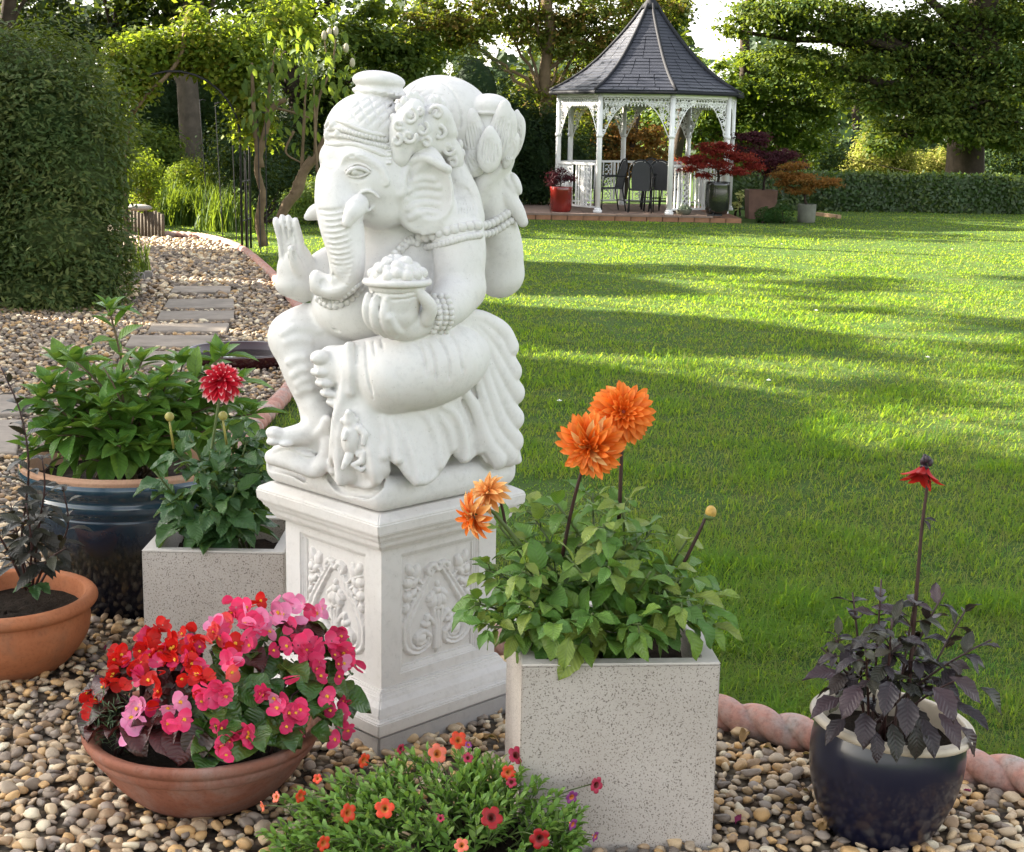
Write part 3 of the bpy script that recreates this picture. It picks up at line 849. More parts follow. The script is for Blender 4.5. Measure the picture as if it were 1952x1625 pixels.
def relief(nu, nv):
    u = np.linspace(-1, 1, nu); v = np.linspace(0, 1, nv)
    U, V = np.meshgrid(u, v, indexing='ij')
    asp = 1.55                                   # panel is taller than wide: work in square units
    Y = V * 2 * asp
    H = np.zeros_like(U)
    def up(h): np.maximum(H, h, out=H)
    def seg(pts, w, hh, hollow=False):
        q = spline(pts, 170); D = np.full(U.shape, 9.0)
        ww = np.interp(np.linspace(0, 1, 170), np.linspace(0, 1, len(np.atleast_1d(w))), np.atleast_1d(w)) if np.ndim(w) else np.full(170, w)
        best = np.zeros_like(U)
        for p, r in zip(q, ww):
            d = np.sqrt((U - p[0]) ** 2 + (Y - p[1]) ** 2) / r
            D = np.minimum(D, d)
        h = np.sqrt(np.clip(1 - D * D, 0, 1)) * hh
        if hollow: h = h * (1 - 0.55 * np.clip(1 - D * 1.9, 0, 1))
        up(h)
    def blob(x, y, rx, ry, hh, a=0.0):
        c, s_ = math.cos(a), math.sin(a)
        X = ((U - x) * c + (Y - y) * s_) / rx; Z = (-(U - x) * s_ + (Y - y) * c) / ry
        up(np.sqrt(np.clip(1 - X * X - Z * Z, 0, 1)) * hh)
    for sg in (-1, 1):
        m = lambda P: [(sg * x, y) for x, y in P]
        seg(m([(0.06, 2.72), (0.22, 2.45), (0.50, 1.95), (0.80, 1.35), (0.92, 0.85), (0.82, 0.42), (0.55, 0.25), (0.28, 0.38), (0.22, 0.62)]), [.06, .10, .12, .15, .16, .15, .13, .11, .08], .85, True)
        seg(m([(0.02, 2.55), (0.16, 2.72), (0.30, 2.62), (0.28, 2.48)]), [.08, .09, .08, .06], .9)
        seg(m([(0.22, .62), (0.42, .80), (0.60, .66), (0.52, .46), (0.38, .5)]), [.08, .09, .09, .08, .07], .8)
        seg(m([(0.07, .2), (0.07, .9), (0.12, 1.35)]), .06, .75)
        seg(m([(0.05, .9), (0.28, 1.2), (0.34, 1.02)]), [.06, .09, .05], .7)
        blob(sg * .50, .62, .17, .17, 1.0); blob(sg * .33, .98, .16, .11, .8, sg * .5)
        for (x, y, rx, ry, a) in ((.62, 2.62, .13, .24, .2), (.80, 2.72, .11, .2, -.3), (.85, 2.35, .14, .15, 0), (.66, 2.35, .10, .2, .5), (.86, 1.95, .13, .15, 0), (.72, 2.02, .09, .16, .6), (.90, 1.62, .08, .15, .3)):
            blob(sg * x, y, rx, ry, .85, sg * a)
        seg(m([(0.40, 2.2), (0.65, 2.42), (0.9, 2.55)]), .045, .6); seg(m([(0.48, 2.02), (0.7, 2.2), (0.92, 2.15)]), .04, .55)
        seg(m([(0.55, 1.85), (0.78, 1.85), (0.95, 1.7)]), .04, .5)
        blob(sg * .13, 1.62, .13, .22, .95, sg * .3); blob(sg * .20, 1.78, .09, .18, .8, sg * .6)
    blob(0, 1.62, .10, .24, 1.1); blob(0, 1.93, .13, .13, .9); blob(0, 2.10, .06, .10, .7); seg([(0, .1), (0, 1.3)], .05, .7)
    blob(0, 1.42, .22, .10, .8)
    return U, V, H
for side, ang in (('left', -45), ('right', 45)):
    pass
def panel_face(ang):
    """one face of the shaft: flat margin, stepped frame, sunk carved field"""
    nu, nv = 101, 141
    U, V, H = relief(nu, nv)
    z0, z1 = 0.192, 0.520
    hw = 0.142
    fr = 0.022
    # frame profile by distance from the panel edge
    du = (1 - np.abs(U)) * hw; dv = np.minimum(V, 1 - V) * (z1 - z0)
    e = np.minimum(du, dv)
    base = np.interp(e, [0, .0015, .006, .0075, .011, .0125, .017, .0185], [0, -.004, -.004, -.007, -.007, -.010, -.010, -.015])
    # the carving lives inside the frame
    s = np.clip((U * hw) / (hw - .020), -1, 1); t = np.clip((V * (z1 - z0) - .020) / (z1 - z0 - .04), 0, 1)
    iu = (s + 1) / 2 * (nu - 1); iv = t * (nv - 1)
    Hs = H[np.round(iu).astype(int), np.round(iv).astype(int)]
    inside = e > .0185
    dep = base + np.where(inside, Hs * 0.0135, 0)
    a = R(ang); nrm = np.array([math.sin(a), -math.cos(a), 0]); tan = np.array([math.cos(a), math.sin(a), 0])
    X = (HB + dep)[..., None] * nrm + (U * hw)[..., None] * tan
    X[..., 2] = z0 + V * (z1 - z0)
    idx = np.arange(nu * nv).reshape(nu, nv)
    f = np.stack([idx[:-1, :-1], idx[1:, :-1], idx[1:, 1:], idx[:-1, 1:]], -1).reshape(-1, 4)
    v = X.reshape(-1, 3)
    # margin around the panel
    ext = [(-HB, 0.162), (HB, 0.162), (HB, 0.546), (-HB, 0.546)]; inn = [(-hw, z0), (hw, z0), (hw, z1), (-hw, z1)]
    mv = [HB * nrm + x * tan + np.array([0, 0, z]) for x, z in ext + inn]
    n0 = len(v)
    mf = [(n0 + i, n0 + (i + 1) % 4, n0 + 4 + (i + 1) % 4, n0 + 4 + i) for i in range(4)]
    return np.vstack([v, mv]), [tuple(q) for q in f] + mf
for ang in (-45, 45):
    v, f = panel_face(ang)
    obj('carved_panel', mesh_from('carved_panel', v, f, False), M_PLINTH, PLINTH)
b = MB()
for ang in (135, 225):
    a = R(ang); nrm = np.array([math.sin(a), -math.cos(a), 0]); tan = np.array([math.cos(a), math.sin(a), 0])
    b.add([HB * nrm + x * tan + np.array([0, 0, z]) for x, z in ((-HB, .162), (HB, .162), (HB, .546), (-HB, .546))], [(0, 1, 2, 3)])
b.build('shaft', M_PLINTH, PLINTH)
# ------------------------------------------------------------------ ground
def offset_poly(P, o):
    t = np.gradient(P, axis=0); t /= np.linalg.norm(t, axis=1)[:, None]
    return P + o * np.stack([-t[:, 1], t[:, 0]], 1)
# line of the rope edging between gravel and lawn, from the far path round the statue to the right of the frame
EDGE = spline(np.array([gnd(*p)[:2] for p in ((300, 452), (380, 456), (450, 475), (505, 517), (545, 563), (574, 604))] +
                       [(-1.52, 11.0), (-1.42, 9.7), gnd(556, 750)[:2], gnd(482, 832)[:2], (-1.36, 6.6), (-1.15, 5.6), (-0.62, 4.95), gnd(945, 1245)[:2] + (0.0, 0.0),
                        gnd(1180, 1335)[:2], gnd(1365, 1385)[:2], gnd(1540, 1432)[:2], gnd(1700, 1465)[:2], gnd(1870, 1497)[:2], gnd(1960, 1520)[:2], gnd(2150, 1590)[:2]]), 260)

# lawn
m, nt, b, out = new_mat('lawn_soil_and_thatch')
n1 = noise_tex(nt, 2.2, 6, 0.7); n2 = noise_tex(nt, 40, 5, 0.75)
c = ramp(nt, n1, [(0.30, (0.050, 0.090, 0.022)), (0.55, (0.068, 0.115, 0.026)), (0.72, (0.105, 0.115, 0.042))])
c = mixc(nt, 0.7, c, ramp(nt, n2, [(0.3, (0.5, 0.5, 0.45)), (0.7, (1.3, 1.3, 1.2))]), 'MULTIPLY')
nt.links.new(c, b.inputs['Base Color']); b.inputs['Roughness'].default_value = 0.95; b.inputs['Specular IOR Level'].default_value = 0.1
bump(nt, n2, 0.8, 0.03, b)
M_LAWN = m
v = []; f = []
gx = np.concatenate([[-400, -120, -60], np.linspace(-30, 40, 36), [70, 130, 400]]); gy = np.concatenate([[-60, -20], np.linspace(-4, 60, 65), [90, 150, 300, 800]])
X, Y = np.meshgrid(gx, gy, indexing='ij')
idx = np.arange(X.size).reshape(X.shape)
f = np.stack([idx[:-1, :-1], idx[1:, :-1], idx[1:, 1:], idx[:-1, 1:]], -1).reshape(-1, 4)
LAWN = structure(obj('lawn', mesh_from('lawn', np.stack([X, Y, 0 * X], -1).reshape(-1, 3), f), M_LAWN))

# grass blades: dense near the camera, broader and sparser tufts far off
def inside_gravel(x, y):
    P = EDGE; poly = np.vstack([P, [[3.4, 0.5], [-14, 0.5], [-14, 24], [P[0][0] - .5, 24]]])
    r = np.zeros(len(x), bool); j = len(poly) - 1
    for i in range(len(poly)):
        xi, yi = poly[i]; xj, yj = poly[j]
        with np.errstate(divide='ignore', invalid='ignore'):
            c_ = ((yi > y) != (yj > y)) & (x < (xj - xi) * (y - yi) / (yj - yi + 1e-12) + xi)
        r ^= c_; j = i
    return r
def near_edge(x, y, dist):
    d = np.full(len(x), 9.0)
    for p in EDGE[::2]: d = np.minimum(d, (x - p[0]) ** 2 + (y - p[1]) ** 2)
    return d < dist * dist
_VN = np.random.default_rng(3).random((257, 257))
def vnoise(x, y, s):
    x = x / s + 37.3; y = y / s + 11.9; i = np.floor(x).astype(int); j = np.floor(y).astype(int); u = x - i; v = y - j
    u = u * u * (3 - 2 * u); v = v * v * (3 - 2 * v); i %= 256; j %= 256
    return (_VN[i, j] * (1 - u) + _VN[i + 1, j] * u) * (1 - v) + (_VN[i, j + 1] * (1 - u) + _VN[i + 1, j + 1] * u) * v
def grass_patch_noise(x, y):
    return np.clip((vnoise(x, y, .9) - .5) * 1.5 + (vnoise(x, y, .28) - .5) * 1.3 + (vnoise(x + 9, y, .11) - .5) * .8, -1, 1)
def _old_patch(x, y):
    return (np.sin(x * 1.3 + 2.1 * np.sin(y * .9)) + np.sin(y * 1.9 + 1.7 * np.sin(x * 1.1 + 2)) + np.sin(x * 4.1 + y * 3.3) * .5) / 2.5
def make_grass(n):
    D = np.exp(rng.uniform(math.log(3.3), math.log(34), n))
    x = rng.uniform(-0.42, 0.42, n) * D
    y = D
    k = ~inside_gravel(x, y) & ~near_edge(x, y, .045)
    k &= ~((x > .2) & (x < 5.4) & (y > 27.2) & (y < 33))
    x, y, D = x[k], y[k], D[k]; n = len(x)
    p = grass_patch_noise(x, y)
    keep = rng.random(n) < np.clip(.80 + .45 * p, .3, 1)
    x, y, D, p = x[keep], y[keep], D[keep], p[keep]; n = len(x)
    far = np.clip(D / 5.6, 0.75, 3.6)
    tuft = np.clip((vnoise(x + 50, y + 20, .22) - .62) * 5, 0, 1) * np.clip(1.6 - D / 12, .25, 1)
    dead = np.clip((vnoise(x + 5, y + 70, .55) - .66) * 5, 0, 1)
    h = rng.uniform(.018, .044, n) * (1 + .35 * p) * (1 + .9 * tuft) * (1 - .35 * dead) * np.where(rng.random(n) < .05, 1.7, 1) * np.clip(1.25 - D / 40, .8, 1.2)
    w = rng.uniform(.0013, .0024, n) * far
    az = rng.uniform(0, 2 * math.pi, n); lean = rng.uniform(.5, 2.0, n) * h
    side = np.stack([-np.sin(az), np.cos(az), 0 * az], 1) * w[:, None]
    dr = np.stack([np.cos(az), np.sin(az), 0 * az], 1)
    base = np.stack([x, y, 0 * x - .002], 1)
    mid = base + dr * (lean * .35)[:, None] + np.array([0, 0, 1]) * (h * .6)[:, None]
    tip = base + dr * lean[:, None] * 1.1 + np.array([0, 0, 1]) * (h * np.clip(1.0 - .3 * lean / h, .5, 1))[:, None]
    V = np.stack([base - side, base + side, mid + side * .8, mid - side * .8, tip], 1).reshape(-1, 3)
    i = (np.arange(n) * 5)[:, None]
    F = np.concatenate([i + np.array([[0, 1, 2]]), i + np.array([[0, 2, 3]]), i + np.array([[3, 2, 4]])], 1).reshape(-1, 3)
    me = mesh_from('grass', V, F, True)
    tint = np.clip(.50 + .22 * p + .22 * tuft - .34 * dead * rng.random(n) + rng.normal(0, .09, n) - np.where(rng.random(n) < .10, .35, 0), 0.02, .98)
    add_tint(me, np.repeat(tint, 3))
    return me
m = leaf_mat('grass_blade', [(0.19, 0.19, 0.070), (0.125, 0.225, 0.036), (0.102, 0.222, 0.030), (0.088, 0.208, 0.034), (0.062, 0.165, 0.042)], trans=0.50, rough=0.7, spec=0.06, tcol=(0.48, 0.66, 0.010))
# the tint alone decides the shade of each blade (one mesh)
stuff(obj('grass', make_grass(390000), m))

# gravel bed
m, nt, b, out = new_mat('gravel_fines')
vtc = nt.nodes.new('ShaderNodeTexCoord'); vor = N(nt, 'ShaderNodeTexVoronoi', inp={'Scale': 30.0}); nt.links.new(vtc.outputs['Object'], vor.inputs['Vector'])
hs = N(nt, 'ShaderNodeSeparateColor'); nt.links.new(vor.outputs['Color'], hs.inputs[0])
c = ramp(nt, hs.outputs[0], [(0.0, (0.06, 0.045, 0.032)), (0.3, (0.20, 0.14, 0.085)), (0.55, (0.30, 0.23, 0.14)), (0.8, (0.16, 0.14, 0.12)), (1.0, (0.40, 0.33, 0.23))])
nt.links.new(mixc(nt, 1.0, c, ramp(nt, vor.outputs['Distance'], [(0.0, (1, 1, 1)), (0.6, (0.35, 0.33, 0.3))]), 'MULTIPLY'), b.inputs['Base Color'])
b.inputs['Roughness'].default_value = 0.85
bump(nt, vor.outputs['Distance'], 1.0, -0.03, b)
M_FINES = m
bm = bmesh.new()
pts = [bm.verts.new((p[0], p[1], 0.004)) for p in EDGE] + [bm.verts.new((x, y, 0.004)) for x, y in ((3.4, 0.5), (-14, 0.5), (-14, 24), (EDGE[0][0] - .5, 24))]
fc = bm.faces.new(pts); bmesh.ops.triangulate(bm, faces=[fc])
me = bpy.data.meshes.new('gravel_bed'); bm.to_mesh(me); bm.free()
GRAVEL = structure(obj('gravel_bed', me, M_FINES))
STONE_COLS = [(0.571, 0.418, 0.244), (0.351, 0.234, 0.134), (0.435, 0.345, 0.244), (0.246, 0.192, 0.144), (0.655, 0.512, 0.328), (0.508, 0.323, 0.15), (0.32, 0.26, 0.207), (0.703, 0.607, 0.433), (0.403, 0.282, 0.171), (0.613, 0.387, 0.171), (0.204, 0.166, 0.134), (0.53, 0.407, 0.266)]
m, nt, b, out = new_mat('flint_pebble')
oi = nt.nodes.new('ShaderNodeObjectInfo'); at_ = N(nt, 'ShaderNodeAttribute', attribute_name='tint')
add = N(nt, 'ShaderNodeMath', operation='ADD'); nt.links.new(oi.outputs['Random'], add.inputs[0]); nt.links.new(at_.outputs['Fac'], add.inputs[1])
fr = N(nt, 'ShaderNodeMath', operation='FRACT'); nt.links.new(add.outputs[0], fr.inputs[0])
c = ramp(nt, fr.outputs[0], [(i / 12, q) for i, q in enumerate(STONE_COLS)], 'CONSTANT')
mot = ramp(nt, noise_tex(nt, 55, 5, 0.7), [(0.28, (0.50, 0.45, 0.40)), (0.5, (1, 1, 1)), (0.75, (1.35, 1.3, 1.2))])
c = mixc(nt, 0.85, c, mot, 'MULTIPLY')
nt.links.new(c, b.inputs['Base Color']); b.inputs['Roughness'].default_value = 0.55; b.inputs['Specular IOR Level'].default_value = 0.35
bump(nt, noise_tex(nt, 120, 4), 0.3, 0.004, b)
M_PEBBLE = m
def ico(sub):
    bm = bmesh.new(); bmesh.ops.create_icosphere(bm, subdivisions=sub, radius=1.0)
    v = np.array([q.co[:] for q in bm.verts]); f = np.array([[q.index for q in p.verts] for p in bm.faces]); bm.free(); return v, f
ICO2, ICO1 = ico(2), ico(1)
def pebble_shape(r_, base):
    v = base.copy()
    for _ in range(7):
        d = r_.normal(size=3); d /= np.linalg.norm(d)
        h = v @ d; cut = r_.uniform(.38, .92); v = v - np.clip(h - cut, 0, None)[:, None] * d * .9
    return v * np.array([r_.uniform(.9, 1.5), r_.uniform(.65, 1.05), r_.uniform(.45, .80)])
SHAPES = [[pebble_shape(rng, ICO2[0]) for _ in range(14)], [pebble_shape(rng, ICO1[0]) for _ in range(14)]]
NO_PEB = []        # (x, y, r): footprints of pots
def scatter_pebbles():
    P = []
    for D0, D1, sp_ in ((2.55, 4.2, .0275), (4.2, 6.0, .031), (6.0, 9.0, .034), (9.0, 13.5, .045), (13.5, 21, .068)):
        w = 0.40 * D1 + .1
        xs = np.arange(-w, min(w, 2.2), sp_); ys = np.arange(D0, D1, sp_)
        X, Y = np.meshgrid(xs, ys); X = X.ravel() + rng.uniform(-.55, .55, X.size) * sp_; Y = Y.ravel() + rng.uniform(-.55, .55, Y.size) * sp_
        k = inside_gravel(X, Y) & ~near_edge(X, Y, .05)
        for Q in SLABS:
            ins = np.ones(len(X), bool)
            for i in range(4):
                a_, b_ = Q[i], Q[(i + 1) % 4]; ins &= ((b_[0] - a_[0]) * (Y - a_[1]) - (b_[1] - a_[1]) * (X - a_[0])) < .008
            k &= ~ins
        for (cx, cy, r) in NO_PEB: k &= (X - cx) ** 2 + (Y - cy) ** 2 > r * r
        X, Y = X[k], Y[k]
        q = np.stack([X, Y, 0 * X], 1) - np.array([0, 0, CAMH]); q = q @ _R3
        px = PW / 2 + FPX * q[:, 0] / -q[:, 2]; py = PH / 2 - FPX * q[:, 1] / -q[:, 2]
        k = (px > -140) & (px < 2100) & (py < 1760)
        P.append(np.stack([X[k], Y[k], np.full(k.sum(), sp_)], 1))
    return np.concatenate(P)
def lay_pebbles():
    P = scatter_pebbles()
    n = len(P)
    r = P[:, 2] * rng.uniform(.40, .78, n) * np.where(P[:, 1] > 6, .82, 1) * np.where(rng.random(n) < .10, 1.35, 1) * np.where(rng.random(n) < .25, .7, 1)
    z = .004 + r * .38 + rng.uniform(0, .012, n)
    pr = np.array([proj((a, b_, .02)) for a, b_ in P[:, :2]]) if n < 40000 else None
    vis = (pr[:, 0] > 10) & (pr[:, 0] < 1940) & (pr[:, 1] < 1615)
    order = np.argsort(np.where(vis, -r / P[:, 1] ** 1.6, 1))
    single = set(order[:300].tolist())
    meshes = []
    for s_ in SHAPES[0]:
        me = mesh_from('pebble', s_, ICO2[1], len(meshes) % 3 > 0); meshes.append(me); me.materials.append(M_PEBBLE)
    VV = []; FF = []; TT = []; off = 0
    for i in range(n):
        e = Euler((rng.uniform(-.35, .35), rng.uniform(-.35, .35), rng.uniform(0, 6.28)))
        if i in single:
            o = bpy.data.objects.new('pebble', meshes[i % 14]); COL.objects.link(o); o.parent = GRAVEL
            o.location = (P[i, 0], P[i, 1], z[i] + .003); o.rotation_euler = e; o.scale = (r[i],) * 3
            continue
        lod = 0 if P[i, 1] < 3.6 else 1
        M = np.array(e.to_matrix())
        VV.append(SHAPES[lod][i % 14] @ M.T * r[i] + (P[i, 0], P[i, 1], z[i])); F_ = (ICO2, ICO1)[lod][1]
        FF.append(F_ + off); off += len(VV[-1]); TT.append(np.full(len(F_), rng.random() if P[i, 1] < 6 else (rng.choice([0, 1, 1, 2, 3, 5, 6, 8, 8, 1, 11]) + .5) / 12))
    me = mesh_from('gravel', np.concatenate(VV), np.concatenate(FF), True)
    add_tint(me, np.concatenate(TT))
    stuff(obj('gravel', me, M_PEBBLE, GRAVEL))
    print('pebbles', n, 'tris', len(me.polygons))

# paving slabs set in the path
M_SLAB = simple_mat('riven_paving', (0.28, 0.235, 0.19), 0.8, 0.28, 5, bmp=0.5, bscale=22)
SLABS = []
def slab(px, t=.034):
    P = [gnd(*p, z=.034) for p in px]
    SLABS.append(P)
    c = np.mean(P, 0)
    bm = bmesh.new()
    lo = [bm.verts.new((p[0], p[1], -.01)) for p in P]; hi = [bm.verts.new((p[0], p[1], t)) for p in P]
    bm.faces.new(hi[::-1]); bm.faces.new(lo)
    for i in range(4): bm.faces.new((lo[i], hi[i], hi[(i + 1) % 4], lo[(i + 1) % 4]))
    bmesh.ops.recalc_face_normals(bm, faces=bm.faces)
    bmesh.ops.bevel(bm, geom=list(bm.edges), offset=.006, segments=1, affect='EDGES')
    me = bpy.data.meshes.new('paving_slab'); bm.to_mesh(me); bm.free()
    obj('paving_slab', me, M_SLAB, GRAVEL)
for q in ([(331, 545), (440, 545), (439, 557), (325, 557)], [(321, 570), (445, 569), (447, 586), (311, 586)], [(306, 593), (446, 592), (446, 608), (298, 608)], [(289, 617), (437, 616), (431, 631), (281, 631)],
          [(250, 639), (418, 639), (384, 660), (238, 659)], [(274, 669), (366, 670), (360, 693), (262, 693)], [(-60, 752), (48, 752), (40, 788), (-75, 788)], [(-60, 800), (42, 800), (30, 862), (-80, 862)]):
    slab(q)

# twisted rope edging tiles
m, nt, b, out = new_mat('rope_edging_terracotta')
n1 = noise_tex(nt, 6, 5, .65)
c = ramp(nt, n1, [(0.30, (0.36, 0.165, 0.125)), (0.48, (0.44, 0.225, 0.175)), (0.60, (0.38, 0.27, 0.235)), (0.72, (0.33, 0.31, 0.29))])
c = mixc(nt, 0.8, c, ramp(nt, noise_tex(nt, 60, 4, .7), [(0.3, (.62, .6, .58)), (0.55, (1.05, 1.05, 1.05))]), 'MULTIPLY')
nt.links.new(c, b.inputs['Base Color']); b.inputs['Roughness'].default_value = 0.8
bump(nt, noise_tex(nt, 140, 4), 0.35, 0.003, b)
M_ROPE = m
EDGING = thing('rope_edging', 'pink terracotta rope-twist edging curving between the gravel and the lawn', 'edging', (EDGE[0][0], EDGE[0][1], 0))
def rope_tiles():
    seg = np.linalg.norm(np.diff(EDGE, axis=0), axis=1); S = np.concatenate([[0], np.cumsum(seg)])
    L = S[-1]; tl = 0.60; k = int(L / tl)
    for i in range(k):
        near = EDGE[min(np.searchsorted(S, (i + .5) * L / k), len(EDGE) - 1)][1] < 8
        ns, nr = (72, 40) if near else (28, 12)
        ss = np.linspace(i * L / k + .006, (i + 1) * L / k - .006, ns)
        P = np.stack([np.interp(ss, S, EDGE[:, 0]), np.interp(ss, S, EDGE[:, 1])], 1)
        t = np.gradient(P, axis=0); t /= np.linalg.norm(t, axis=1)[:, None]; nn = np.stack([-t[:, 1], t[:, 0]], 1)
        th = np.arange(nr) * 2 * math.pi / nr
        V = []
        pitch = 0.22
        for j in range(ns):
            ph = th - 2 * math.pi * ss[j] / pitch
            rr = 0.050 * (0.60 + 0.42 * np.abs(np.cos(ph)) ** .5)
            e = min(j, ns - 1 - j) / 2.0
            rr = rr * min(1, .80 + .2 * e)
            V.append(np.stack([P[j, 0] + nn[j, 0] * rr * np.cos(th), P[j, 1] + nn[j, 1] * rr * np.cos(th), .042 + rr * np.sin(th)], 1))
        V = np.concatenate(V); a = np.arange(ns * nr).reshape(ns, nr); a2 = np.roll(a, -1, 1)
        F = np.stack([a[:-1], a2[:-1], a2[1:], a[1:]], -1).reshape(-1, 4)
        F = [tuple(q) for q in F] + [tuple(a[0][::-1]), tuple(a[-1])]
        o = obj('edging_tile', mesh_from('edging_tile', V - np.array([EDGE[0][0], EDGE[0][1], 0]), F), M_ROPE, EDGING)
rope_tiles()
# ------------------------------------------------------------------ leaves, flowers, stems
def leaf_mesh(name, L=1.0, W=.45, p=.85, q=.9, fold=.18, curl=.5, serr=0.0, nt_=9, nl=8, nc=2, mat=None, wave=0.0, lobes=0, seed=0):
    """one leaf along +Y, upper side +Z; u across, v along"""
    r_ = np.random.default_rng(seed)
    V = []; UV = []
    for i in range(nl + 1):
        v = i / nl
        w = W * .5 * math.sin(math.pi * min(1, max(0, v ** p))) ** q
        if i == 0: w = W * .03
        if i == nl: w = .004
        if lobes: w *= 1 + lobes * math.cos(v * 9.5 + .6)
        if serr and 0 < i < nl: w *= 1 + (serr if i % 2 else -serr)
        ang = curl * v
        y = L * (math.sin(ang) / curl if abs(curl) > 1e-3 else v); z = -L * ((1 - math.cos(ang)) / curl if abs(curl) > 1e-3 else 0)
        for j in range(-nc, nc + 1):
            u = j / nc
            V.append([u * w * L, y, z + fold * abs(u) * w * L * 1.6 + wave * L * math.sin(v * 7 + 2.0 * j + seed) * abs(u) * .1])
            UV.append([.5 + .5 * u * (w / (W * .5 + 1e-6)), v])
    k = 2 * nc + 1
    F = [(i * k + j, i * k + j + 1, (i + 1) * k + j + 1, (i + 1) * k + j) for i in range(nl) for j in range(2 * nc)]
    me = mesh_from(name, V, F)
    uv = me.uv_layers.new(name='UVMap'); UV = np.array(UV)
    vi = np.zeros(len(me.loops), np.int32); me.loops.foreach_get('vertex_index', vi)
    uv.data.foreach_set('uv', UV[vi].astype(np.float32).ravel())
    if mat: me.materials.append(mat)
    return me
def frame(pos, d, up, s=1.0):
    d = np.asarray(d, float); d = d / (np.linalg.norm(d) + 1e-9)
    x = np.cross(d, up); n = np.linalg.norm(x)
    if n < 1e-4: x = np.cross(d, [1, .3, .1]); n = np.linalg.norm(x)
    x /= n; z = np.cross(x, d)
    M = Matrix(((x[0] * s, d[0] * s, z[0] * s, pos[0]), (x[1] * s, d[1] * s, z[1] * s, pos[1]), (x[2] * s, d[2] * s, z[2] * s, pos[2]), (0, 0, 0, 1)))
    return M
class Plant:
    """a thing with its root at the soil; everything given in world coordinates"""
    def __init__(s, name, label, cat, root, group=None, limit=300):
        s.root = np.asarray(root, float); s.t = thing(name, label, cat, root, group); s.n = 0; s.limit = limit; s.extra = []
    def piece(s, name, me, M, parent=None):
        M = M.copy(); M.translation = M.translation - Vector(s.root)
        o = bpy.data.objects.new(name, me); COL.objects.link(o); o.parent = parent or s.t; o.matrix_local = M; return o
    def leaf(s, me, pos, d, up=(0, 0, 1), sc=1.0):
        M = frame(pos, d, up, sc)
        if s.n < s.limit: s.n += 1; return s.piece('leaf', me, M)
        s.extra.append((me, M))
    def stem(s, pts, r, mat, name='stem', n=6):
        b = MB(); b.tube(np.asarray(pts) - s.root, r, n)
        return b.build(name, mat, s.t, True)
    def flush(s, mat):
        if not s.extra: return
        VV = []; FF = []; off = 0; UV = []; TT = []
        for me, M in s.extra:
            v = np.zeros(len(me.vertices) * 3, np.float32); me.vertices.foreach_get('co', v); v = v.reshape(-1, 3)
            M3 = np.array(M.to_3x3()); v = v @ M3.T + np.array(M.translation) - s.root
            f = np.array([p.vertices[:] for p in me.polygons]); VV.append(v); FF.append(f + off); off += len(v)
            u = np.zeros(len(me.loops) * 2, np.float32); me.uv_layers[0].data.foreach_get('uv', u); UV.append(u); TT.append(np.full(len(f), rng.random()))
        me = mesh_from('foliage', np.concatenate(VV), np.concatenate(FF)); l = me.uv_layers.new(name='UVMap'); l.data.foreach_set('uv', np.concatenate(UV)); add_tint(me, np.concatenate(TT))
        stuff(obj('foliage', me, mat, s.t))
def unit(v): v = np.asarray(v, float); return v / (np.linalg.norm(v) + 1e-9)
def curve3(a, b, sag=0.0, n=8, out=None, r_=None):
    """stem from a to b that leaves the soil steeply"""
    a = np.asarray(a, float); b = np.asarray(b, float)
    c = a + (b - a) * .45 + np.array([0, 0, 1]) * np.linalg.norm(b - a) * (.14 + sag)
    t = np.linspace(0, 1, n)[:, None]
    return a * (1 - t) ** 2 + 2 * c * t * (1 - t) + b * t * t
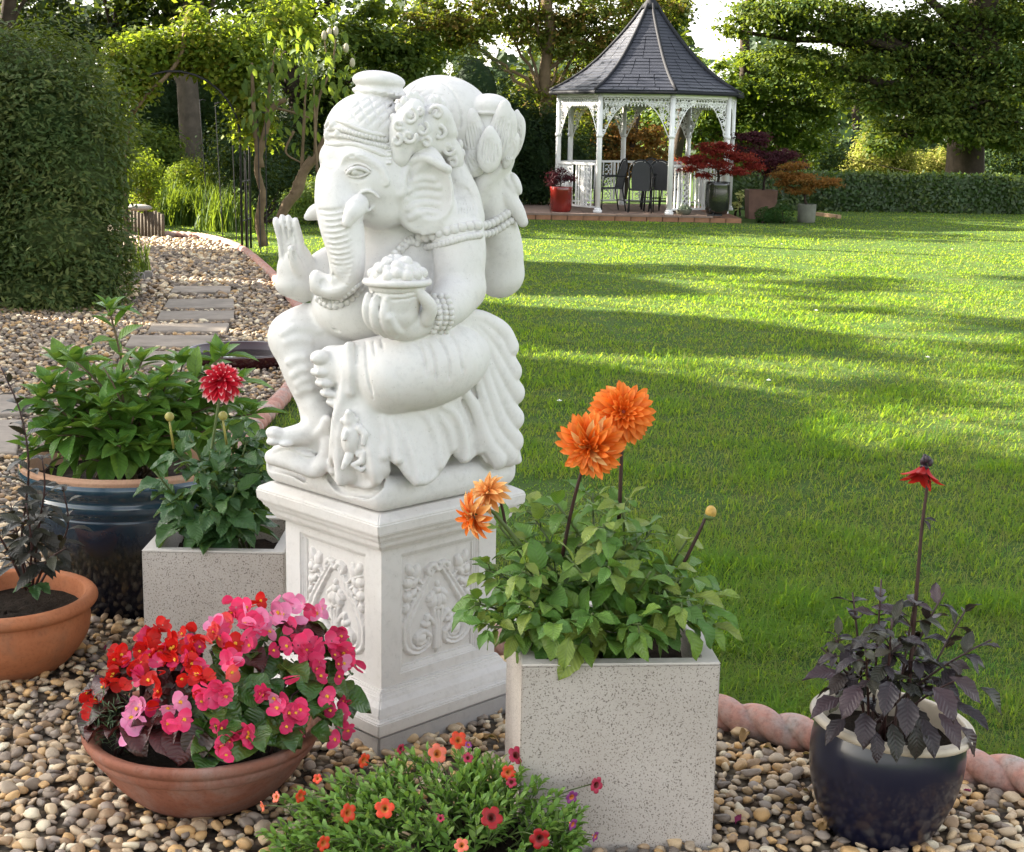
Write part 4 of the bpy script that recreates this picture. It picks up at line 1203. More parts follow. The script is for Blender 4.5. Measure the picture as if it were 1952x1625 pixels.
def leafy_stem(pl, pts, meshes, L, step, mat, leaflets=3, start=.3, droop=.35, pet=.5, rad=(.005, .0025), twist=1.57, size_tip=.55, rise=.45, sm=True, whorl=2):
    pts = np.asarray(pts); seg = np.linalg.norm(np.diff(pts, axis=0), axis=1); S = np.concatenate([[0], np.cumsum(seg)])
    if sm: pl.stem(pts, np.linspace(rad[0], rad[1], len(pts)), mat)
    ph = random.uniform(0, 6.28); s_ = S[-1] * start + random.uniform(0, step * .5)
    twigs = MB(); used = False
    while s_ < S[-1] * .995:
        p = np.array([np.interp(s_, S, pts[:, k]) for k in range(3)]); f = s_ / S[-1]
        q = np.array([np.interp(min(s_ + .01, S[-1]), S, pts[:, k]) for k in range(3)]); t = unit(q - p) if s_ + .01 < S[-1] else unit(pts[-1] - pts[-2])
        a = unit(np.cross(t, [.3, .2, 1] if abs(t[2]) < .95 else [1, 0, 0])); b_ = np.cross(t, a)
        for w in range(whorl):
            al = ph + w * 2 * math.pi / whorl + random.uniform(-.3, .3)
            o = math.cos(al) * a + math.sin(al) * b_
            d = unit(o + t * (rise + .8 * f * f) + np.array([0, 0, random.uniform(-.25, .2)]))
            l = L * (1 - (1 - size_tip) * f ** 2) * random.uniform(.78, 1.18)
            pe = p + d * l * pet
            if leaflets > 1 and l > L * .5:
                twigs.tube([p - pl.root, (p + pe) / 2 + [0, 0, .004] - pl.root, pe - pl.root], [.0022, .0018, .0014], 4); used = True
                sd = unit(np.cross(d, [0, 0, 1]))
                for k in range(leaflets):
                    if k == 0: dd, bp, ls = d, pe, l
                    else:
                        sg = 1 if k % 2 else -1; fr = 1.0 - .32 * ((k + 1) // 2)
                        dd = unit(d * .55 + sd * sg * .9); bp = p + (pe - p) * max(.3, fr + .2); ls = l * .72
                    dd = unit(dd + np.array([0, 0, -droop * random.uniform(.2, 1.1)]))
                    pl.leaf(random.choice(meshes), bp, dd, unit(np.array([random.gauss(0, .3), random.gauss(-.12, .3), 1])), ls)
            else:
                dd = unit(d + np.array([0, 0, -droop * random.uniform(.1, 1.0)]))
                pl.leaf(random.choice(meshes), p + d * l * .06, dd, unit(np.array([random.gauss(0, .25), random.gauss(-.1, .25), 1]) + .25 * t), l)
        ph += twist; s_ += step * random.uniform(.8, 1.2) * (1 - .35 * f)
    if used: stuff(twigs.build('leaf_stalk', mat, pl.t, True))
def petal_mat(name, base, tip, mid=None, rough=.5, trans=.3, tipat=.88, midat=.62):
    m, nt, b, out = new_mat(name)
    uv = nt.nodes.new('ShaderNodeUVMap'); sp_ = nt.nodes.new('ShaderNodeSeparateXYZ'); nt.links.new(uv.outputs[0], sp_.inputs[0])
    st = [(0.0, base), (midat, mid or base), (tipat, tip), (1.0, tip)]
    c = ramp(nt, sp_.outputs[1], st)
    oi = nt.nodes.new('ShaderNodeObjectInfo'); vr = N(nt, 'ShaderNodeMapRange', inp={'To Min': .82, 'To Max': 1.15}); nt.links.new(oi.outputs['Random'], vr.inputs['Value'])
    h = nt.nodes.new('ShaderNodeHueSaturation'); nt.links.new(c, h.inputs['Color']); nt.links.new(vr.outputs[0], h.inputs['Value'])
    nt.links.new(h.outputs[0], b.inputs['Base Color']); b.inputs['Roughness'].default_value = rough; b.inputs['Specular IOR Level'].default_value = .25
    t = nt.nodes.new('ShaderNodeBsdfTranslucent'); nt.links.new(h.outputs[0], t.inputs['Color'])
    mx = N(nt, 'ShaderNodeMixShader', inp={0: trans}); nt.links.new(b.outputs[0], mx.inputs[1]); nt.links.new(t.outputs[0], mx.inputs[2]); nt.links.new(mx.outputs[0], out.inputs['Surface'])
    return m
def dahlia_flower(pl, pos, face, R_, pmesh, rings, cmat, centre=.18, back=None, label=None, arc=None):
    """rings: (count, tilt above the flower plane in degrees, length, start radius)"""
    face = unit(face); a = unit(np.cross(face, [0, 0, 1.0] if abs(face[2]) < .95 else [1, 0, 0])); b_ = np.cross(a, face)
    fl = bpy.data.objects.new('flower', None); COL.objects.link(fl); fl.parent = pl.t; fl.location = Vector(np.asarray(pos) - pl.root); fl.empty_display_size = .02
    if label: fl['label'] = label
    for ri, (cnt, tilt, ln, r0) in enumerate(rings):
        for k in range(cnt):
            th = 2 * math.pi * (k + .5 * (ri % 2)) / cnt + random.uniform(-.1, .1)
            if arc and not (arc[0] < (th % 6.283) < arc[1]): continue
            o = math.cos(th) * a + math.sin(th) * b_
            tl = R(tilt + random.uniform(-9, 9))
            d = o * math.cos(tl) + face * math.sin(tl)
            n = face * math.cos(tl) - o * math.sin(tl)
            M = frame(o * R_ * r0 + face * R_ * (.05 * ri), d, n, R_ * ln * random.uniform(.9, 1.08))
            q = bpy.data.objects.new('petal', random.choice(pmesh)); COL.objects.link(q); q.parent = fl; q.matrix_local = M
    b = MB()
    if centre: b.ball(face * R_ * .12, R_ * centre, 10, 6)
    b.tube([-face * R_ * .30, -face * R_ * .12, face * R_ * .02], [R_ * .06, R_ * .22, R_ * .26], 10)
    b.build('flower_centre', cmat, fl, True)
    return fl

# ------------------------------------------------------------------ pots
def glaze(name, col, rough=.12, coat=.6, var=.3, scale=4, streak=None):
    m, nt, b, out = new_mat(name)
    c = ramp(nt, noise_tex(nt, scale, 5, .6), [(.3, tuple(np.array(col) * (1 - var))), (.7, tuple(np.array(col) * (1 + var)))])
    if streak:
        tc = nt.nodes.new('ShaderNodeTexCoord'); mp = N(nt, 'ShaderNodeMapping'); mp.inputs['Scale'].default_value = (26, 26, 1.4); nt.links.new(tc.outputs['Object'], mp.inputs['Vector'])
        n = N(nt, 'ShaderNodeTexNoise', inp={'Scale': 1.0, 'Detail': 4.0, 'Roughness': .6}); nt.links.new(mp.outputs[0], n.inputs['Vector'])
        sz = nt.nodes.new('ShaderNodeSeparateXYZ'); nt.links.new(tc.outputs['Object'], sz.inputs[0])
        j = N(nt, 'ShaderNodeMath', operation='MULTIPLY_ADD', inp={1: .16}); nt.links.new(n.outputs['Fac'], j.inputs[0]); nt.links.new(sz.outputs[2], j.inputs[2])
        mr = N(nt, 'ShaderNodeMapRange', inp={'From Min': streak[0], 'From Max': streak[1]}); nt.links.new(j.outputs[0], mr.inputs['Value'])
        c = ramp(nt, mr.outputs[0], streak[2])
    nt.links.new(c, b.inputs['Base Color']); b.inputs['Roughness'].default_value = rough; b.inputs['Coat Weight'].default_value = coat; b.inputs['Coat Roughness'].default_value = .05
    b.inputs['Specular IOR Level'].default_value = .5
    return m
def terracotta(name, a, b2, grime, lo, hi):
    """fired clay with lime bloom and soil stains"""
    m, nt, b, out = new_mat(name)
    c = ramp(nt, noise_tex(nt, 9, 6, .65), [(.28, a), (.70, b2)])
    st = ramp(nt, noise_tex(nt, 4.5, 6, .7, dist=.6), [(lo, (0, 0, 0)), (hi, (1, 1, 1))])
    c = mixc(nt, st, c, grime)
    c = mixc(nt, .7, c, ramp(nt, noise_tex(nt, 90, 4, .7), [(.3, (.72, .70, .68)), (.5, (1.02, 1.02, 1.02))]), 'MULTIPLY')
    nt.links.new(c, b.inputs['Base Color']); b.inputs['Roughness'].default_value = .82; b.inputs['Specular IOR Level'].default_value = .25
    bump(nt, noise_tex(nt, 110, 4), .3, .003, b)
    return m
M_SOIL = simple_mat('potting_soil', (0.022, 0.016, 0.011), .95, .5, 40, .1, .9, 60)
def soil(parent, r, z, box=None):
    n = 40
    b = MB()
    if box: 
        k = 13; g = np.linspace(-box, box, k); X, Y = np.meshgrid(g, g, indexing='ij'); Z = z + rng.uniform(-.008, .008, X.shape)
    else:
        k = 13; rr = np.linspace(0.0, r, k); th = np.linspace(0, 2 * math.pi, 25); X = np.outer(rr, np.cos(th)); Y = np.outer(rr, np.sin(th)); Z = z + rng.uniform(-.006, .006, X.shape); Z[:, -1] = Z[:, 0]
    i = np.arange(X.size).reshape(X.shape); F = np.stack([i[:-1, :-1], i[1:, :-1], i[1:, 1:], i[:-1, 1:]], -1).reshape(-1, 4)
    obj('soil', mesh_from('soil', np.stack([X, Y, Z], -1).reshape(-1, 3), F), M_SOIL, parent)
def pot(name, label, cat, loc, prof, mat, soil_z, soil_r, rim=None, rim_mat=None, tilt=(0, 0), part='bowl'):
    t = thing(name, label, cat, loc); t.rotation_euler = (tilt[0], tilt[1], 0)
    q = spline(np.array(prof), len(prof) * 4)
    b = MB(); b.lathe(q, 64); o = b.build(part, mat, t, True)
    bm = bmesh.new(); bm.from_mesh(o.data); bmesh.ops.recalc_face_normals(bm, faces=bm.faces); bm.to_mesh(o.data); bm.free()
    if rim is not None:
        b = MB(); b.lathe(spline(np.array(rim), len(rim) * 5), 64); r = b.build('rim', rim_mat, t, True)
        bm = bmesh.new(); bm.from_mesh(r.data); bmesh.ops.recalc_face_normals(bm, faces=bm.faces); bm.to_mesh(r.data); bm.free()
    soil(t, soil_r, soil_z)
    NO_PEB.append((loc[0], loc[1], max(.05, prof[0][0] * .9)))
    return t

# --- big blue bowl
BB = at(252, 900, 4.83); BB[2] = 0
M_BLUE = glaze('dripped_blue_glaze', (0.02, 0.05, 0.10), .14, .7, streak=(.02, .60, [(0.0, (.004, .004, .007)), (.30, (.006, .007, .014)), (.50, (.022, .020, .014)), (.62, (.012, .020, .034)), (.74, (.014, .034, .052)), (.88, (.020, .050, .075)), (1.0, (.05, .085, .105))]))
M_RAWCLAY = terracotta('raw_clay_rim', (.36, .20, .125), (.50, .31, .20), (.30, .27, .24), .55, .75)
pot('blue_bowl', 'large dark blue glazed bowl with raw clay rim behind the square planter', 'planter', BB,
    [(.22, 0), (.24, .004), (.275, .10), (.315, .24), (.336, .345), (.335, .362), (.340, .375), (.347, .388), (.348, .405), (.344, .418), (.347, .43), (.362, .45), (.368, .468), (.362, .482)], M_BLUE, .43, .335,
    [(.3625, .4815), (.362, .495), (.345, .500), (.333, .494), (.331, .42)], M_RAWCLAY)
# --- blue pot at the right
BP = at(1673, 1500, 3.20); BP[2] = 0
M_COBALT = glaze('dark_cobalt_glaze', (0.0055, 0.0065, 0.020), .28, .35, .18, 4)
M_CREAMRIM = simple_mat('cream_stoneware_rim', (.50, .43, .33), .45, .22, 9, .4, .1)
pot('blue_pot', 'round dark blue glazed pot with cream rim standing by the rope edging', 'plant pot', BP,
    [(.105, 0), (.112, .004), (.140, .05), (.164, .115), (.175, .175), (.176, .225), (.168, .268)], M_COBALT, .235, .160,
    [(.1685, .267), (.182, .270), (.188, .279), (.184, .288), (.173, .289), (.164, .284), (.161, .22)], M_CREAMRIM, tilt=(R(0), R(4.5)))
# --- terracotta pot, far left
TP = at(12, 1150, 4.16); TP[2] = 0
M_TERRA = terracotta('orange_terracotta', (.39, .135, .058), (.47, .185, .085), (.26, .14, .085), .55, .80)
pot('terracotta_pot', 'orange terracotta pot with rolled rim holding the bronze-leaved plant', 'plant pot', TP,
    [(.13, 0), (.145, .003), (.19, .045), (.228, .10), (.240, .15), (.236, .182), (.238, .192), (.252, .196), (.262, .208), (.262, .222), (.250, .234), (.234, .232), (.224, .22), (.218, .14)], M_TERRA, .175, .219)
# --- wide terracotta bowl
TB = at(392, 1480, 3.33); TB[2] = 0
M_TERRA2 = terracotta('weathered_terracotta', (.21, .078, .050), (.29, .115, .070), (.29, .21, .18), .48, .78)
pot('terracotta_bowl', 'wide weathered terracotta bowl full of red and pink begonias', 'planter', TB,
    [(.12, 0), (.135, .003), (.175, .03), (.222, .080), (.248, .122), (.254, .132), (.262, .136), (.270, .150), (.272, .160), (.275, .164), (.284, .174), (.286, .186), (.279, .193), (.262, .190), (.254, .178), (.235, .12)], M_TERRA2, .150, .240)
# --- black pot of the trailing petunias
KP = at(905, 1690, 2.93); KP[2] = 0
M_BLACKPL = simple_mat('black_plastic', (.012, .012, .013), .30, .2, 12, .5)
pot('black_pot', 'small black plastic pot almost hidden under trailing petunias', 'plant pot', KP,
    [(.10, 0), (.105, .003), (.118, .06), (.125, .095), (.132, .097), (.134, .108), (.127, .110), (.121, .102), (.118, .08)], M_BLACKPL, .085, .119)
# --- square planters
m, nt, b, out = new_mat('speckled_terrazzo')
n1 = noise_tex(nt, 260, 2, .5); n2 = noise_tex(nt, 5, 4, .6); n3 = noise_tex(nt, 150, 3, .6)
c = ramp(nt, n1, [(.0, (.10, .085, .07)), (.355, (.18, .155, .13)), (.41, (.44, .395, .35)), (1.0, (.50, .455, .405))], 'LINEAR')
c = mixc(nt, .6, c, ramp(nt, n2, [(.35, (.86, .84, .82)), (.65, (1.04, 1.04, 1.04))]), 'MULTIPLY')
nt.links.new(c, b.inputs['Base Color']); b.inputs['Roughness'].default_value = .7
bump(nt, n1, .4, .0015, b); M_TERRAZZO = m
M_PLRIM = simple_mat('pale_ground_concrete', (.58, .54, .49), .75, .10, 25, bmp=.2, bscale=150)
def square_planter(label, loc, half, h, rz):
    t = thing('square_planter', label, 'planter', loc, None, rz)
    w = .035
    def wall(name, mat, z0, z1, out_, in_):
        b = MB(); v = []
        for z, hh in ((z0, out_), (z1, out_), (z1, in_), (z0, in_)):
            v += [[-hh, -hh, z], [hh, -hh, z], [hh, hh, z], [-hh, hh, z]]
        f = []
        for i in range(3):
            for j in range(4):
                k = (j + 1) % 4; f.append((i * 4 + j, i * 4 + k, (i + 1) * 4 + k, (i + 1) * 4 + j))
        b.add(v, f); return b.build(name, mat, t, bevel=.003)
    wall('box', M_TERRAZZO, 0, h - .004, half, half - w)
    wall('rim', M_PLRIM, h - .0038, h, half + .0006, half - w - .001)
    soil(t, 0, h - .075, half - w + .002)
    NO_PEB.append((loc[0], loc[1], half * .95))
    return t
a = gnd(988, 1612, .028); RZ1 = R(4.5); H1 = .2205
PLR = np.array([a[0] + H1 * math.cos(RZ1) - H1 * math.sin(RZ1), a[1] + H1 * math.sin(RZ1) + H1 * math.cos(RZ1), 0])
square_planter('square speckled grey planter in front, holding the orange dahlias', PLR, H1, .456, RZ1)
PLL = np.array([at(270, 1052, 4.07)[0] + .205, 4.07 + .205, 0])
square_planter('square speckled grey planter behind the pedestal, holding the red and white dahlia', PLL, .205, .40, 0)
# --- maroon water dish on the path
M_MAROON = glaze('maroon_glaze', (.030, .006, .007), .12, .7)
M_WATER = glaze('dark_water', (.012, .011, .008), .03, .0)
DP = gnd(462, 694); t = thing('water_dish', 'low dark maroon glazed dish lying on the gravel behind the statue', 'dish', DP)
b = MB(); b.lathe(spline(np.array([(.30, 0), (.35, .01), (.385, .07), (.39, .10), (.375, .103), (.362, .09), (.34, .03)]), 24), 64); b.build('dish_wall', M_MAROON, t, True)
b = MB(); b.lathe([(.001, .05), (.349, .05)], 48); b.build('water', M_WATER, t)
NO_PEB.append((DP[0], DP[1], .36))
# ------------------------------------------------------------------ potted plants
M_STEM_G = simple_mat('green_stem', (.085, .12, .035), .5, .25, 20)
M_STEM_D = simple_mat('dark_stem', (.045, .020, .018), .45, .3, 20)
M_STEM_B = simple_mat('woody_stem', (.14, .10, .06), .7, .3, 20)
M_DAHLEAF = leaf_mat('dahlia_leaf', [(.095, .215, .034), (.125, .245, .038), (.075, .180, .034), (.16, .27, .040), (.22, .28, .05)], .22, .42, .45, (.11, .17, .06))
M_DAHLEAF2 = leaf_mat('dark_green_dahlia_leaf', [(.038, .105, .030), (.048, .12, .034), (.032, .090, .030), (.060, .135, .034)], .18, .40, .45, (.075, .13, .05))
M_YELLEAF = leaf_mat('yellowing_leaf', [(.22, .22, .05), (.30, .27, .05)], .3, .5, .4, (.30, .28, .10))
M_HYDLEAF = leaf_mat('hydrangea_leaf', [(.095, .225, .034), (.125, .26, .040), (.078, .19, .034), (.17, .30, .045)], .28, .40, .6, (.10, .18, .055))
M_DARKLEAF = leaf_mat('purple_black_leaf', [(.030, .024, .026), (.038, .027, .030), (.028, .030, .022), (.050, .052, .024), (.056, .034, .038)], .10, .36, .4, (.060, .036, .042), tcol=(.10, .06, .02))
M_BRONZELEAF = leaf_mat('bronze_leaf', [(.030, .030, .022), (.038, .034, .024), (.024, .028, .020), (.044, .046, .024)], .12, .42, .4, (.06, .045, .04), tcol=(.12, .10, .02))
def leafset(nm, mat, k=4, **kw):
    out = []
    for i in range(k):
        a = dict(kw); a['curl'] = kw.get('curl', .5) * (0.5 + .35 * i); a['fold'] = kw.get('fold', .18) * (1.3 - .2 * i); a['W'] = kw.get('W', .45) * (.9 + .07 * i)
        out.append(leaf_mesh(nm, mat=mat, seed=i, **a))
    return out
DAH = leafset('dahlia_leaf', M_DAHLEAF, W=.56, p=.80, q=.85, serr=.07, nl=9, curl=.55, wave=.5)
DAH2 = leafset('green_dahlia_leaf', M_DAHLEAF2, W=.62, p=.78, q=.85, serr=.10, nl=9, curl=.6, wave=.7)
YEL = leafset('yellow_leaf', M_YELLEAF, 2, W=.55, p=.8, q=.85, serr=.06, nl=9, curl=.8, wave=.8)
HYD = leafset('hydrangea_leaf', M_HYDLEAF, W=.48, p=.92, q=.95, serr=.03, nl=9, curl=.45, fold=.28)
DRK = leafset('dark_leaf', M_DARKLEAF, W=.48, p=.85, q=.95, serr=.09, nl=9, curl=.7, fold=.15, wave=.5)
BRZ = leafset('bronze_leaf', M_BRONZELEAF, W=.44, p=.88, q=1.0, serr=.07, nl=9, curl=.6)

# --- orange dahlia in the front planter
P = Plant('orange_dahlia', 'green dahlia with orange blooms growing in the front square planter', 'plant', (PLR[0], PLR[1], .384))
def W(px, py, d): return at(px, py, PLR[1] - d)
def soilpt(c, r, z): a = random.uniform(0, 6.28); q = r * math.sqrt(random.random()); return np.array([c[0] + q * math.cos(a), c[1] + q * math.sin(a), z])
random.seed(11)
for (x, y, d) in ((950, 1000, .04), (1010, 975, -.05), (1060, 960, .05), (1130, 940, -.08), (1190, 960, .06), (1250, 1000, -.06), (1310, 1030, .02), (1330, 1100, .08), (1345, 1165, .12), (1300, 1150, .20),
                  (925, 1085, .06), (905, 1150, .14), (930, 1195, .20), (1000, 1090, .20), (1080, 1060, .20), (1160, 1080, .22), (1240, 1090, .18), (1040, 1190, .26), (1130, 1170, .27), (1220, 1190, .25), (985, 1150, .24),
                  (1100, 1010, .02), (1220, 1030, .05), (1000, 1030, .05), (1280, 1085, .10), (960, 1120, .15), (1150, 1000, .15)):
    leafy_stem(P, curve3(soilpt(PLR, .11, .365), W(x, y, d)), DAH, .095, .055, M_STEM_G, 3 if random.random() < .6 else 1, start=.45, droop=.55, pet=.42)
for (x, y, d, dx, dz) in ((1355, 1160, .16, .8, -.3), (1340, 1195, .17, 1, -.5), (1320, 1135, .15, .7, .1), (1360, 1190, .14, 1, -.1), (1330, 1180, .2, .6, -.7), (1085, 1215, .28, -.2, -.9), (1350, 1140, .12, .6, .3), (1310, 1200, .22, .5, -.8)):
    P.leaf(random.choice(YEL), W(x, y, d), (dx, -.35, dz), (0, -.3, 1), .075)
P.flush(M_DAHLEAF)
M_ORANGE = petal_mat('orange_petal', (.74, .13, .010), (.88, .27, .05), (.82, .18, .016))
M_FADED = petal_mat('faded_orange_petal', (.66, .24, .05), (.82, .50, .20), (.76, .34, .10))
M_OCENTRE = simple_mat('orange_flower_centre', (.34, .05, .02), .6, .3, 60)
M_CALYX = simple_mat('green_calyx', (.08, .12, .03), .55, .3, 40)
PET = [leaf_mesh('petal', 1, .30 + .02 * i, .86, .42, .50, c_, nl=8, mat=M_ORANGE, seed=i) for i, c_ in enumerate((-.35, .1, .45))]
PETF = [leaf_mesh('faded_petal', 1, .32, .9, .7, .45, c_, nl=6, mat=M_FADED, seed=i) for i, c_ in enumerate((.5, .9, -.3))]
RINGS = [(15, -32, .86, .12), (18, -14, .92, .12), (18, 2, .90, .12), (17, 17, .80, .11), (15, 33, .66, .10), (12, 50, .50, .09), (8, 68, .34, .06)]
f1, f2, f3, f4 = W(1186, 788, .05), W(1128, 848, .11), W(932, 940, .10), W(906, 984, .13)
dahlia_flower(P, f1, (.05, -1, .35), .073, PET, RINGS, M_OCENTRE, .20)
dahlia_flower(P, f2, (-.34, -.85, -.22), .076, PET + PET + PETF[:1], RINGS, M_ORANGE, .10)
dahlia_flower(P, f3, (-.45, -.5, .55), .052, PETF, [(13, -20, .95, .12), (12, 10, .85, .1), (10, 35, .7, .1), (8, 60, .5, .06)], M_CALYX, .0, label='faded pale orange flower beside the plinth cap')
dahlia_flower(P, f4, (-.85, -.45, -.35), .058, PETF[:2] + PET[1:2], [(12, -10, .95, .12), (12, 12, .9, .1), (10, 35, .75, .1), (8, 60, .5, .06)], M_CALYX, .0, label='faded drooping orange flower beside the plinth')
for pts, r0, r1 in (([W(1180, 990, .02), W(1183, 920, .03), W(1186, 825, .03), f1 + [0, .02, -.01]], .0055, .004), ([W(1072, 1060, .05), W(1090, 970, .06), W(1112, 890, .08), f2 + [.01, .02, 0]], .005, .0035),
                    ([W(1000, 1050, .06), W(960, 1000, .08), W(938, 975, .09), f4 + [.02, .01, .01]], .006, .004), ([W(965, 1010, .07), W(955, 960, .08), f3 + [.012, .01, -.01]], .004, .003),
                    ([W(1298, 1085, .05), W(1330, 1020, .06), W(1346, 985, .06)], .0045, .0035)):
    P.stem(spline(np.array(pts), 12), np.linspace(r0, r1, 12), M_STEM_D if r0 < .0056 else M_STEM_G)
bd = W(1355, 977, .06); b = MB(); b.ball(bd - P.root, (.013, .013, .016), 12, 8); b.build('flower_bud', simple_mat('opening_bud', (.45, .28, .06), .5, .4, 70), P.t, True)
b = MB(); b.ball(bd - P.root + [-.003, 0, -.010], (.0135, .0135, .009), 12, 8); b.build('calyx', M_CALYX, P.t, True)

# --- dark dahlia in the blue pot
BPs = (BP[0], BP[1], .232)
P = Plant('dark_dahlia', 'black-purple leaved dahlia with one red flower in the blue pot', 'plant', BPs)
W2 = lambda px, py, d: at(px, py, BP[1] - d)
random.seed(5)
for (x, y, d) in ((1680, 1105, .0), (1745, 1140, .02), (1590, 1215, .05), (1565, 1235, .0), (1625, 1130, -.03), (1860, 1235, .05), (1890, 1220, -.02), (1840, 1165, -.05), (1800, 1130, -.02), (1700, 1180, .08), (1650, 1240, .12), (1840, 1290, .10)):
    leafy_stem(P, curve3(soilpt(BP, .05, .232), W2(x, y, d)), DRK, .085, .058, M_STEM_D, 3 if random.random() < .55 else 1, start=.40, droop=.45, pet=.45, rad=(.004, .002))
for (x, y, d, dx, dy, dz, s_) in ((1600, 1330, .12, -.9, -.5, -.2, .085), (1650, 1360, .16, -.2, -1, -.5, .085), (1700, 1380, .18, .1, -1, -.9, .085), (1760, 1370, .17, .3, -1, -.8, .09), (1790, 1360, .16, .6, -.9, -.5, .09), (1820, 1340, .12, .9, -.6, -.4, .09),
                                (1670, 1395, .19, 0, -.8, -1, .07), (1830, 1385, .10, 1, -.3, -.9, .085), (1600, 1280, .1, -1, -.3, 0, .09), (1640, 1310, .15, -.7, -.8, -.3, .09), (1730, 1330, .18, -.2, -1, -.4, .095), (1780, 1310, .17, .5, -1, -.3, .095), (1870, 1310, .06, 1, -.3, -.6, .085),
                                (1700, 1300, .17, -.4, -1, -.3, .09), (1610, 1370, .13, -.8, -.5, -.6, .075), (1810, 1290, .12, .8, -.6, -.2, .09), (1745, 1385, .19, .1, -.7, -1, .08)):
    P.leaf(random.choice(DRK), W2(x, y, d), (dx, dy, dz), (0, -.35, 1), s_)
st = [W2(1728, 1360, .03), W2(1738, 1240, .03), W2(1748, 1120, .03), W2(1757, 1010, .03), W2(1768, 925, .03), W2(1770, 892, .03)]
P.stem(spline(np.array(st), 20), np.linspace(.0055, .003, 20), M_STEM_D)
for (dx, dz) in ((.6, -.5), (.9, .2)): P.leaf(DRK[1], W2(1759, 990, .03), (dx, -.3, dz), (0, -.2, 1), .032)
M_REDP = petal_mat('scarlet_petal', (.30, .008, .010), (.52, .030, .018), (.42, .014, .012))
REDP = [leaf_mesh('red_petal', 1, .42, .9, .65, .3, c_, nl=6, mat=M_REDP, seed=i) for i, c_ in enumerate((.5, .9))]
f = W2(1762, 893, .03)
M_DKC = simple_mat('dark_calyx', (.028, .016, .024), .5, .3, 40)
fl = dahlia_flower(P, f, (-.30, -.40, -.80), .040, REDP, [(7, 55, 1.3, .30), (6, 72, 1.15, .15)], M_DKC, .2)
b = MB()
for k in range(7): a = k * .9; b.ball((.009 * math.cos(a) + .004, .009 * math.sin(a), .014 + .004 * (k % 3)), (.006, .006, .009), 7, 5)
b.build('sepals', M_DKC, fl, True)
P.flush(M_DARKLEAF)

# --- bronze plant in the terracotta pot
P = Plant('bronze_dahlia', 'bronze-leaved dahlia in the orange terracotta pot', 'plant', (TP[0], TP[1], .172))
W3 = lambda px, py, d: at(px, py, TP[1] - d)
random.seed(9)
for pts in ([(52, 1120, 0), (40, 1040, .02), (55, 900, .04), (40, 790, .04), (2, 700, .04)], [(62, 1120, .02), (72, 1020, .05), (85, 930, .06), (80, 870, .06)], [(70, 1125, .0), (105, 1060, .0), (130, 1000, 0), (120, 930, 0)],
            [(50, 1125, .03), (20, 1060, .06), (-10, 1000, .08), (-20, 920, .06)], [(60, 1125, -.03), (40, 1050, -.08), (20, 960, -.1)], [(66, 1120, .05), (90, 1070, .1), (125, 1045, .14)], [(55, 1120, .05), (60, 1040, .1), (50, 960, .12)]):
    c_ = spline(np.array([W3(*p) for p in pts]), 14)
    leafy_stem(P, c_, BRZ, .098, .048, M_STEM_D, 3 if random.random() < .4 else 1, start=.22, droop=.35, pet=.35, rad=(.0045, .002), size_tip=.35)
for (x, y, d, dx, dz) in ((60, 1110, .05, -.8, -.15), (70, 1112, .06, .9, -.15), (64, 1115, .08, .3, -.2)):
    P.leaf(DAH2[1], W3(x, y, d), (dx, -.6, dz), (0, -.3, 1), .06)
P.flush(M_BRONZELEAF)

# --- hydrangea-like plant in the big blue bowl
P = Plant('leafy_shrub', 'bright green leafy shrub with pointed leaves in the large blue bowl', 'plant', (BB[0], BB[1], .43))
W4 = lambda px, py, d: at(px, py, BB[1] - d)
random.seed(3)
for (x, y, d, l) in ((208, 590, .05, .12), (145, 690, .10, .13), (95, 735, .12, .14), (230, 735, .15, .14), (320, 720, .10, .13), (425, 680, .0, .13), (455, 730, .05, .13), (370, 760, .12, .13), (255, 795, .22, .15), (180, 815, .22, .14), (110, 830, .2, .15),
                     (70, 790, .1, .15), (330, 830, .22, .14), (300, 780, .15, .13), (140, 770, .05, .14), (395, 720, -.06, .13), (270, 690, -.1, .14), (180, 720, -.08, .13), (400, 820, .15, .14), (230, 850, .25, .13), (60, 860, .16, .14), (290, 850, .26, .12), (480, 790, .0, .13), (110, 690, 0, .13), (350, 690, -.05, .13), (290, 740, .18, .14), (200, 780, .2, .14), (80, 760, .15, .15), (430, 770, .1, .13)):
    b0 = soilpt(BB, .12, .43); tip = W4(x, y, d)
    c_ = curve3(b0, tip, .05)
    leafy_stem(P, c_, HYD, l * 1.1, .062, M_STEM_B, 1, start=.42, droop=.28, rad=(.006, .003), size_tip=.6, rise=.55)
    t = unit(c_[-1] - c_[-2])
    for k in range(7):
        al = k * 2.4; o = np.array([math.cos(al), math.sin(al), 0])
        P.leaf(random.choice(HYD), tip, unit(o * (1.0 - .1 * k) + np.array([0, 0, .15 + .17 * k])), unit(np.array([0, 0, 1]) - .4 * o), l * (.95 - .09 * k))
tw = [W4(232, 770, .2), W4(215, 730, .2), W4(197, 700, .22)]; P.stem(tw, [.0035, .003, .002], M_STEM_B)
P.flush(M_HYDLEAF)

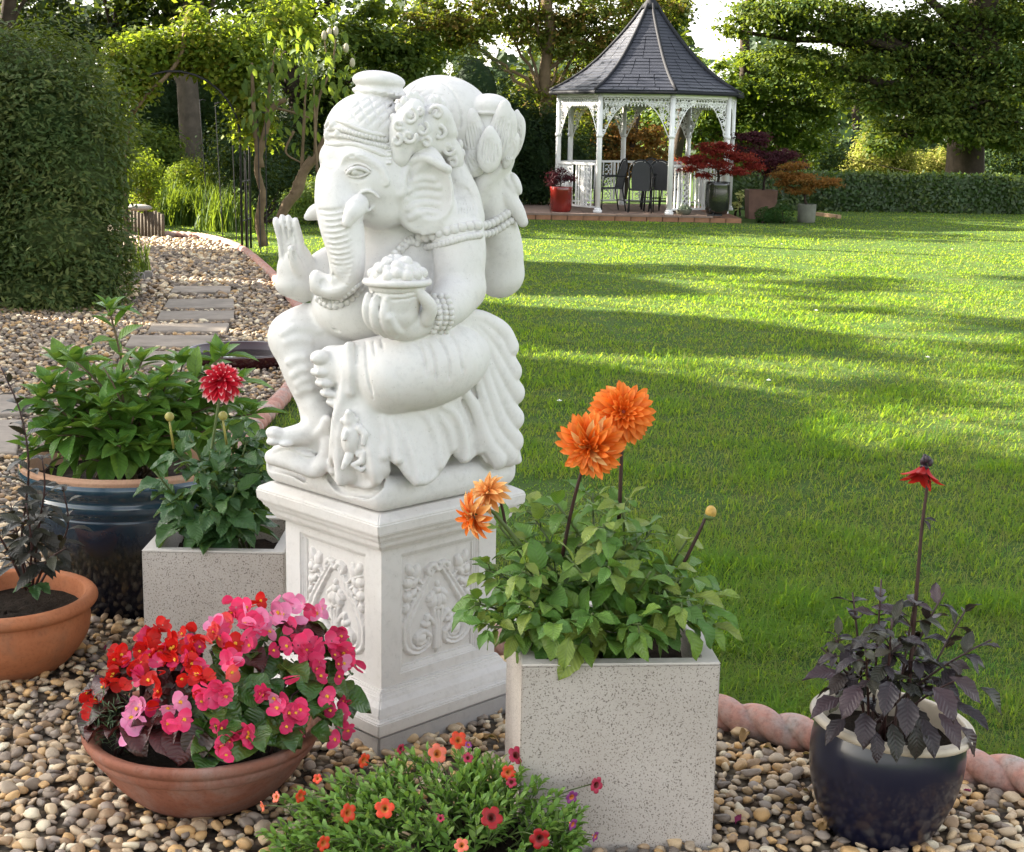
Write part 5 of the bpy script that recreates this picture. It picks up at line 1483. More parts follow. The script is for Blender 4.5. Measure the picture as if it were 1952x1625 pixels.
# --- red and white dahlia in the left planter
P = Plant('red_white_dahlia', 'dark green dahlia with one red and white flower in the square planter behind', 'plant', (PLL[0], PLL[1], .33))
W5 = lambda px, py, d: at(px, py, PLL[1] - d)
random.seed(21)
for (x, y, d) in ((330, 860, .05), (295, 900, .10), (360, 830, -.02), (420, 800, .0), (470, 840, .02), (500, 880, .0), (500, 930, .08), (450, 930, .15), (390, 900, .15), (340, 950, .16), (420, 860, .1), (480, 970, .14), (370, 990, .18), (440, 990, .17), (310, 930, .04), (460, 800, -.06), (400, 960, .2), (500, 830, -.05)):
    leafy_stem(P, curve3(soilpt(PLL, .08, .33), W5(x, y, d)), DAH2, .125, .075, M_STEM_G, 3 if random.random() < .5 else 1, start=.4, droop=.5, pet=.4)
P.flush(M_DAHLEAF2)
M_RW = petal_mat('red_white_petal', (.52, .008, .024), (.85, .66, .64), (.56, .010, .030), tipat=1.0, midat=.80)
RW = [leaf_mesh('red_white_petal', 1, .34, .88, .45, .45, c_, nl=7, mat=M_RW, seed=i) for i, c_ in enumerate((.2, .5))]
f = W5(422, 728, .06)
dahlia_flower(P, f, (.06, -.62, .72), .068, RW, [(14, -22, .95, .1), (14, -4, .92, .1), (12, 14, .82, .1), (11, 32, .7, .1), (9, 52, .5, .08), (6, 72, .36, .04)], simple_mat('crimson_centre', (.30, .01, .02), .6), .12)
P.stem(spline(np.array([W5(400, 880, .06), W5(412, 800, .06), W5(420, 750, .055)]), 8), .0045, M_STEM_G)
for (x, y) in ((323, 795), (425, 793)):
    b = MB(); b.ball(W5(x, y, .1) - P.root, .014, 10, 7); b.tube([W5(x, y + 8, .1) - P.root, W5(x + 8, y + 60, .07) - P.root], [.003, .004], 6); b.build('flower_bud', simple_mat('pale_bud', (.30, .27, .07), .5, .3, 40), P.t, True)

# --- begonias
M_BEGLEAF = leaf_mat('green_begonia_leaf', [(.045, .115, .018), (.062, .14, .022), (.085, .14, .024), (.036, .09, .018)], .14, .30, .12, (.07, .12, .04), spec=.5)
M_BEGDARK = leaf_mat('bronze_begonia_leaf', [(.075, .020, .016), (.055, .018, .016), (.095, .022, .020), (.045, .028, .018)], .14, .34, .12, (.09, .03, .03), spec=.4, tcol=(.15, .03, .02))
BG = [leaf_mesh('begonia_leaf', 1, .88 + .05 * i, .70, .55, .22, .5 + .25 * i, nl=7, mat=M_BEGLEAF, wave=1.2, seed=i) for i in range(4)]
BD = [leaf_mesh('bronze_begonia_leaf', 1, .88 + .05 * i, .70, .55, .22, .5 + .25 * i, nl=7, mat=M_BEGDARK, wave=1.2, seed=i) for i in range(4)]
def bmat(n, a, b_): return petal_mat(n, b_, a, a, .42, .28)
BCOL = {'r': bmat('red_begonia_petal', (.58, .014, .012), (.66, .035, .02)), 's': bmat('salmon_begonia_petal', (.80, .085, .085), (.84, .18, .15)), 'h': bmat('hot_pink_begonia_petal', (.80, .055, .17), (.84, .13, .26)),
        'p': bmat('pale_pink_begonia_petal', (.85, .27, .47), (.88, .42, .58)), 'd': bmat('deep_pink_begonia_petal', (.56, .025, .10), (.60, .06, .14))}
BPET = {k: (leaf_mesh('begonia_petal', 1, 1.18, .60, .48, .10, -.45, nl=6, mat=m_), leaf_mesh('begonia_petal_small', 1, .62, .7, .55, .12, -.2, nl=5, mat=m_)) for k, m_ in BCOL.items()}
M_STAMEN = simple_mat('yellow_stamens', (.75, .42, .03), .6, .2, 80)
def begonia_flower(pl, pos, face, s_, col):
    face = unit(face); a = unit(np.cross(face, [.1, .1, 1.0])); b_ = np.cross(a, face); ro = random.uniform(-.7, .7)
    fl = bpy.data.objects.new('flower', None); COL.objects.link(fl); fl.parent = pl.t; fl.location = Vector(np.asarray(pos) - pl.root); fl.empty_display_size = .02
    closed = random.random() < .22
    for k in range(4):
        th = ro + math.pi / 2 * k + math.pi / 2; big = k % 2 == 0
        o = math.cos(th) * a + math.sin(th) * b_; tl = R(random.uniform(4, 22) if not closed else random.uniform(45, 70)); d = o * math.cos(tl) + face * math.sin(tl)
        if closed and not big: continue
        M = frame(o * s_ * .03, d, face * math.cos(tl) - o * math.sin(tl), s_ * (.60 if big else .46) * random.uniform(.9, 1.1))
        q = bpy.data.objects.new('petal', BPET[col][0 if big else 1]); COL.objects.link(q); q.parent = fl; q.matrix_local = M
    if not closed and random.random() < .62:
        b = MB()
        for k in range(4): b.ball(face * s_ * .10 + (math.cos(k * 1.3) * a + math.sin(k * 1.3) * b_) * s_ * .05, s_ * .055, 6, 4)
        b.build('stamens', M_STAMEN, fl, True)
W6 = lambda px, py, d: at(px, py, TB[1] - d)
def dmound(x, y): return float(np.interp(y, [1140, 1220, 1300, 1380, 1450], [-.10, .02, .14, .21, .25])) - ((x - 395) / 260.0) ** 2 * .14
RED = Plant('red_begonia', 'bronze-leaved begonia with scarlet flowers in the wide terracotta bowl', 'plant', W6(290, 1420, .05) * [1, 1, 0] + [0, 0, .15])
PNK = Plant('pink_begonia', 'green-leaved begonia with pink flowers in the wide terracotta bowl', 'plant', W6(480, 1420, .05) * [1, 1, 0] + [0, 0, .15])
random.seed(17)
def beg_leaves(pl, n, x0, x1, top, bot, meshes, pick=None):
    for i in range(n):
        x = random.uniform(x0, x1); y = random.uniform(top(x), bot(x)); d = dmound(x, y) - random.uniform(.01, .08)
        p = W6(x, y, d); c_ = np.array([TB[0], TB[1], .12]); o = unit(p - c_)
        dr = unit(o * [1, 1, .3] + np.array([random.gauss(0, .5), random.gauss(-.1, .4), random.uniform(-.6, .1)]))
        sz = random.uniform(.055, .085); q = p + dr * sz
        if (q[2] < .215 and math.hypot(q[0] - TB[0], q[1] - TB[1]) > .21) or p[2] < .19: continue
        pl.leaf(random.choice(meshes), p, dr, unit(o + np.array([0, -.3, .6])), sz)
tp = lambda x: np.interp(x, [180, 250, 330, 420, 500, 600, 680], [1330, 1250, 1215, 1220, 1190, 1180, 1260]); bt = lambda x: np.interp(x, [180, 250, 400, 560, 640, 690], [1370, 1430, 1450, 1440, 1400, 1330])
beg_leaves(RED, 95, 190, 400, tp, bt, BD); beg_leaves(PNK, 125, 370, 665, tp, bt, BG); beg_leaves(PNK, 14, 440, 600, tp, lambda x: tp(x) + 60, BD)
for (x, y, sx) in ((262, 1378, .1), (310, 1385, .105)): RED.leaf(BD[1], W6(x, y, .17), (sx * 2, -.8, -.05), (0, -.5, 1), .085)
for (x, y) in ((440, 1375), (490, 1390), (555, 1390), (620, 1330)): PNK.leaf(BG[0], W6(x, y, dmound(x, y) + .0), (random.uniform(-.5, .5), -.8, -.1), (0, -.6, .8), .07)
FR = [(258, 1235), (245, 1258), (290, 1222), (318, 1203), (348, 1210), (376, 1226), (302, 1240), (333, 1235), (216, 1275), (222, 1302), (196, 1312), (183, 1335), (342, 1262), (286, 1250), (368, 1243), (270, 1266), (310, 1192), (362, 1204), (490, 1152), (232, 1250), (325, 1222), (280, 1236), (355, 1230), (300, 1262), (375, 1285), (382, 1275), (212, 1290), (275, 1210), (288, 1345), (440, 1240)]
FR += [(random.uniform(200, 400), random.uniform(1240, 1320)) for _ in range(18)]
FR += [(x + random.gauss(0, 13), y + random.gauss(4, 12)) for x, y in FR[:30]]
for x, y in FR: begonia_flower(RED, W6(x, y, dmound(x, y) + .02), (random.gauss(-.1, .65), -.7, random.gauss(.45, .5)), random.uniform(.034, .050), random.choice('rrrrrd') if x > 230 else 'r')
FP = [('s', 405, 1205), ('s', 422, 1216), ('h', 440, 1166), ('h', 462, 1176), ('h', 482, 1186), ('s', 430, 1188), ('h', 450, 1158), ('h', 472, 1160), ('p', 520, 1152), ('p', 545, 1146), ('p', 562, 1160), ('p', 532, 1168), ('p', 506, 1182), ('h', 592, 1162), ('p', 606, 1170), ('p', 575, 1150), ('p', 516, 1202), ('h', 548, 1232), ('h', 582, 1246), ('h', 590, 1224), ('h', 566, 1214), ('h', 606, 1262),
      ('d', 650, 1215), ('h', 642, 1230), ('h', 660, 1240), ('h', 666, 1264), ('d', 655, 1252), ('h', 682, 1272), ('d', 645, 1290), ('h', 395, 1312), ('h', 378, 1322), ('h', 412, 1305), ('h', 432, 1318), ('h', 398, 1332), ('p', 262, 1352), ('p', 270, 1345), ('p', 258, 1388), ('p', 250, 1370), ('p', 342, 1340), ('h', 350, 1372), ('h', 318, 1382),
      ('h', 545, 1340), ('h', 562, 1366), ('p', 524, 1330), ('h', 576, 1360), ('d', 546, 1386), ('h', 528, 1352), ('h', 648, 1378), ('h', 662, 1392), ('h', 655, 1362), ('d', 666, 1340), ('d', 630, 1356), ('h', 440, 1412), ('h', 420, 1422), ('h', 456, 1402), ('h', 476, 1396), ('h', 430, 1442), ('d', 580, 1402), ('d', 496, 1322), ('s', 440, 1282), ('d', 420, 1388), ('h', 445, 1258), ('p', 475, 1192), ('d', 520, 1240), ('d', 610, 1290), ('h', 470, 1215), ('s', 395, 1225), ('p', 410, 1190)]
FP += [(c_, x + random.gauss(0, 15), y + random.gauss(0, 14)) for c_, x, y in FP[:66:2]] + [(random.choice('hhpd'), random.uniform(400, 660), random.uniform(1190, 1340)) for _ in range(16)]
for c_, x, y in FP: begonia_flower(PNK if x > 300 else RED, W6(x, y, dmound(x, y) + .025), (random.gauss(.0, .6), -.75, random.gauss(.3, .5)), random.uniform(.036, .055) * (.8 if c_ == 'd' else 1), c_)
for pl, xs in ((RED, (230, 380)), (PNK, (400, 640))):
    for i in range(16):
        x = random.uniform(*xs); y = random.uniform(1240, 1330)
        pl.stem(curve3(pl.root + [random.uniform(-.08, .08), random.uniform(-.08, .05), 0], W6(x, y, dmound(x, y) - .02)), np.linspace(.0045, .003, 8), M_STEM_D)
SPR = Plant('spiky_sprig', 'small grey-green spiky sprig at the left rim of the begonia bowl', 'plant', W6(215, 1395, .12))
M_SPRIG = leaf_mat('grey_green_needle', [(.06, .10, .045), (.08, .125, .06)], .15, .5)
NEED = [leaf_mesh('needle', 1, .10, .9, .7, .1, c_, nl=4, nc=1, mat=M_SPRIG) for c_ in (.3, 1.0)]
for i in range(190):
    x, y = random.gauss(212, 20), random.gauss(1375, 26)
    SPR.leaf(random.choice(NEED), W6(x, y, .13 + random.uniform(-.04, .04)), (random.gauss(-.3, .6), random.gauss(-.3, .4), random.gauss(.4, .5)), (0, -.3, 1), random.uniform(.018, .034))

# --- trailing petunias in the black pot
PT = Plant('trailing_petunia', 'mound of small-leaved trailing petunias with red and orange trumpets at the front', 'plant', (KP[0], KP[1], .085))
M_PETLEAF = leaf_mat('petunia_leaf', [(.150, .29, .045), (.18, .32, .060), (.12, .25, .045), (.22, .33, .075)], .30, .5)
PL_ = [leaf_mesh('petunia_leaf', 1, .42, 1.15, .8, .2, c_, nl=5, nc=1, mat=M_PETLEAF, seed=i) for i, c_ in enumerate((.2, .5, .9))]
W7 = lambda px, py, d: at(px, py, KP[1] - d)
random.seed(29)
def dm7(x, y): return float(np.interp(y, [1400, 1480, 1560, 1650, 1720], [-.20, -.06, .06, .13, .16])) - abs((x - 830) / 330.0) ** 2 * .10
ptop = lambda x: np.interp(x, [490, 540, 620, 690, 760, 900, 960, 1020, 1080, 1130], [1600, 1520, 1470, 1450, 1420, 1425, 1435, 1470, 1500, 1540])
shoots = []
for i in range(290):
    x = random.uniform(505, 1115); y = ptop(x) + abs(random.gauss(0, 1)) * 95 + 10
    if y > 1700: continue
    if 905 < x < 990 and 1565 < y < 1640: continue
    shoots.append((y, x))
shoots.sort(key=lambda q: q[0] < 1380)
sb = MB(); random.shuffle(shoots)
for y, x in shoots:
    tip = W7(x, y, dm7(x, y)); o = unit(tip - np.array([KP[0], KP[1], .05])); t = unit(o + np.array([random.gauss(0, .25), random.gauss(0, .2), .45]))
    basep = tip - t * .075
    sb.tube([np.array([KP[0], KP[1], .12]) * .35 + basep * .65 - PT.root - [0, 0, .03], basep - PT.root, tip - PT.root], [.002, .0018, .001], 4)
    for k in range(11):
        f_ = k / 10; al = k * 2.4 + x; a = unit(np.cross(t, [.2, .1, 1])); b_ = np.cross(t, a); ou = math.cos(al) * a + math.sin(al) * b_
        PT.leaf(random.choice(PL_), basep + t * .075 * f_, unit(ou * (1 - .55 * f_) + t * (.5 + f_)), unit(t + np.array([0, 0, .6])), random.uniform(.028, .042) * (1 - .35 * f_))
sb.build('stem', M_STEM_G, PT.t, True)
PT.flush(M_PETLEAF)
def trumpet(pl, pos, face, s_, mat, thr, lobes=5):
    s_ *= .88; face = unit(np.array(face, float) + [random.gauss(0, .15), 0, random.gauss(0, .15)]); a = unit(np.cross(face, [random.gauss(0, .5), .2, 1.0])); b_ = np.cross(a, face); n = 30
    prof = [(.10, -.75), (.14, -.4), (.22, -.15), (.40, -.02), (.72, .05), (.96, .04), (1.0, .0)]
    V = []; F = []; UV = []
    for i, (r, z) in enumerate(prof):
        for j in range(n):
            th = 2 * math.pi * j / n; w = 1 - (.30 * (r > .5) * (1 - abs(math.cos(th * lobes / 2)) ** .5)); zz = z + .05 * (r > .5) * math.cos(th * lobes)
            V.append((math.cos(th) * a + math.sin(th) * b_) * r * w * s_ + face * zz * s_)
    for i in range(len(prof) - 1):
        for j in range(n):
            k = (j + 1) % n; F.append((i * n + j, i * n + k, (i + 1) * n + k, (i + 1) * n + j))
    me = mesh_from('flower', V, F); me.materials.append(mat); me.materials.append(thr)
    for i, p in enumerate(me.polygons): p.material_index = 1 if i < 3 * n else 0
    o = bpy.data.objects.new('flower', me); COL.objects.link(o); o.parent = pl.t; o.location = Vector(np.asarray(pos) - pl.root)
    back = np.asarray(pos) - face * s_ * .7; ctr = np.array([KP[0], KP[1], .10]); tgt = back + (ctr - back) * .55 + [0, .02, -.01]
    pl.stem(spline(np.array([tgt, (tgt + back) / 2 + [0, 0, .012], back]), 7), .0016, M_STEM_G, n=5)
M_T = {'o': simple_mat('orange_red_trumpet', (.60, .048, .012), .5, .2, 60), 'r': simple_mat('red_trumpet', (.30, .005, .007), .5, .25, 60), 'k': simple_mat('crimson_trumpet', (.36, .018, .055), .5, .3, 60), 's': simple_mat('salmon_trumpet', (.66, .14, .08), .5, .2, 60), 'v': simple_mat('violet_trumpet', (.20, .03, .16), .5, .3, 60)}
M_TH = simple_mat('dark_trumpet_throat', (.12, .01, .008), .6); M_TH2 = simple_mat('orange_trumpet_throat', (.45, .12, .02), .6)
for (c_, x, y, fx, fz, s_) in (('o', 733, 1542, 0, .25, .025), ('o', 664, 1550, .5, .2, .024), ('r', 937, 1559, 0, .3, .028), ('r', 1029, 1599, .1, .2, .026), ('o', 573, 1518, .9, .2, .018), ('s', 500, 1538, -1, .2, .014), ('s', 526, 1520, -.8, .3, .015), ('o', 617, 1608, .9, .3, .02), ('o', 694, 1450, .95, 0, .02),
                               ('k', 764, 1428, .9, .1, .014), ('s', 834, 1437, .1, .7, .026), ('o', 874, 1411, .1, .6, .024), ('k', 984, 1440, .4, .5, .024), ('o', 969, 1473, .3, .3, .02), ('k', 975, 1492, .3, .3, .014), ('k', 1137, 1497, .8, .2, .022), ('v', 1090, 1520, .7, .1, .018), ('v', 1092, 1572, .8, 0, .016), ('v', 1135, 1595, .9, -.1, .014), ('s', 880, 1612, .2, .6, .018), ('k', 892, 1445, .3, .6, .014), ('o', 605, 1485, -.2, .6, .013), ('k', 840, 1560, .2, .5, .010), ('v', 893, 1420, .3, .8, .010)):
    trumpet(PT, W7(x, y, dm7(x, y) + .03), (fx, -.8, fz), s_, M_T[c_], M_TH if c_ in 'rk' else M_TH2)
lay_pebbles()
# fallen leaves and petals on the gravel
M_LITTER = leaf_mat('fallen_leaf', [(.26, .15, .05), (.19, .10, .045), (.30, .20, .08)], .1, .6)
M_LITTERP = petal_mat('fallen_petal', (.25, .02, .09), (.34, .05, .14))
for k, (x, y, s_, mt) in enumerate(((922, 1403, .045, 0), (905, 1415, .03, 0), (1425, 1395, .05, 0), (1455, 1425, .04, 0), (1545, 1440, .035, 0), (1410, 1555, .03, 1), (1520, 1505, .035, 0), (178, 1280, .022, 1), (205, 1232, .018, 1), (520, 1590, .018, 1), (1850, 1510, .03, 1), (1570, 1570, .04, 0), (1495, 1530, .03, 0))):
    me = leaf_mesh('fallen_leaf', 1, .55, .85, .8, .3, 1.0, nl=6, mat=(M_LITTER, M_LITTERP)[mt], wave=1.5, seed=k)
    p = gnd(x, y, .035)
    o = obj(('fallen_leaf', 'fallen_petal')[mt], me, None, None, M=frame(p, (math.cos(k * 2.1), math.sin(k * 2.1), .15), (0, 0, 1), s_))
    nm = ('curled brown leaf on the gravel against the plinth foot', 'small brown leaf by the plinth foot, in front of its neighbour', 'tan leaf on the gravel right beside the front planter', 'tan leaf on the gravel under the pink rope edging', 'brown leaf on the gravel between rope edging and blue pot', 'shrivelled pink petal on the gravel right of the front planter', 'pink petal on the gravel just left of the blue pot', 'pink petal on the gravel between terracotta pot and begonia bowl', 'tiny pink petal on the gravel beneath the terracotta pot rim', 'pink petal on the gravel at the left of the petunias', 'withered pink petal on the gravel right of the blue pot', 'curled leaf on the gravel at the foot of the blue pot', 'curled leaf on the gravel midway between planter and blue pot')[k]
    tag(o, nm, ('leaf', 'petal')[mt], ('fallen leaves on the gravel', 'fallen petals on the gravel')[mt])
# ------------------------------------------------------------------ gazebo on its brick terrace
GC = at(1227, 405, 29.4); GX, GY = GC[0], GC[1]
ZT = 0.12                                           # top of the terrace
M_WHITE = simple_mat('white_painted_metal', (.80, .80, .79), .35, .05, 6)
M_SLATE = simple_mat('blue_black_slate', (.030, .033, .045), .36, .35, 14, .5, .4, 60)
M_LEAD = simple_mat('dark_hip_cover', (.022, .023, .028), .75, .2, 20, .2)
M_BRICK = simple_mat('orange_brick', (.27, .135, .075), .85, .35, 5, bmp=.4, bscale=60)
M_PAVER = simple_mat('terrace_paver', (.23, .16, .125), .8, .25, 4, bmp=.3, bscale=30)
TX0, TX1 = at(930, 412, 27.5)[0], at(1414, 416, 27.5)[0]; TY0, TY1 = 27.5, 32.0
v, f = MB(), None
b = MB(); b.box(((TX0 + TX1) / 2, (TY0 + TY1) / 2 + .1, .035), ((TX1 - TX0) / 2 - .03, (TY1 - TY0) / 2, .045))
TERRACE = structure(b.build('terrace', M_BRICK))
bw = .29; k = int((TX1 - TX0) / bw)
bm_ = MB(); bm_.box((0, 0, 0), (.138, .05, .042)); BRK = bm_.mesh('brick'); BRK.materials.append(M_BRICK)
for i in range(k):
    o = bpy.data.objects.new('brick', BRK); COL.objects.link(o); o.parent = TERRACE; o.location = (TX0 + (i + .5) * (TX1 - TX0) / k, TY0 + .045 + random.uniform(-.004, .004), .040); o.scale = ((TX1 - TX0) / k / bw, 1, 1)
for i in range(14):
    o = bpy.data.objects.new('brick', BRK); COL.objects.link(o); o.parent = TERRACE; o.location = (TX1 - .045, TY0 + .22 + .29 * i, .040); o.rotation_euler = (0, 0, math.pi / 2)
bm_ = MB(); bm_.box((0, 0, 0), (.296, .296, .018)); PAV = bm_.mesh('paver'); PAV.materials.append(M_PAVER)
nx = int((TX1 - TX0) / .6)
for i in range(nx):
    for j in range(7):
        o = bpy.data.objects.new('paver', PAV); COL.objects.link(o); o.parent = TERRACE; o.location = (TX0 + .285 + .6 * i, TY0 + .28 + .6 * j, .102)
GAZ = thing('gazebo', 'white octagonal gazebo with slate tent roof on a brick terrace', 'gazebo', (GX, GY, ZT))
RP, RE = 1.76, 1.93
def gp(i, r, z): a = R(-90 - 22.5 + 45 * i - 12.0); return np.array([r * math.cos(a), r * math.sin(a), z])
ZE, ZA = 2.22, 3.93                                  # eaves and apex above the terrace
for i in range(8):
    p = gp(i, RP, 0)
    b = MB(); b.tube([p + [0, 0, 0], p + [0, 0, .05]], .085, 12); b.tube([p + [0, 0, .05], p + [0, 0, .09]], [.075, .06], 12); b.tube([p + [0, 0, .09], p + [0, 0, ZE]], .052, 12)
    b.tube([p + [0, 0, 1.40], p + [0, 0, 1.46]], .066, 12); b.build('post', M_WHITE, GAZ, True)
# fascia ring and lace
fb = MB()
for i in range(8):
    a_, b_ = gp(i, RP, 0), gp(i + 1, RP, 0); m_ = (a_ + b_) / 2; d = b_ - a_; L = np.linalg.norm(d); d = d / L; n = np.array([d[1], -d[0], 0])
    Mx = np.stack([d, n, [0, 0, 1]], 1)
    fb.box(m_ + [0, 0, ZE - .035], (L / 2 - .03, .022, .055), Mx)
    lb = MB()
    def ring(u, z, r, w=.010):
        th = np.linspace(0, 2 * math.pi, 9); lb.tube([a_ + d * (u + r * math.cos(t)) + [0, 0, z + r * math.sin(t)] for t in th], w, 4, False)
    for s_ in range(18):
        u = .07 + (L - .14) * (s_ + .5) / 18; ring(u, ZE - .135, .034); ring(u, ZE - .20, .020, .009)
        lb.box(a_ + d * u + [0, 0, ZE - .235], (.012, .008, .02), Mx)
    for sgn in (0, 1):
        for q in range(46):
            w_ = random.random() ** 1.6 * .46; h = random.random() * (.62 * (1 - w_ / .50) ** 2.0)
            u = .06 + w_; u = u if sgn == 0 else L - u
            ring(u, ZE - .16 - h, random.uniform(.018, .036), .0085)
        cur = [(.055 + .47 * t, ZE - .20 - .62 * (1 - t) ** 2.0) for t in np.linspace(0, 1, 9)]
        lb.tube([a_ + d * (x if sgn == 0 else L - x) + [0, 0, z] for x, z in cur], .012, 5)
    lb.box(m_ + [0, 0, ZE - .168], (L / 2 - .06, .009, .009), Mx)
    lb.build('lace_bracket', M_WHITE, GAZ, True)
    if i == 0: continue                               # the front bay is the way in
    rb = MB()
    rb.box(m_ + [0, 0, .90], (L / 2 - .05, .030, .022), Mx); rb.box(m_ + [0, 0, .10], (L / 2 - .05, .022, .018), Mx)
    x = .12
    k = 0
    while x < L - .1:
        panel = k % 8 in (3, 4, 5)
        if not panel: rb.box(a_ + d * x + [0, 0, .50], (.0125, .0125, .39), Mx)
        k += 1; x += .085
    for c_ in (L * .27, L * .73) if L > 1 else (L / 2,):
        for z in np.linspace(.20, .80, 7):
            for sg in (-1, 1):
                th = np.linspace(.2, 5.4, 10); rr = np.linspace(.03, .062, 10)
                rb.tube([a_ + d * (c_ + sg * (.052 + r_ * math.cos(t))) + [0, 0, z + r_ * math.sin(t) * .9] for t, r_ in zip(th, rr)], .010, 4, False)
        for sg in (-1, 1): rb.box(a_ + d * (c_ + sg * .135) + [0, 0, .50], (.010, .010, .39), Mx)
    rb.build('railing', M_WHITE, GAZ)
fb.build('fascia', M_WHITE, GAZ)
# roof: tent profile, slates laid in courses
prof = [(0, 1), (.10, .825), (.22, .665), (.36, .515), (.51, .385), (.64, .28), (.76, .19), (.87, .115), (.95, .065), (1, .042)]
PT_, PR_ = np.array([p[0] for p in prof]), np.array([p[1] for p in prof])
ROOF_Z = lambda t: ZE + .035 + (ZA - ZE) * t
def roof_r(t): return RE * np.interp(t, PT_, PR_)
b = MB(); v = []; f = []
ts = np.linspace(0, 1, 19)
for t in ts:
    for i in range(8): v.append(gp(i, roof_r(t) - .012, ROOF_Z(t) - .012))
for i in range(18):
    for j in range(8): f.append((i * 8 + j, i * 8 + (j + 1) % 8, (i + 1) * 8 + (j + 1) % 8, (i + 1) * 8 + j))
b.add(v, f); ROOF = b.build('roof', M_SLATE, GAZ)
b = MB(); b.box((0, 0, 0), (.5, .5, .5)); SL = b.mesh('slate'); SL.materials.append(M_SLATE)
rest = MB(); nrow = 27; n1 = 0
tt = np.linspace(0, .965, nrow + 1)
for i in range(8):
    vis = i in (7, 0, 1)
    for rI in range(nrow):
        t0, t1 = tt[rI], tt[rI + 1]
        A0, B0 = gp(i, roof_r(t0), ROOF_Z(t0)), gp(i + 1, roof_r(t0), ROOF_Z(t0)); A1, B1 = gp(i, roof_r(t1), ROOF_Z(t1)), gp(i + 1, roof_r(t1), ROOF_Z(t1))
        c0, c1 = (A0 + B0) / 2, (A1 + B1) / 2; d = unit(B0 - A0); up = unit(c1 - c0); n = np.cross(d, up)
        Wd = (np.linalg.norm(B0 - A0) + np.linalg.norm(B1 - A1)) / 2; hgt = np.linalg.norm(c1 - c0)
        k = max(1, int(round(Wd / .30)))
        for q in range(k):
            x = -Wd / 2 + Wd * (q + .5) / k
            wj = Wd / k - .012
            pos = (c0 + c1) / 2 + d * x + n * (.006 + random.uniform(0, .006)) - up * .01
            ax = unit(up + n * (-.10))
            nn = np.cross(d, ax)
            Mx = np.stack([d, ax, nn], 1)
            if vis and n1 < 296:
                M = Matrix([[*(Mx[r_] * np.array([wj, hgt * 1.15, .014])), pos[r_]] for r_ in range(3)] + [[0, 0, 0, 1]])
                o = bpy.data.objects.new('slate', SL); COL.objects.link(o); o.parent = ROOF; o.matrix_local = M; n1 += 1
            else:
                rest.box(pos, (wj / 2, hgt * .575, .007), Mx)
stuff(rest.build('slate_courses', M_SLATE, ROOF))
b = MB()
for i in range(8): b.tube([gp(i, roof_r(t) + .015, ROOF_Z(t) + .012) for t in np.linspace(0, .97, 16)], .036, 6)
b.build('hip_cover', M_LEAD, ROOF, True)
b = MB(); b.tube([gp(i, RE + .012, ROOF_Z(0) - .035) for i in range(9)], .035, 6); b.build('gutter', M_LEAD, ROOF)
b = MB(); b.lathe([(.001, ROOF_Z(1) - .12), (.20, ROOF_Z(.93)), (.15, ROOF_Z(.98)), (.075, ROOF_Z(1.03)), (.03, ROOF_Z(1.09)), (.022, ROOF_Z(1.16)), (.05, ROOF_Z(1.18)), (.02, ROOF_Z(1.21)), (.002, ROOF_Z(1.33))], 16); b.build('finial', M_LEAD, ROOF, True)

# table and chairs
M_CHAIR = simple_mat('dark_metal_frame', (.018, .019, .022), .4, .2, 20); M_SLING = simple_mat('charcoal_mesh_sling', (.05, .052, .058), .7, .2, 60)
def chair(x, y, rz, label):
    t = thing('garden_chair', label, 'chair', (x, y, ZT), 'dark garden chairs in the gazebo', rz)
    b = MB(); b.box((0, 0, .43), (.22, .21, .012)); b.build('seat', M_SLING, t)
    # front is -y ; back leans to +y ; arched top
    back = [(-.21, .20, .42), (-.22, .25, .70), (-.20, .285, .86), (-.12, .30, .955), (0, .305, .985), (.12, .30, .955), (.20, .285, .86), (.22, .25, .70), (.21, .20, .42)]
    b = MB(); b.tube(spline(np.array(back), 30), .016, 6); b.build('back_frame', M_CHAIR, t, True)
    q = spline(np.array(back), 31); V = []; F = []
    for i in range(16): V += [q[i] * [.80, 1, .975], q[30 - i] * [.80, 1, .975]]
    F = [(2 * i, 2 * i + 1, 2 * i + 3, 2 * i + 2) for i in range(15)]
    V = np.array(V); n = len(V); V = np.vstack([V, V + [0, .012, 0]]); F = F + [tuple(j + n for j in f_[::-1]) for f_ in F]
    obj('backrest', mesh_from('backrest', V, F), M_SLING, t)
    for sx in (-1, 1):
        b = MB(); b.tube([(sx * .23, -.22, 0), (sx * .235, -.21, .40), (sx * .245, -.19, .62), (sx * .25, -.12, .655)], .014, 6); b.build('leg', M_CHAIR, t, True)
        b = MB(); b.tube([(sx * .22, .28, 0), (sx * .215, .20, .42)], .014, 6); b.build('leg', M_CHAIR, t, True)
        b = MB(); b.tube([(sx * .25, -.18, .655), (sx * .255, .05, .665), (sx * .225, .26, .665)], .016, 6); b.build('armrest', M_CHAIR, t, True)
    b = MB(); b.tube([(-.22, -.2, .20), (.22, -.2, .20)], .009, 5); b.tube([(-.22, .24, .20), (.22, .24, .20)], .009, 5); b.build('stretcher', M_CHAIR, t)
t = thing('garden_table', 'round dark garden table between the chairs inside the gazebo', 'table', (GX + .25, GY - .25, ZT))
b = MB(); b.lathe([(.001, .70), (.55, .70), (.56, .715), (.55, .73), (.001, .73)], 32); b.build('tabletop', M_CHAIR, t, True)
for k in range(4): a_ = .78 + k * 1.57; b = MB(); b.tube([(.42 * math.cos(a_), .42 * math.sin(a_), 0), (.34 * math.cos(a_), .34 * math.sin(a_), .70)], .02, 6); b.build('leg', M_CHAIR, t, True)
ck = lambda px, dy=0: at(px, 395, GY + dy)[0]
chair(ck(1160, -.5), GY - .5, R(-75), 'dark garden chair at the open left side of the gazebo table, seen side-on')
chair(ck(1221, -1.0), GY - 1.0, R(172), 'dark garden chair with its arched back to the lawn, middle of the gazebo')
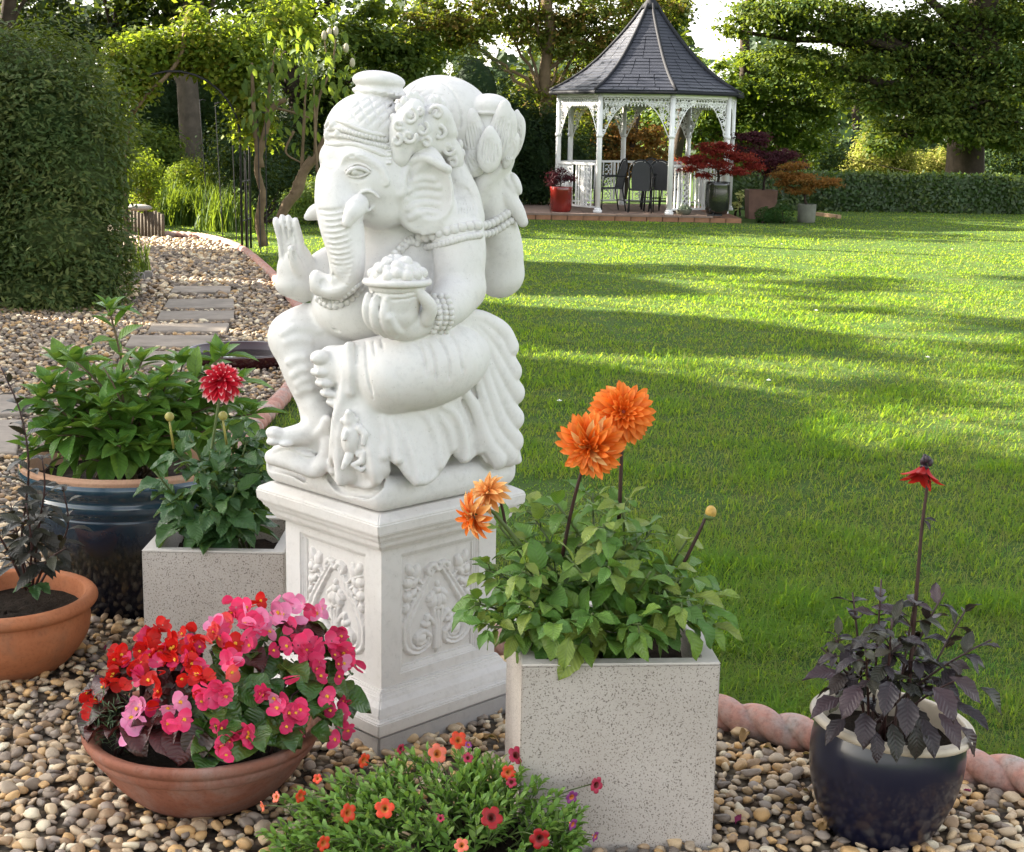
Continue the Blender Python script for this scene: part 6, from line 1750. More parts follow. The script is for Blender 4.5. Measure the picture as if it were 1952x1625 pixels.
chair(ck(1268, -.6), GY - .6, R(150), 'dark garden chair half hidden behind the right front post of the gazebo')
chair(ck(1250, .7), GY + .7, R(20), 'dark garden chair on the far side of the gazebo table')

# pots round the terrace
M_REDGL = glaze('red_glaze', (.17, .014, .011), .2, .5); M_BLKGL = glaze('black_green_glaze', (.016, .017, .015), .16, .6); M_RUST = simple_mat('rust_brown_pot', (.17, .095, .07), .7, .3, 4); M_GREENGREY = simple_mat('mossy_grey_pot', (.13, .135, .10), .8, .3, 5)
def lathe_pot(name, label, p, prof, mat, n=32, ph=0.0, cat='plant pot'):
    t = thing(name, label, cat, p)
    b = MB(); b.lathe(prof, n, phase=ph); o = b.build('body', mat, t, n > 8)
    r, z = prof[-1]
    b = MB(); b.lathe([(.001, z), (r, z)], n, phase=ph); b.build('soil', M_SOIL, t)
    return t
def on(px, py, Y, z=ZT): p = at(px, py, Y); p[2] = z; return p
rp = on(1069, 398, 28.1); lathe_pot('red_pot', 'glossy red pot on the terrace at the left corner of the gazebo', rp, [(.17, 0), (.19, .02), (.205, .06), (.215, .40), (.222, .46), (.215, .47), (.19, .46), (.185, .42)], M_REDGL)
b = MB()
dp = on(1366, 406, 27.75); lathe_pot('black_pot', 'tall black glazed pot holding the red maple before the gazebo', dp, [(.15, .02), (.19, .03), (.222, .12), (.232, .28), (.228, .46), (.222, .56), (.228, .62), (.205, .625), (.195, .58)], M_BLKGL)
bp = on(1449, 402, 29.2, 0); lathe_pot('square_brown_pot', 'square rust-brown pot under the purple maple beside the terrace', bp, [(.36, 0), (.40, .56), (.36, .56), (.35, .50)], M_RUST, 4, math.pi / 4)
gp_ = on(1537, 417, 28.1, 0); lathe_pot('grey_pot', 'straight mossy grey pot under the orange maple on the lawn edge', gp_, [(.155, 0), (.165, .02), (.175, .345), (.155, .345), (.15, .31)], M_GREENGREY)
sp_ = on(1303, 405, 27.85); lathe_pot('shallow_bowl', 'shallow dark green bowl of pale succulents on the terrace', sp_, [(.09, 0), (.12, .01), (.155, .08), (.16, .10), (.14, .10), (.13, .08)], M_GREENGREY)
# dark iron scroll feet in front of the tall pot
t = thing('iron_ornament', 'small dark iron scroll ornament at the foot of the tall black pot', 'ornament', on(1362, 411, 27.58))
for sx in (-1, 1):
    b = MB(); th = np.linspace(0, 5, 16); b.tube([(sx * (.07 + (.02 + .012 * a_) * math.cos(a_)), 0, .085 + (.02 + .012 * a_) * math.sin(a_)) for a_ in th], .012, 6); b.build('scroll', M_CHAIR, t, True)
b = MB(); b.box((0, 0, .012), (.14, .03, .012)); b.build('foot', M_CHAIR, t)
# ------------------------------------------------------------------ trees, shrubs, hedges
def leaf_cards(P, Nn, size, asp=.55, bend=.25):
    """one bent four-cornered leaf per point"""
    n = len(P)
    r = rng.normal(size=(n, 3)); d = r - Nn * (r * Nn).sum(1)[:, None]; d /= np.linalg.norm(d, axis=1)[:, None] + 1e-9
    s = np.cross(Nn, d); L = np.asarray(size)[:, None]
    V = np.stack([P, P + d * L * .5 + s * L * asp * .5 - Nn * L * bend * .1, P + d * L - Nn * L * bend * .5, P + d * L * .5 - s * L * asp * .5 - Nn * L * bend * .1], 1).reshape(-1, 3)
    F = np.arange(4 * n).reshape(-1, 4)
    return V, F
def cloud_mesh(name, P, Nn, size, mat, asp=.55, tint=None, off=(0, 0, 0)):
    V, F = leaf_cards(P, Nn, size, asp)
    me = mesh_from(name, V - np.asarray(off), F, False)
    add_tint(me, tint if tint is not None else rng.random(len(P)))
    me.materials.append(mat)
    return me
def blob_points(centers, radii, n, shell=.45, soft=False):
    """points through ellipsoids (weighted to the outside) with leaf normals tilted outward and up"""
    centers = np.asarray(centers, float); radii = np.asarray(radii, float)
    w = (radii ** 2).sum(1); w = w / w.sum()
    k = rng.choice(len(centers), n, p=w)
    d = rng.normal(size=(n, 3)); d /= np.linalg.norm(d, axis=1)[:, None]
    r = (shell + (1 - shell) * rng.random(n) ** .6) * rng.normal(1, .09, n) if not soft else np.abs(rng.normal(0, .62, n))
    P = centers[k] + d * radii[k] * r[:, None]
    N_ = d * .7 + np.array([0, 0, .75]) + rng.normal(0, .45, (n, 3)); N_ /= np.linalg.norm(N_, axis=1)[:, None]
    return P, N_, k
def branch(b, p0, p1, r0, r1, wob=.06, n=9, sag=0.0):
    p0, p1 = np.asarray(p0, float), np.asarray(p1, float); L = np.linalg.norm(p1 - p0)
    t = np.linspace(0, 1, n)[:, None]
    q = p0 + (p1 - p0) * t + np.array([0, 0, 1]) * (sag * L * np.sin(math.pi * t)) + rng.normal(0, wob * L * .25, (n, 3)) * np.sin(math.pi * t)
    b.tube(q, np.linspace(r0, r1, n), 8)
    return q
M_BARK = simple_mat('brown_bark', (.045, .034, .026), .9, .4, 6, .15, .9, 18)
M_BARKG = simple_mat('grey_bark', (.085, .070, .055), .9, .35, 6, .15, .9, 16)
M_BARKP = simple_mat('pale_bark', (.16, .115, .068), .85, .35, 7, .15, .8, 20)
def tree(name, label, base, trunk_top, r0, blobs, nleaf, size, mat, bark=None, limbs=None, group=None, flat=1.0, shell=.30, asp=.6, cat='tree', tintf=None, sub=20, clump=.36):
    base = np.asarray(base, float)
    t = thing(name, label, cat, base, group)
    b = MB(); tt_ = np.asarray(trunk_top, float)
    q = branch(b, base - [0, 0, .1], tt_, r0, r0 * .55, .05)
    C_ = []; R_ = []
    for (c, rad) in blobs:
        c = np.asarray(c, float); rad = np.broadcast_to(np.asarray(rad, float), (3,))
        f = np.clip((c[2] - base[2]) / (tt_[2] - base[2] + 1e-6) * .72, .25, 1.0); s0 = q[int(f * 8)]
        if limbs != 'none': branch(b, s0, c, r0 * .30, r0 * .08, .10, sag=.05)
        # each bough carries smaller clumps with gaps between
        for j in range(sub):
            d = rng.normal(size=3); d /= np.linalg.norm(d); d[2] *= .8
            cc = c + d * rad * rng.uniform(.35, .98); C_.append(cc); R_.append(rad * rng.uniform(.6, 1.35) * clump * np.array([1.2, 1.2, .85 * flat]))
            if rng.random() < .25 and limbs != 'none': branch(b, c + d * rad * .1, cc, r0 * .07, r0 * .02, .1, 5)
    b2 = MB(); b.build('trunk', bark or M_BARK, t, True, loc=-base) if False else None
    me = b.mesh('trunk', True); me.transform(Matrix.Translation(Vector(-base))); obj('trunk', me, bark or M_BARK, t)
    P, N_, k = blob_points(C_, R_, nleaf, shell, True)
    tint = rng.random(len(C_))[k] * .55 + rng.random(nleaf) * .45
    o = obj('crown', cloud_mesh('crown', P, N_, size * rng.uniform(.7, 1.3, nleaf), mat, asp, np.clip(tint, 0, .999), base), None, t)
    return t
def shrub(name, label, cat, base, blobs, n, size, mat, asp=.5, shell=.55, stems=6, smat=None, group=None, core=0):
    base = np.asarray(base, float); t = thing(name, label, cat, base, group)
    C_ = [np.asarray(c, float) for c, r in blobs]; R_ = [np.broadcast_to(np.asarray(r, float), (3,)) for c, r in blobs]
    P, N_, k = blob_points(C_, R_, n, shell)
    ok = P[:, 2] > .02; P, N_ = P[ok], N_[ok]; n = len(P)
    # uneven outline: push patches in and out
    wob = np.sin(P[:, 0] * 5.1 + P[:, 2] * 3.7) + np.sin(P[:, 2] * 6.3 + P[:, 1] * 4.1) + np.sin(P[:, 0] * 11 + P[:, 2] * 9 + P[:, 1] * 7) * .6
    ctr = np.mean(C_, 0); P = P + (P - ctr) * (wob * .034)[:, None] + (rng.random(n) < .03)[:, None] * (P - ctr) * .05
    tint = np.clip(.5 + .14 * wob + rng.normal(0, .18, n), 0, .999)
    obj('foliage', cloud_mesh('foliage', P, N_, size * rng.uniform(.65, 1.35, n), mat, asp, tint, base), None, t)
    if core:
        b = MB()
        for c, r in zip(C_, R_): b = MB(); b.ball(c - base, r * core, 14, 9); b.build('inner_growth', mat, t, True)
    if stems:
        b = MB()
        for i in range(stems):
            c = C_[rng.integers(len(C_))]; j_ = rng.integers(len(C_)); branch(b, base + rng.normal(0, .06, 3) * [1, 1, 0], C_[j_] + rng.normal(0, .22, 3) * R_[j_], .022, .006, .06)
        me = b.mesh('stem', True); me.transform(Matrix.Translation(Vector(-base))); obj('stem', me, smat or M_BARK, t)
    return t
def LM(name, cols, trans=.30, rough=.6, tcol=(.34, .44, .02), spec=.10): return leaf_mat(name, cols, trans, rough, spec=spec, tcol=tcol)
L_PRIVET = LM('privet_leaf', [(.064, .100, .034), (.040, .074, .024), (.082, .118, .038), (.052, .084, .028), (.12, .14, .046)], .28)
L_CLIMB = LM('climber_leaf', [(.11, .165, .020), (.145, .18, .022), (.065, .13, .020), (.22, .19, .028), (.085, .15, .018)], .45)
L_DARK = LM('dark_evergreen_leaf', [(.016, .034, .013), (.022, .045, .016), (.013, .028, .012), (.028, .052, .018)], .15)
L_MID = LM('mid_green_leaf', [(.050, .088, .018), (.065, .105, .020), (.040, .075, .018), (.085, .120, .025)], .36)
L_OLIVE = LM('olive_autumn_leaf', [(.075, .095, .020), (.095, .11, .024), (.055, .085, .018), (.14, .12, .028), (.17, .10, .03)], .36)
L_OAK = LM('oak_leaf', [(.034, .062, .014), (.044, .076, .016), (.026, .050, .012), (.060, .092, .020), (.085, .105, .020)], .26)
L_HEDGE = LM('laurel_hedge_leaf', [(.030, .066, .014), (.042, .082, .016), (.024, .052, .012), (.090, .13, .026)], .22, .4, spec=.4)
L_YEL = LM('golden_shrub_leaf', [(.20, .20, .045), (.25, .23, .055), (.16, .18, .04), (.28, .22, .07)], .35)
L_BLUE = LM('blue_green_leaf', [(.085, .125, .085), (.10, .145, .10), (.07, .11, .075)], .25, tcol=(.2, .3, .12))
L_REDM = LM('red_maple_leaf', [(.17, .022, .018), (.22, .030, .020), (.13, .018, .018), (.28, .060, .03)], .35, tcol=(.5, .06, .03))
L_PURM = LM('purple_maple_leaf', [(.060, .018, .024), (.075, .022, .028), (.045, .015, .020)], .25, tcol=(.2, .03, .04))
L_ORM = LM('orange_maple_leaf', [(.20, .085, .022), (.24, .11, .025), (.15, .095, .025), (.12, .10, .03)], .35, tcol=(.5, .22, .04))
L_SHRUB = LM('long_shrub_leaf', [(.075, .125, .035), (.095, .15, .045), (.060, .105, .03), (.12, .16, .05)], .40)
L_BLADE = LM('strap_leaf', [(.055, .105, .022), (.072, .125, .024), (.040, .082, .020)], .30)

def A(px, py, Y): return at(px, py, Y)
# --- hedge along the lawn, right
def hedge(name, label, x0, x1, y, depth, h, n, size, mat):
    t = thing(name, label, 'hedge', (x0, y, 0))
    per = rng.random(n); u = rng.uniform(x0, x1, n)
    front = per < .62
    P = np.stack([u, np.where(front, y + rng.normal(0, .03, n), y + rng.uniform(0, depth, n)), np.where(front, rng.uniform(0.02, h, n), h + rng.normal(0, .02, n))], 1)
    P[:, 1] += .05 * np.sin(P[:, 0] * 3.1 + P[:, 2] * 4) + .03 * np.sin(P[:, 0] * 9)
    N_ = np.where(front[:, None], [0, -1, .35], [0, -.1, 1]) + rng.normal(0, .45, (n, 3)); N_ /= np.linalg.norm(N_, axis=1)[:, None]
    tint = np.clip(.5 + .2 * np.sin(P[:, 0] * 2.2 + 3 * P[:, 2]) + rng.normal(0, .2, n), 0, .999)
    obj('foliage', cloud_mesh('foliage', P, N_, size * rng.uniform(.7, 1.3, n), mat, .55, tint, (x0, y, 0)), None, t)
    b = MB(); b.box(((x1 - x0) / 2, depth / 2 + .08, h / 2 - .03), ((x1 - x0) / 2, depth / 2, h / 2 - .03)); b.build('inner_growth', mat, t)
    b = MB()
    for i in range(int((x1 - x0) / .5)): b.tube([(i * .5 + .2, .2, 0), (i * .5 + .25, .25, h * .7)], [.03, .015], 5)
    b.build('stem', M_BARK, t)
hedge('laurel_hedge', 'clipped dark green laurel hedge along the far edge of the lawn', A(1375, 400, 32.6)[0], 15.5, 32.6, .9, .80, 15000, .10, L_HEDGE)

# --- large privet bush, left
Yb = 13.4
shrub('privet_bush', 'large rounded grey-green bush beside the gravel path', 'bush', (A(70, 590, Yb)[0], Yb, 0),
      [(A(20, 250, Yb + .3), (1.15, 1.0, 1.0)), (A(98, 265, Yb), (.62, .8, .74)), (A(60, 150, Yb + .2), (.60, .7, .42)), (A(150, 330, Yb - .1), (.48, .7, .62)), (A(120, 460, Yb - .3), (.62, .75, .62)), (A(0, 480, Yb), (1.0, .9, .72)), (A(175, 520, Yb - .3), (.36, .5, .42)), (A(-40, 330, Yb), (.6, .8, 1.3)), (A(90, 560, Yb - .5), (.66, .55, .30))],
      68000, .064, L_PRIVET, .36, .76, 14, core=.64)

# --- rose arch with its climber
YA = 19.4
def arod(px, py, Y): return A(px, py, Y)
arch = thing('rose_arch', 'black metal rod arch carrying the yellow-green climber over the path', 'arch', (A(375, 470, YA)[0], YA, 0))
M_IRON = simple_mat('black_iron_rod', (.014, .014, .015), .5, .2, 30)
O = np.array([A(375, 470, YA)[0], YA, 0])
ax0, ax1 = A(232, 450, YA)[0], A(470, 460, YA)[0]; acx = (ax0 + ax1) / 2; aw = (ax1 - ax0) / 2
for yo in (-.32, .0, .32):
    b = MB(); pts = [np.array([ax0, YA + yo, 0]), np.array([ax0, YA + yo, 1.45])] + [np.array([acx - aw * math.cos(t), YA + yo, 1.45 + .82 * math.sin(t)]) for t in np.linspace(.15, math.pi - .15, 14)] + [np.array([ax1, YA + yo, 1.45]), np.array([ax1, YA + yo, 0])]
    b.tube(np.array(pts) - O, .016, 6); b.build('hoop', M_IRON, arch, True)
for x, z in ((ax0, .4), (ax0, .9), (ax0, 1.4), (ax1, .4), (ax1, .9), (ax1, 1.4), (acx, 2.27), (acx - aw * .7, 2.03), (acx + aw * .7, 2.03)):
    b = MB(); b.tube(np.array([(x, YA - .32, z), (x, YA + .32, z)]) - O, .011, 6); b.build('cross_bar', M_IRON, arch)
for i, (px, pb) in enumerate(((398, 440), (425, 450), (452, 470), (474, 478), (497, 484), (509, 486))):
    g = gnd(px, pb); tp_ = A(px - 18 + 3 * i, 190 + 6 * i, g[1])
    rod = thing('plant_support', ('slim black iron rod standing farthest left, in front of the daylilies', 'slim black iron rod second from the left under the climber', 'slim black iron rod third from the left beside the arch leg', 'slim black iron rod fourth from the left by the gnarled shrub', 'slim black iron rod fifth from the left beside the shrub trunk', 'slim black iron rod nearest the raised stone hand')[i], 'garden stake', g, 'black rods beside the path')
    b = MB(); b.tube([(0, 0, -.1), (tp_ - g) * .5, tp_ - g], .007, 6); b.build('rod', M_IRON, rod)
    b = MB(); b.tube([(tp_ - g) + (0, 0, -.02), (tp_ - g) + (.05, 0, 0), (tp_ - g) + (.09, 0, -.01)], .009, 6); b.build('hook', M_IRON, rod)
bl = []
for t in np.linspace(.05, math.pi - .05, 15):
    c = np.array([acx - aw * 1.12 * math.cos(t), YA, 1.50 + 1.0 * math.sin(t)]); bl.append((c, (.34, .45, .26)))
bl += [(A(262, 120, YA), (.45, .5, .35)), (A(300, 90, YA), (.4, .5, .3)), (A(270, 165, YA - .2), (.30, .4, .25)), (A(420, 70, YA), (.55, .5, .35)), (A(470, 110, YA), (.4, .5, .35)), (A(360, 75, YA), (.4, .5, .25)), (A(520, 60, YA + .4), (.6, .6, .4)), (A(560, 30, YA + .4), (.6, .6, .4))]
for i in range(22):
    t = rng.uniform(.1, 3.0); r_ = rng.uniform(.10, .22); bl.append((np.array([acx - aw * 1.2 * math.cos(t), YA + rng.normal(0, .2), 1.65 + 1.12 * math.sin(t) + rng.uniform(-.35, .30)]), (r_, r_, r_ * 1.2)))
cl = shrub('arch_climber', 'yellow-green climber with some yellow leaves draped over the metal arch', 'climber', (A(240, 450, YA)[0], YA, 0), bl, 16000, .08, L_CLIMB, .62, .25, 0)
b = MB(); cb = np.array([A(240, 450, YA)[0], YA, 0])
b.tube(spline(np.array([A(262, 205, YA - .3), A(285, 175, YA - .3), A(318, 145, YA - .3), A(345, 105, YA - .3), A(352, 60, YA - .3)]), 16) - cb, np.linspace(.022, .030, 16), 7)
b.tube(spline(np.array([cb, A(236, 330, YA), A(250, 230, YA), A(262, 205, YA - .3)]), 12) - cb, .024, 7); b.build('stem', M_BARKP, cl, True)

# --- gnarled shrub with long hanging leaves
YS = 19.0
gs = thing('long_leaved_shrub', 'gnarled old shrub with long drooping pale-edged leaves behind the statue', 'shrub', gnd(545, 480))
gb = np.array(gs.location)
b = MB()
for pts, r0, r1 in (([(503, 470, 0), (494, 420, 0), (501, 370, 0), (490, 320, 0), (505, 255, 0), (520, 205, 0), (545, 190, 0)], .060, .032), ([(532, 430, .1), (545, 392, .1), (570, 362, .1), (582, 325, .1), (606, 298, .1), (618, 268, .1), (640, 250, .1)], .070, .035), ([(560, 370, .1), (575, 330, .1), (592, 300, 0)], .06, .03),
                    ([(497, 320, 0), (488, 260, 0), (483, 200, 0), (480, 120, 0)], .05, .015), ([(505, 250, 0), (515, 160, 0), (525, 90, 0)], .03, .012), ([(575, 330, 0), (580, 220, 0), (585, 120, 0)], .025, .010), ([(600, 300, 0), (605, 200, 0), (632, 130, 0), (640, 75, 0)], .022, .009), ([(520, 205, 0), (560, 215, 0), (590, 225, 0)], .02, .01), ([(560, 250, .1), (545, 290, .1), (572, 310, .1)], .018, .008), ([(632, 130, 0), (622, 100, 0), (618, 70, 0)], .012, .007), ([(605, 330, .2), (600, 240, .2), (598, 150, .2)], .018, .008)):
    q = spline(np.array([list(A(x, y, YS - d)) for x, y, d in pts]), 18); b.tube(q - gb, np.linspace(r0, r1, 18) * rng.uniform(.85, 1.15, 18), 8)
b.build('trunk', M_BARKP, gs, True)
LONG = [leaf_mesh('long_leaf', 1, .36, .85, .9, .35, c_, nl=6, nc=1, mat=L_SHRUB, seed=i) for i, c_ in enumerate((.5, .9, 1.4))]
random.seed(41)
VV = []
spots = [(470, 100), (490, 130), (510, 95), (530, 120), (480, 160), (520, 150), (550, 130), (500, 200), (480, 220), (540, 170), (560, 100), (575, 140), (590, 110), (600, 160), (620, 130), (640, 150), (655, 110), (530, 190), (460, 130), (455, 160), (515, 215), (590, 190), (610, 200), (575, 250), (590, 240), (490, 250), (465, 185), (545, 80), (600, 80), (640, 90), (665, 150), (575, 200), (550, 60), (500, 60), (650, 180)]
for i in range(290):
    x, y = random.choice(spots); x += random.gauss(0, 13); y += random.gauss(0, 16)
    p = A(x, y, YS + random.gauss(0, .35))
    M = frame(p, (random.gauss(0, .45), random.gauss(-.1, .4), random.uniform(-1.0, -.15)), (random.gauss(0, .3), -.7, .6), random.uniform(.10, .19)); M.translation = M.translation - Vector(gb)
    o = bpy.data.objects.new('leaf', random.choice(LONG)); COL.objects.link(o); o.parent = gs; o.matrix_local = M
for (x, y) in ((618, 68), (628, 62), (640, 60), (660, 92), (672, 120)):
    b = MB(); c = A(x, y, YS); b.ball(c - gb, (.035, .035, .06), 8, 6); b.build('seed_head', simple_mat('pale_seed_head', (.42, .38, .27), .7, .2, 20), gs, True)

# --- plants under the arch
def blades(name, label, base, n, L, spread, mat, w=.022, group=None, lean=1.0):
    base = np.asarray(base, float); t = thing(name, label, 'plant', base, group)
    V = []; F = []; T = []
    for i in range(n):
        a_ = rng.uniform(0, 6.28); o = np.array([math.cos(a_), math.sin(a_), 0]); s_ = np.array([-o[1], o[0], 0]); b0 = np.array([rng.normal(0, spread[0]), rng.normal(0, spread[1]), 0]); l = L * rng.uniform(.6, 1.15); le = rng.uniform(.2, 1.0) * lean
        for k in range(5):
            u = k / 4; p = b0 + o * l * le * u ** 1.6 * .8 + np.array([0, 0, 1]) * l * (u - .55 * le * u * u * u); ww = w * (1 - u ** 2 * .96) * .5
            V += [p - s_ * ww, p + s_ * ww]
        j = len(V) - 10; F += [(j + 2 * k, j + 2 * k + 1, j + 2 * k + 3, j + 2 * k + 2) for k in range(4)]; T += [rng.random()] * 4
    me = mesh_from('blades', V, np.array(F)); add_tint(me, T); obj('blades', me, mat, t); return t
blades('daylily_clump', 'long arching clump of strap-leaved daylilies under the arch', gnd(345, 428), 520, .95, (.34, .22), L_BLADE, .026)
blades('daylily_clump', 'upright pale green strap-leaved clump among the black rods', gnd(425, 440), 190, .85, (.22, .2), L_BLADE, .024, lean=.8)
blades('iris_plant', 'small upright iris with thin green blades by the edging blocks', gnd(266, 527), 34, .50, (.06, .05), L_BLADE, .022, lean=.45)
blades('lily_stalk', 'tall yellow-green leafy stalks rising behind the daylilies', gnd(372, 415), 60, 1.25, (.12, .1), L_CLIMB, .03, lean=.35)
shrub('twiggy_shrub', 'twiggy light green shrub above the log edging', 'shrub', gnd(262, 425), [(A(270, 320, 22), (.34, .3, .34)), (A(285, 350, 22), (.3, .3, .3)), (A(250, 340, 22), (.25, .3, .3)), (A(275, 385, 22), (.25, .25, .25))], 3200, .055, L_CLIMB, .5, .2, 16, M_BARKP)
shrub('golden_shrub', 'low golden-green rounded shrub beneath the tall trunk', 'shrub', A(370, 400, 25.5) * [1, 1, 0], [(A(365, 330, 25.5), (.42, .4, .26)), (A(395, 345, 25.5), (.3, .3, .25)), (A(340, 345, 25.5), (.25, .3, .25))], 4200, .05, L_CLIMB, .5, .4, 6)
shrub('shade_shrub', 'dark green shrub in deep shade behind the path', 'shrub', A(290, 420, 27) * [1, 1, 0], [(A(285, 285, 27), (.75, .6, .5)), (A(310, 330, 27), (.6, .6, .55)), (A(250, 320, 27), (.6, .6, .7))], 6500, .09, L_MID, .5, .3, 6)
shrub('shade_shrub', 'dark mixed shrubs behind the black rods, left of the statue face', 'shrub', A(500, 420, 25) * [1, 1, 0], [(A(440, 290, 25), (.6, .5, .7)), (A(480, 340, 25), (.6, .5, .6)), (A(560, 340, 26), (.8, .5, .6)), (A(600, 380, 25), (.5, .5, .4)), (A(520, 270, 27), (.7, .5, .7))], 9000, .075, L_DARK, .5, .3, 8)
shrub('border_shrub', 'mid green border shrub just left of the statue trunk', 'shrub', gnd(600, 412), [(A(600, 372, 23), (.32, .4, .32)), (A(570, 385, 23), (.28, .4, .24))], 3000, .055, L_SHRUB, .5, .4, 4)
shrub('dark_evergreen', 'tall dark leaf mass added behind the arch to stand for the deep shade there', 'shrub', A(300, 405, 32.5) * [1, 1, 0], [(A(290, 200, 32.5), (1.0, .8, 1.1)), (A(420, 180, 32.5), (1.1, .8, 1.2)), (A(330, 310, 32.5), (1.3, .8, 1.0)), (A(500, 300, 32.5), (1.2, .8, 1.2)), (A(600, 250, 33.5), (1.2, .8, 1.4)), (A(700, 290, 33), (1.0, .8, 1.3))], 24000, .10, L_DARK, .5, .7, 6, core=.7)  # dark mass added so the depth behind the arch reads as shade
# log roll edging, stone and little blocks
M_LOG = simple_mat('weathered_log', (.085, .068, .050), .9, .4, 8, bmp=.6, bscale=30); M_CONC = simple_mat('grey_concrete_block', (.28, .26, .24), .85, .2, 10)
lb = thing('log_edging', 'weathered vertical log edging of the raised bed at the end of the path', 'edging', gnd(280, 452))
o0 = np.array(lb.location)
for i in range(11):
    g = gnd(246 + 6.5 * i, 447 + .9 * i); b = MB(); b.tube([g - o0 + (0, 0, -.05), g - o0 + (0, 0, .36 + rng.uniform(-.03, .03))], .028, 8); b.build('log', M_LOG, lb, True)
b = MB(); c = A(262, 396, 21.4); b.ball((0, 0, 0), (.22, .16, .05), 12, 6)
tag(b.build('flat_stone', M_CONC, None, True, loc=c), 'flat grey stone lying on top of the log edging', 'stone')
for i, (x, y, l_) in enumerate(((262, 533, 'longer grey concrete edging block by the iris'), (283, 530, 'shorter grey concrete edging block with a curved top by the iris'))):
    g = gnd(x, y + 4); b = MB(); b.box((0, 0, .045), (.075 if i == 0 else .045, .03, .05)); tag(b.build('edging_block', M_CONC, None, bevel=.012, loc=g), l_, 'block', 'concrete blocks beside the path')

# --- tall trees and dark wood at the left
YT = 31.0
def up_tree(label, px, Y, r0, H, blobs, n, size, mat, bark=None, name='garden_tree', **kw):
    b0 = A(px, 400, Y) * [1, 1, 0]; return tree(name, label, b0, b0 + [rng.normal(0, .2), 0, H], r0, blobs, n, size, mat, bark, **kw)
up_tree('tall tree with a thick straight grey-brown trunk seen through the arch', 366, 29, .24, 8, [(A(340, -60, 29.5), (2.0, 1.6, 1.3)), (A(430, -40, 29), (1.6, 1.4, 1.2)), (A(300, 20, 29.8), (1.1, 1.2, .8)), (A(400, -200, 29), (2.4, 2.2, 1.6))], 9000, .15, L_OAK, M_BARKG, limbs=None)
up_tree('dark-trunked tree behind the left bush, sky showing beside it', 238, 30, .20, 8, [(A(150, 60, 30), (1.1, 1.2, .7)), (A(260, 70, 30.5), (1.1, 1.2, .8)), (A(60, 20, 31), (1.5, 1.3, .8)), (A(180, -150, 30), (2.4, 2.4, 1.4)), (A(300, 50, 31), (.9, 1, .8))], 9500, .15, L_DARK, M_BARK)
up_tree('tree with a slim trunk at the top left corner of the view', 5, 26, .16, 8, [(A(-60, -40, 26), (1.6, 1.6, 1.2)), (A(40, 40, 27), (.8, .8, .45)), (A(100, -120, 27), (2, 2, 1))], 5000, .14, L_DARK, M_BARK)
up_tree('broad leafy tree above the long-leaved shrub with sky gaps', 560, 33, .22, 8, [(A(560, 40, 33), (1.5, 1.3, 1.0)), (A(680, 110, 33), (1.3, 1.2, .9)), (A(740, 60, 33.5), (1.4, 1.2, .9)), (A(640, 190, 33), (1.2, 1.0, .8)), (A(780, 130, 33), (1.0, 1.0, .8)), (A(700, -90, 33), (2.6, 2, 1.3)), (A(500, 120, 33), (.9, .9, .8)), (A(500, -60, 33), (2., 2, 1.3))], 26000, .13, L_MID, M_BARK)
up_tree('olive and yellow autumn tree between the statue head and the gazebo', 1033, 34, .17, 6, [(A(1000, 60, 34), (1.3, 1.2, 1.0)), (A(1080, 80, 34.2), (1.2, 1.1, 1.0)), (A(950, 30, 34), (1.2, 1.1, .8)), (A(1150, 40, 34.5), (1.3, 1.2, 1.0)), (A(1040, 170, 34), (1.0, .9, .6)), (A(880, 70, 34), (1.1, 1.0, .9)), (A(1130, 170, 34.5), (.9, .9, .7)), (A(1200, 120, 35), (1.2, 1.1, 1.0)), (A(1010, -60, 34), (2.6, 2.2, 1.1)), (A(1240, 20, 35), (1.0, 1.0, .9)), (A(1090, 240, 35), (.9, .8, .5)), (A(830, 40, 34), (.9, .9, .7))], 42000, .105, L_OLIVE, M_BARKP)
shrub('yew_hedge', 'tall clipped dark yew hedge behind the statue head', 'hedge', A(900, 405, 30) * [1, 1, 0], [(A(905, 180, 30.2), (.66, .7, .95)), (A(870, 250, 30.2), (.8, .7, 1.0)), (A(930, 300, 30.2), (.6, .7, 1.2)), (A(850, 330, 30), (.8, .7, .8)), (A(780, 300, 30.5), (.9, .7, 1.2))], 22000, .075, L_DARK, .35, .8, 4, core=.68)
shrub('dark_evergreen', 'glossy dark evergreen shrub left of the gazebo behind the red pot', 'shrub', A(1015, 398, 31.2) * [1, 1, 0], [(A(1010, 300, 31.2), (.62, .7, .9)), (A(985, 260, 31), (.6, .6, .9)), (A(1045, 260, 31.6), (.5, .6, .7)), (A(1075, 320, 33), (.8, .6, .9)), (A(1020, 360, 31), (.7, .6, .4)), (A(1120, 300, 34.5), (.8, .6, .8))], 17000, .095, L_DARK, .45, .75, 5, core=.66)
up_tree('orange-brown maple glowing behind the middle of the gazebo', 1185, 34.5, .10, 2.2, [(A(1180, 270, 34.5), (.85, .7, .55)), (A(1215, 260, 34.5), (.7, .6, .5)), (A(1150, 285, 34.5), (.5, .5, .5)), (A(1200, 310, 34.2), (.8, .6, .4)), (A(1250, 290, 34.8), (.6, .5, .4))], 12000, .07, L_ORM, M_BARK, name='maple_tree')
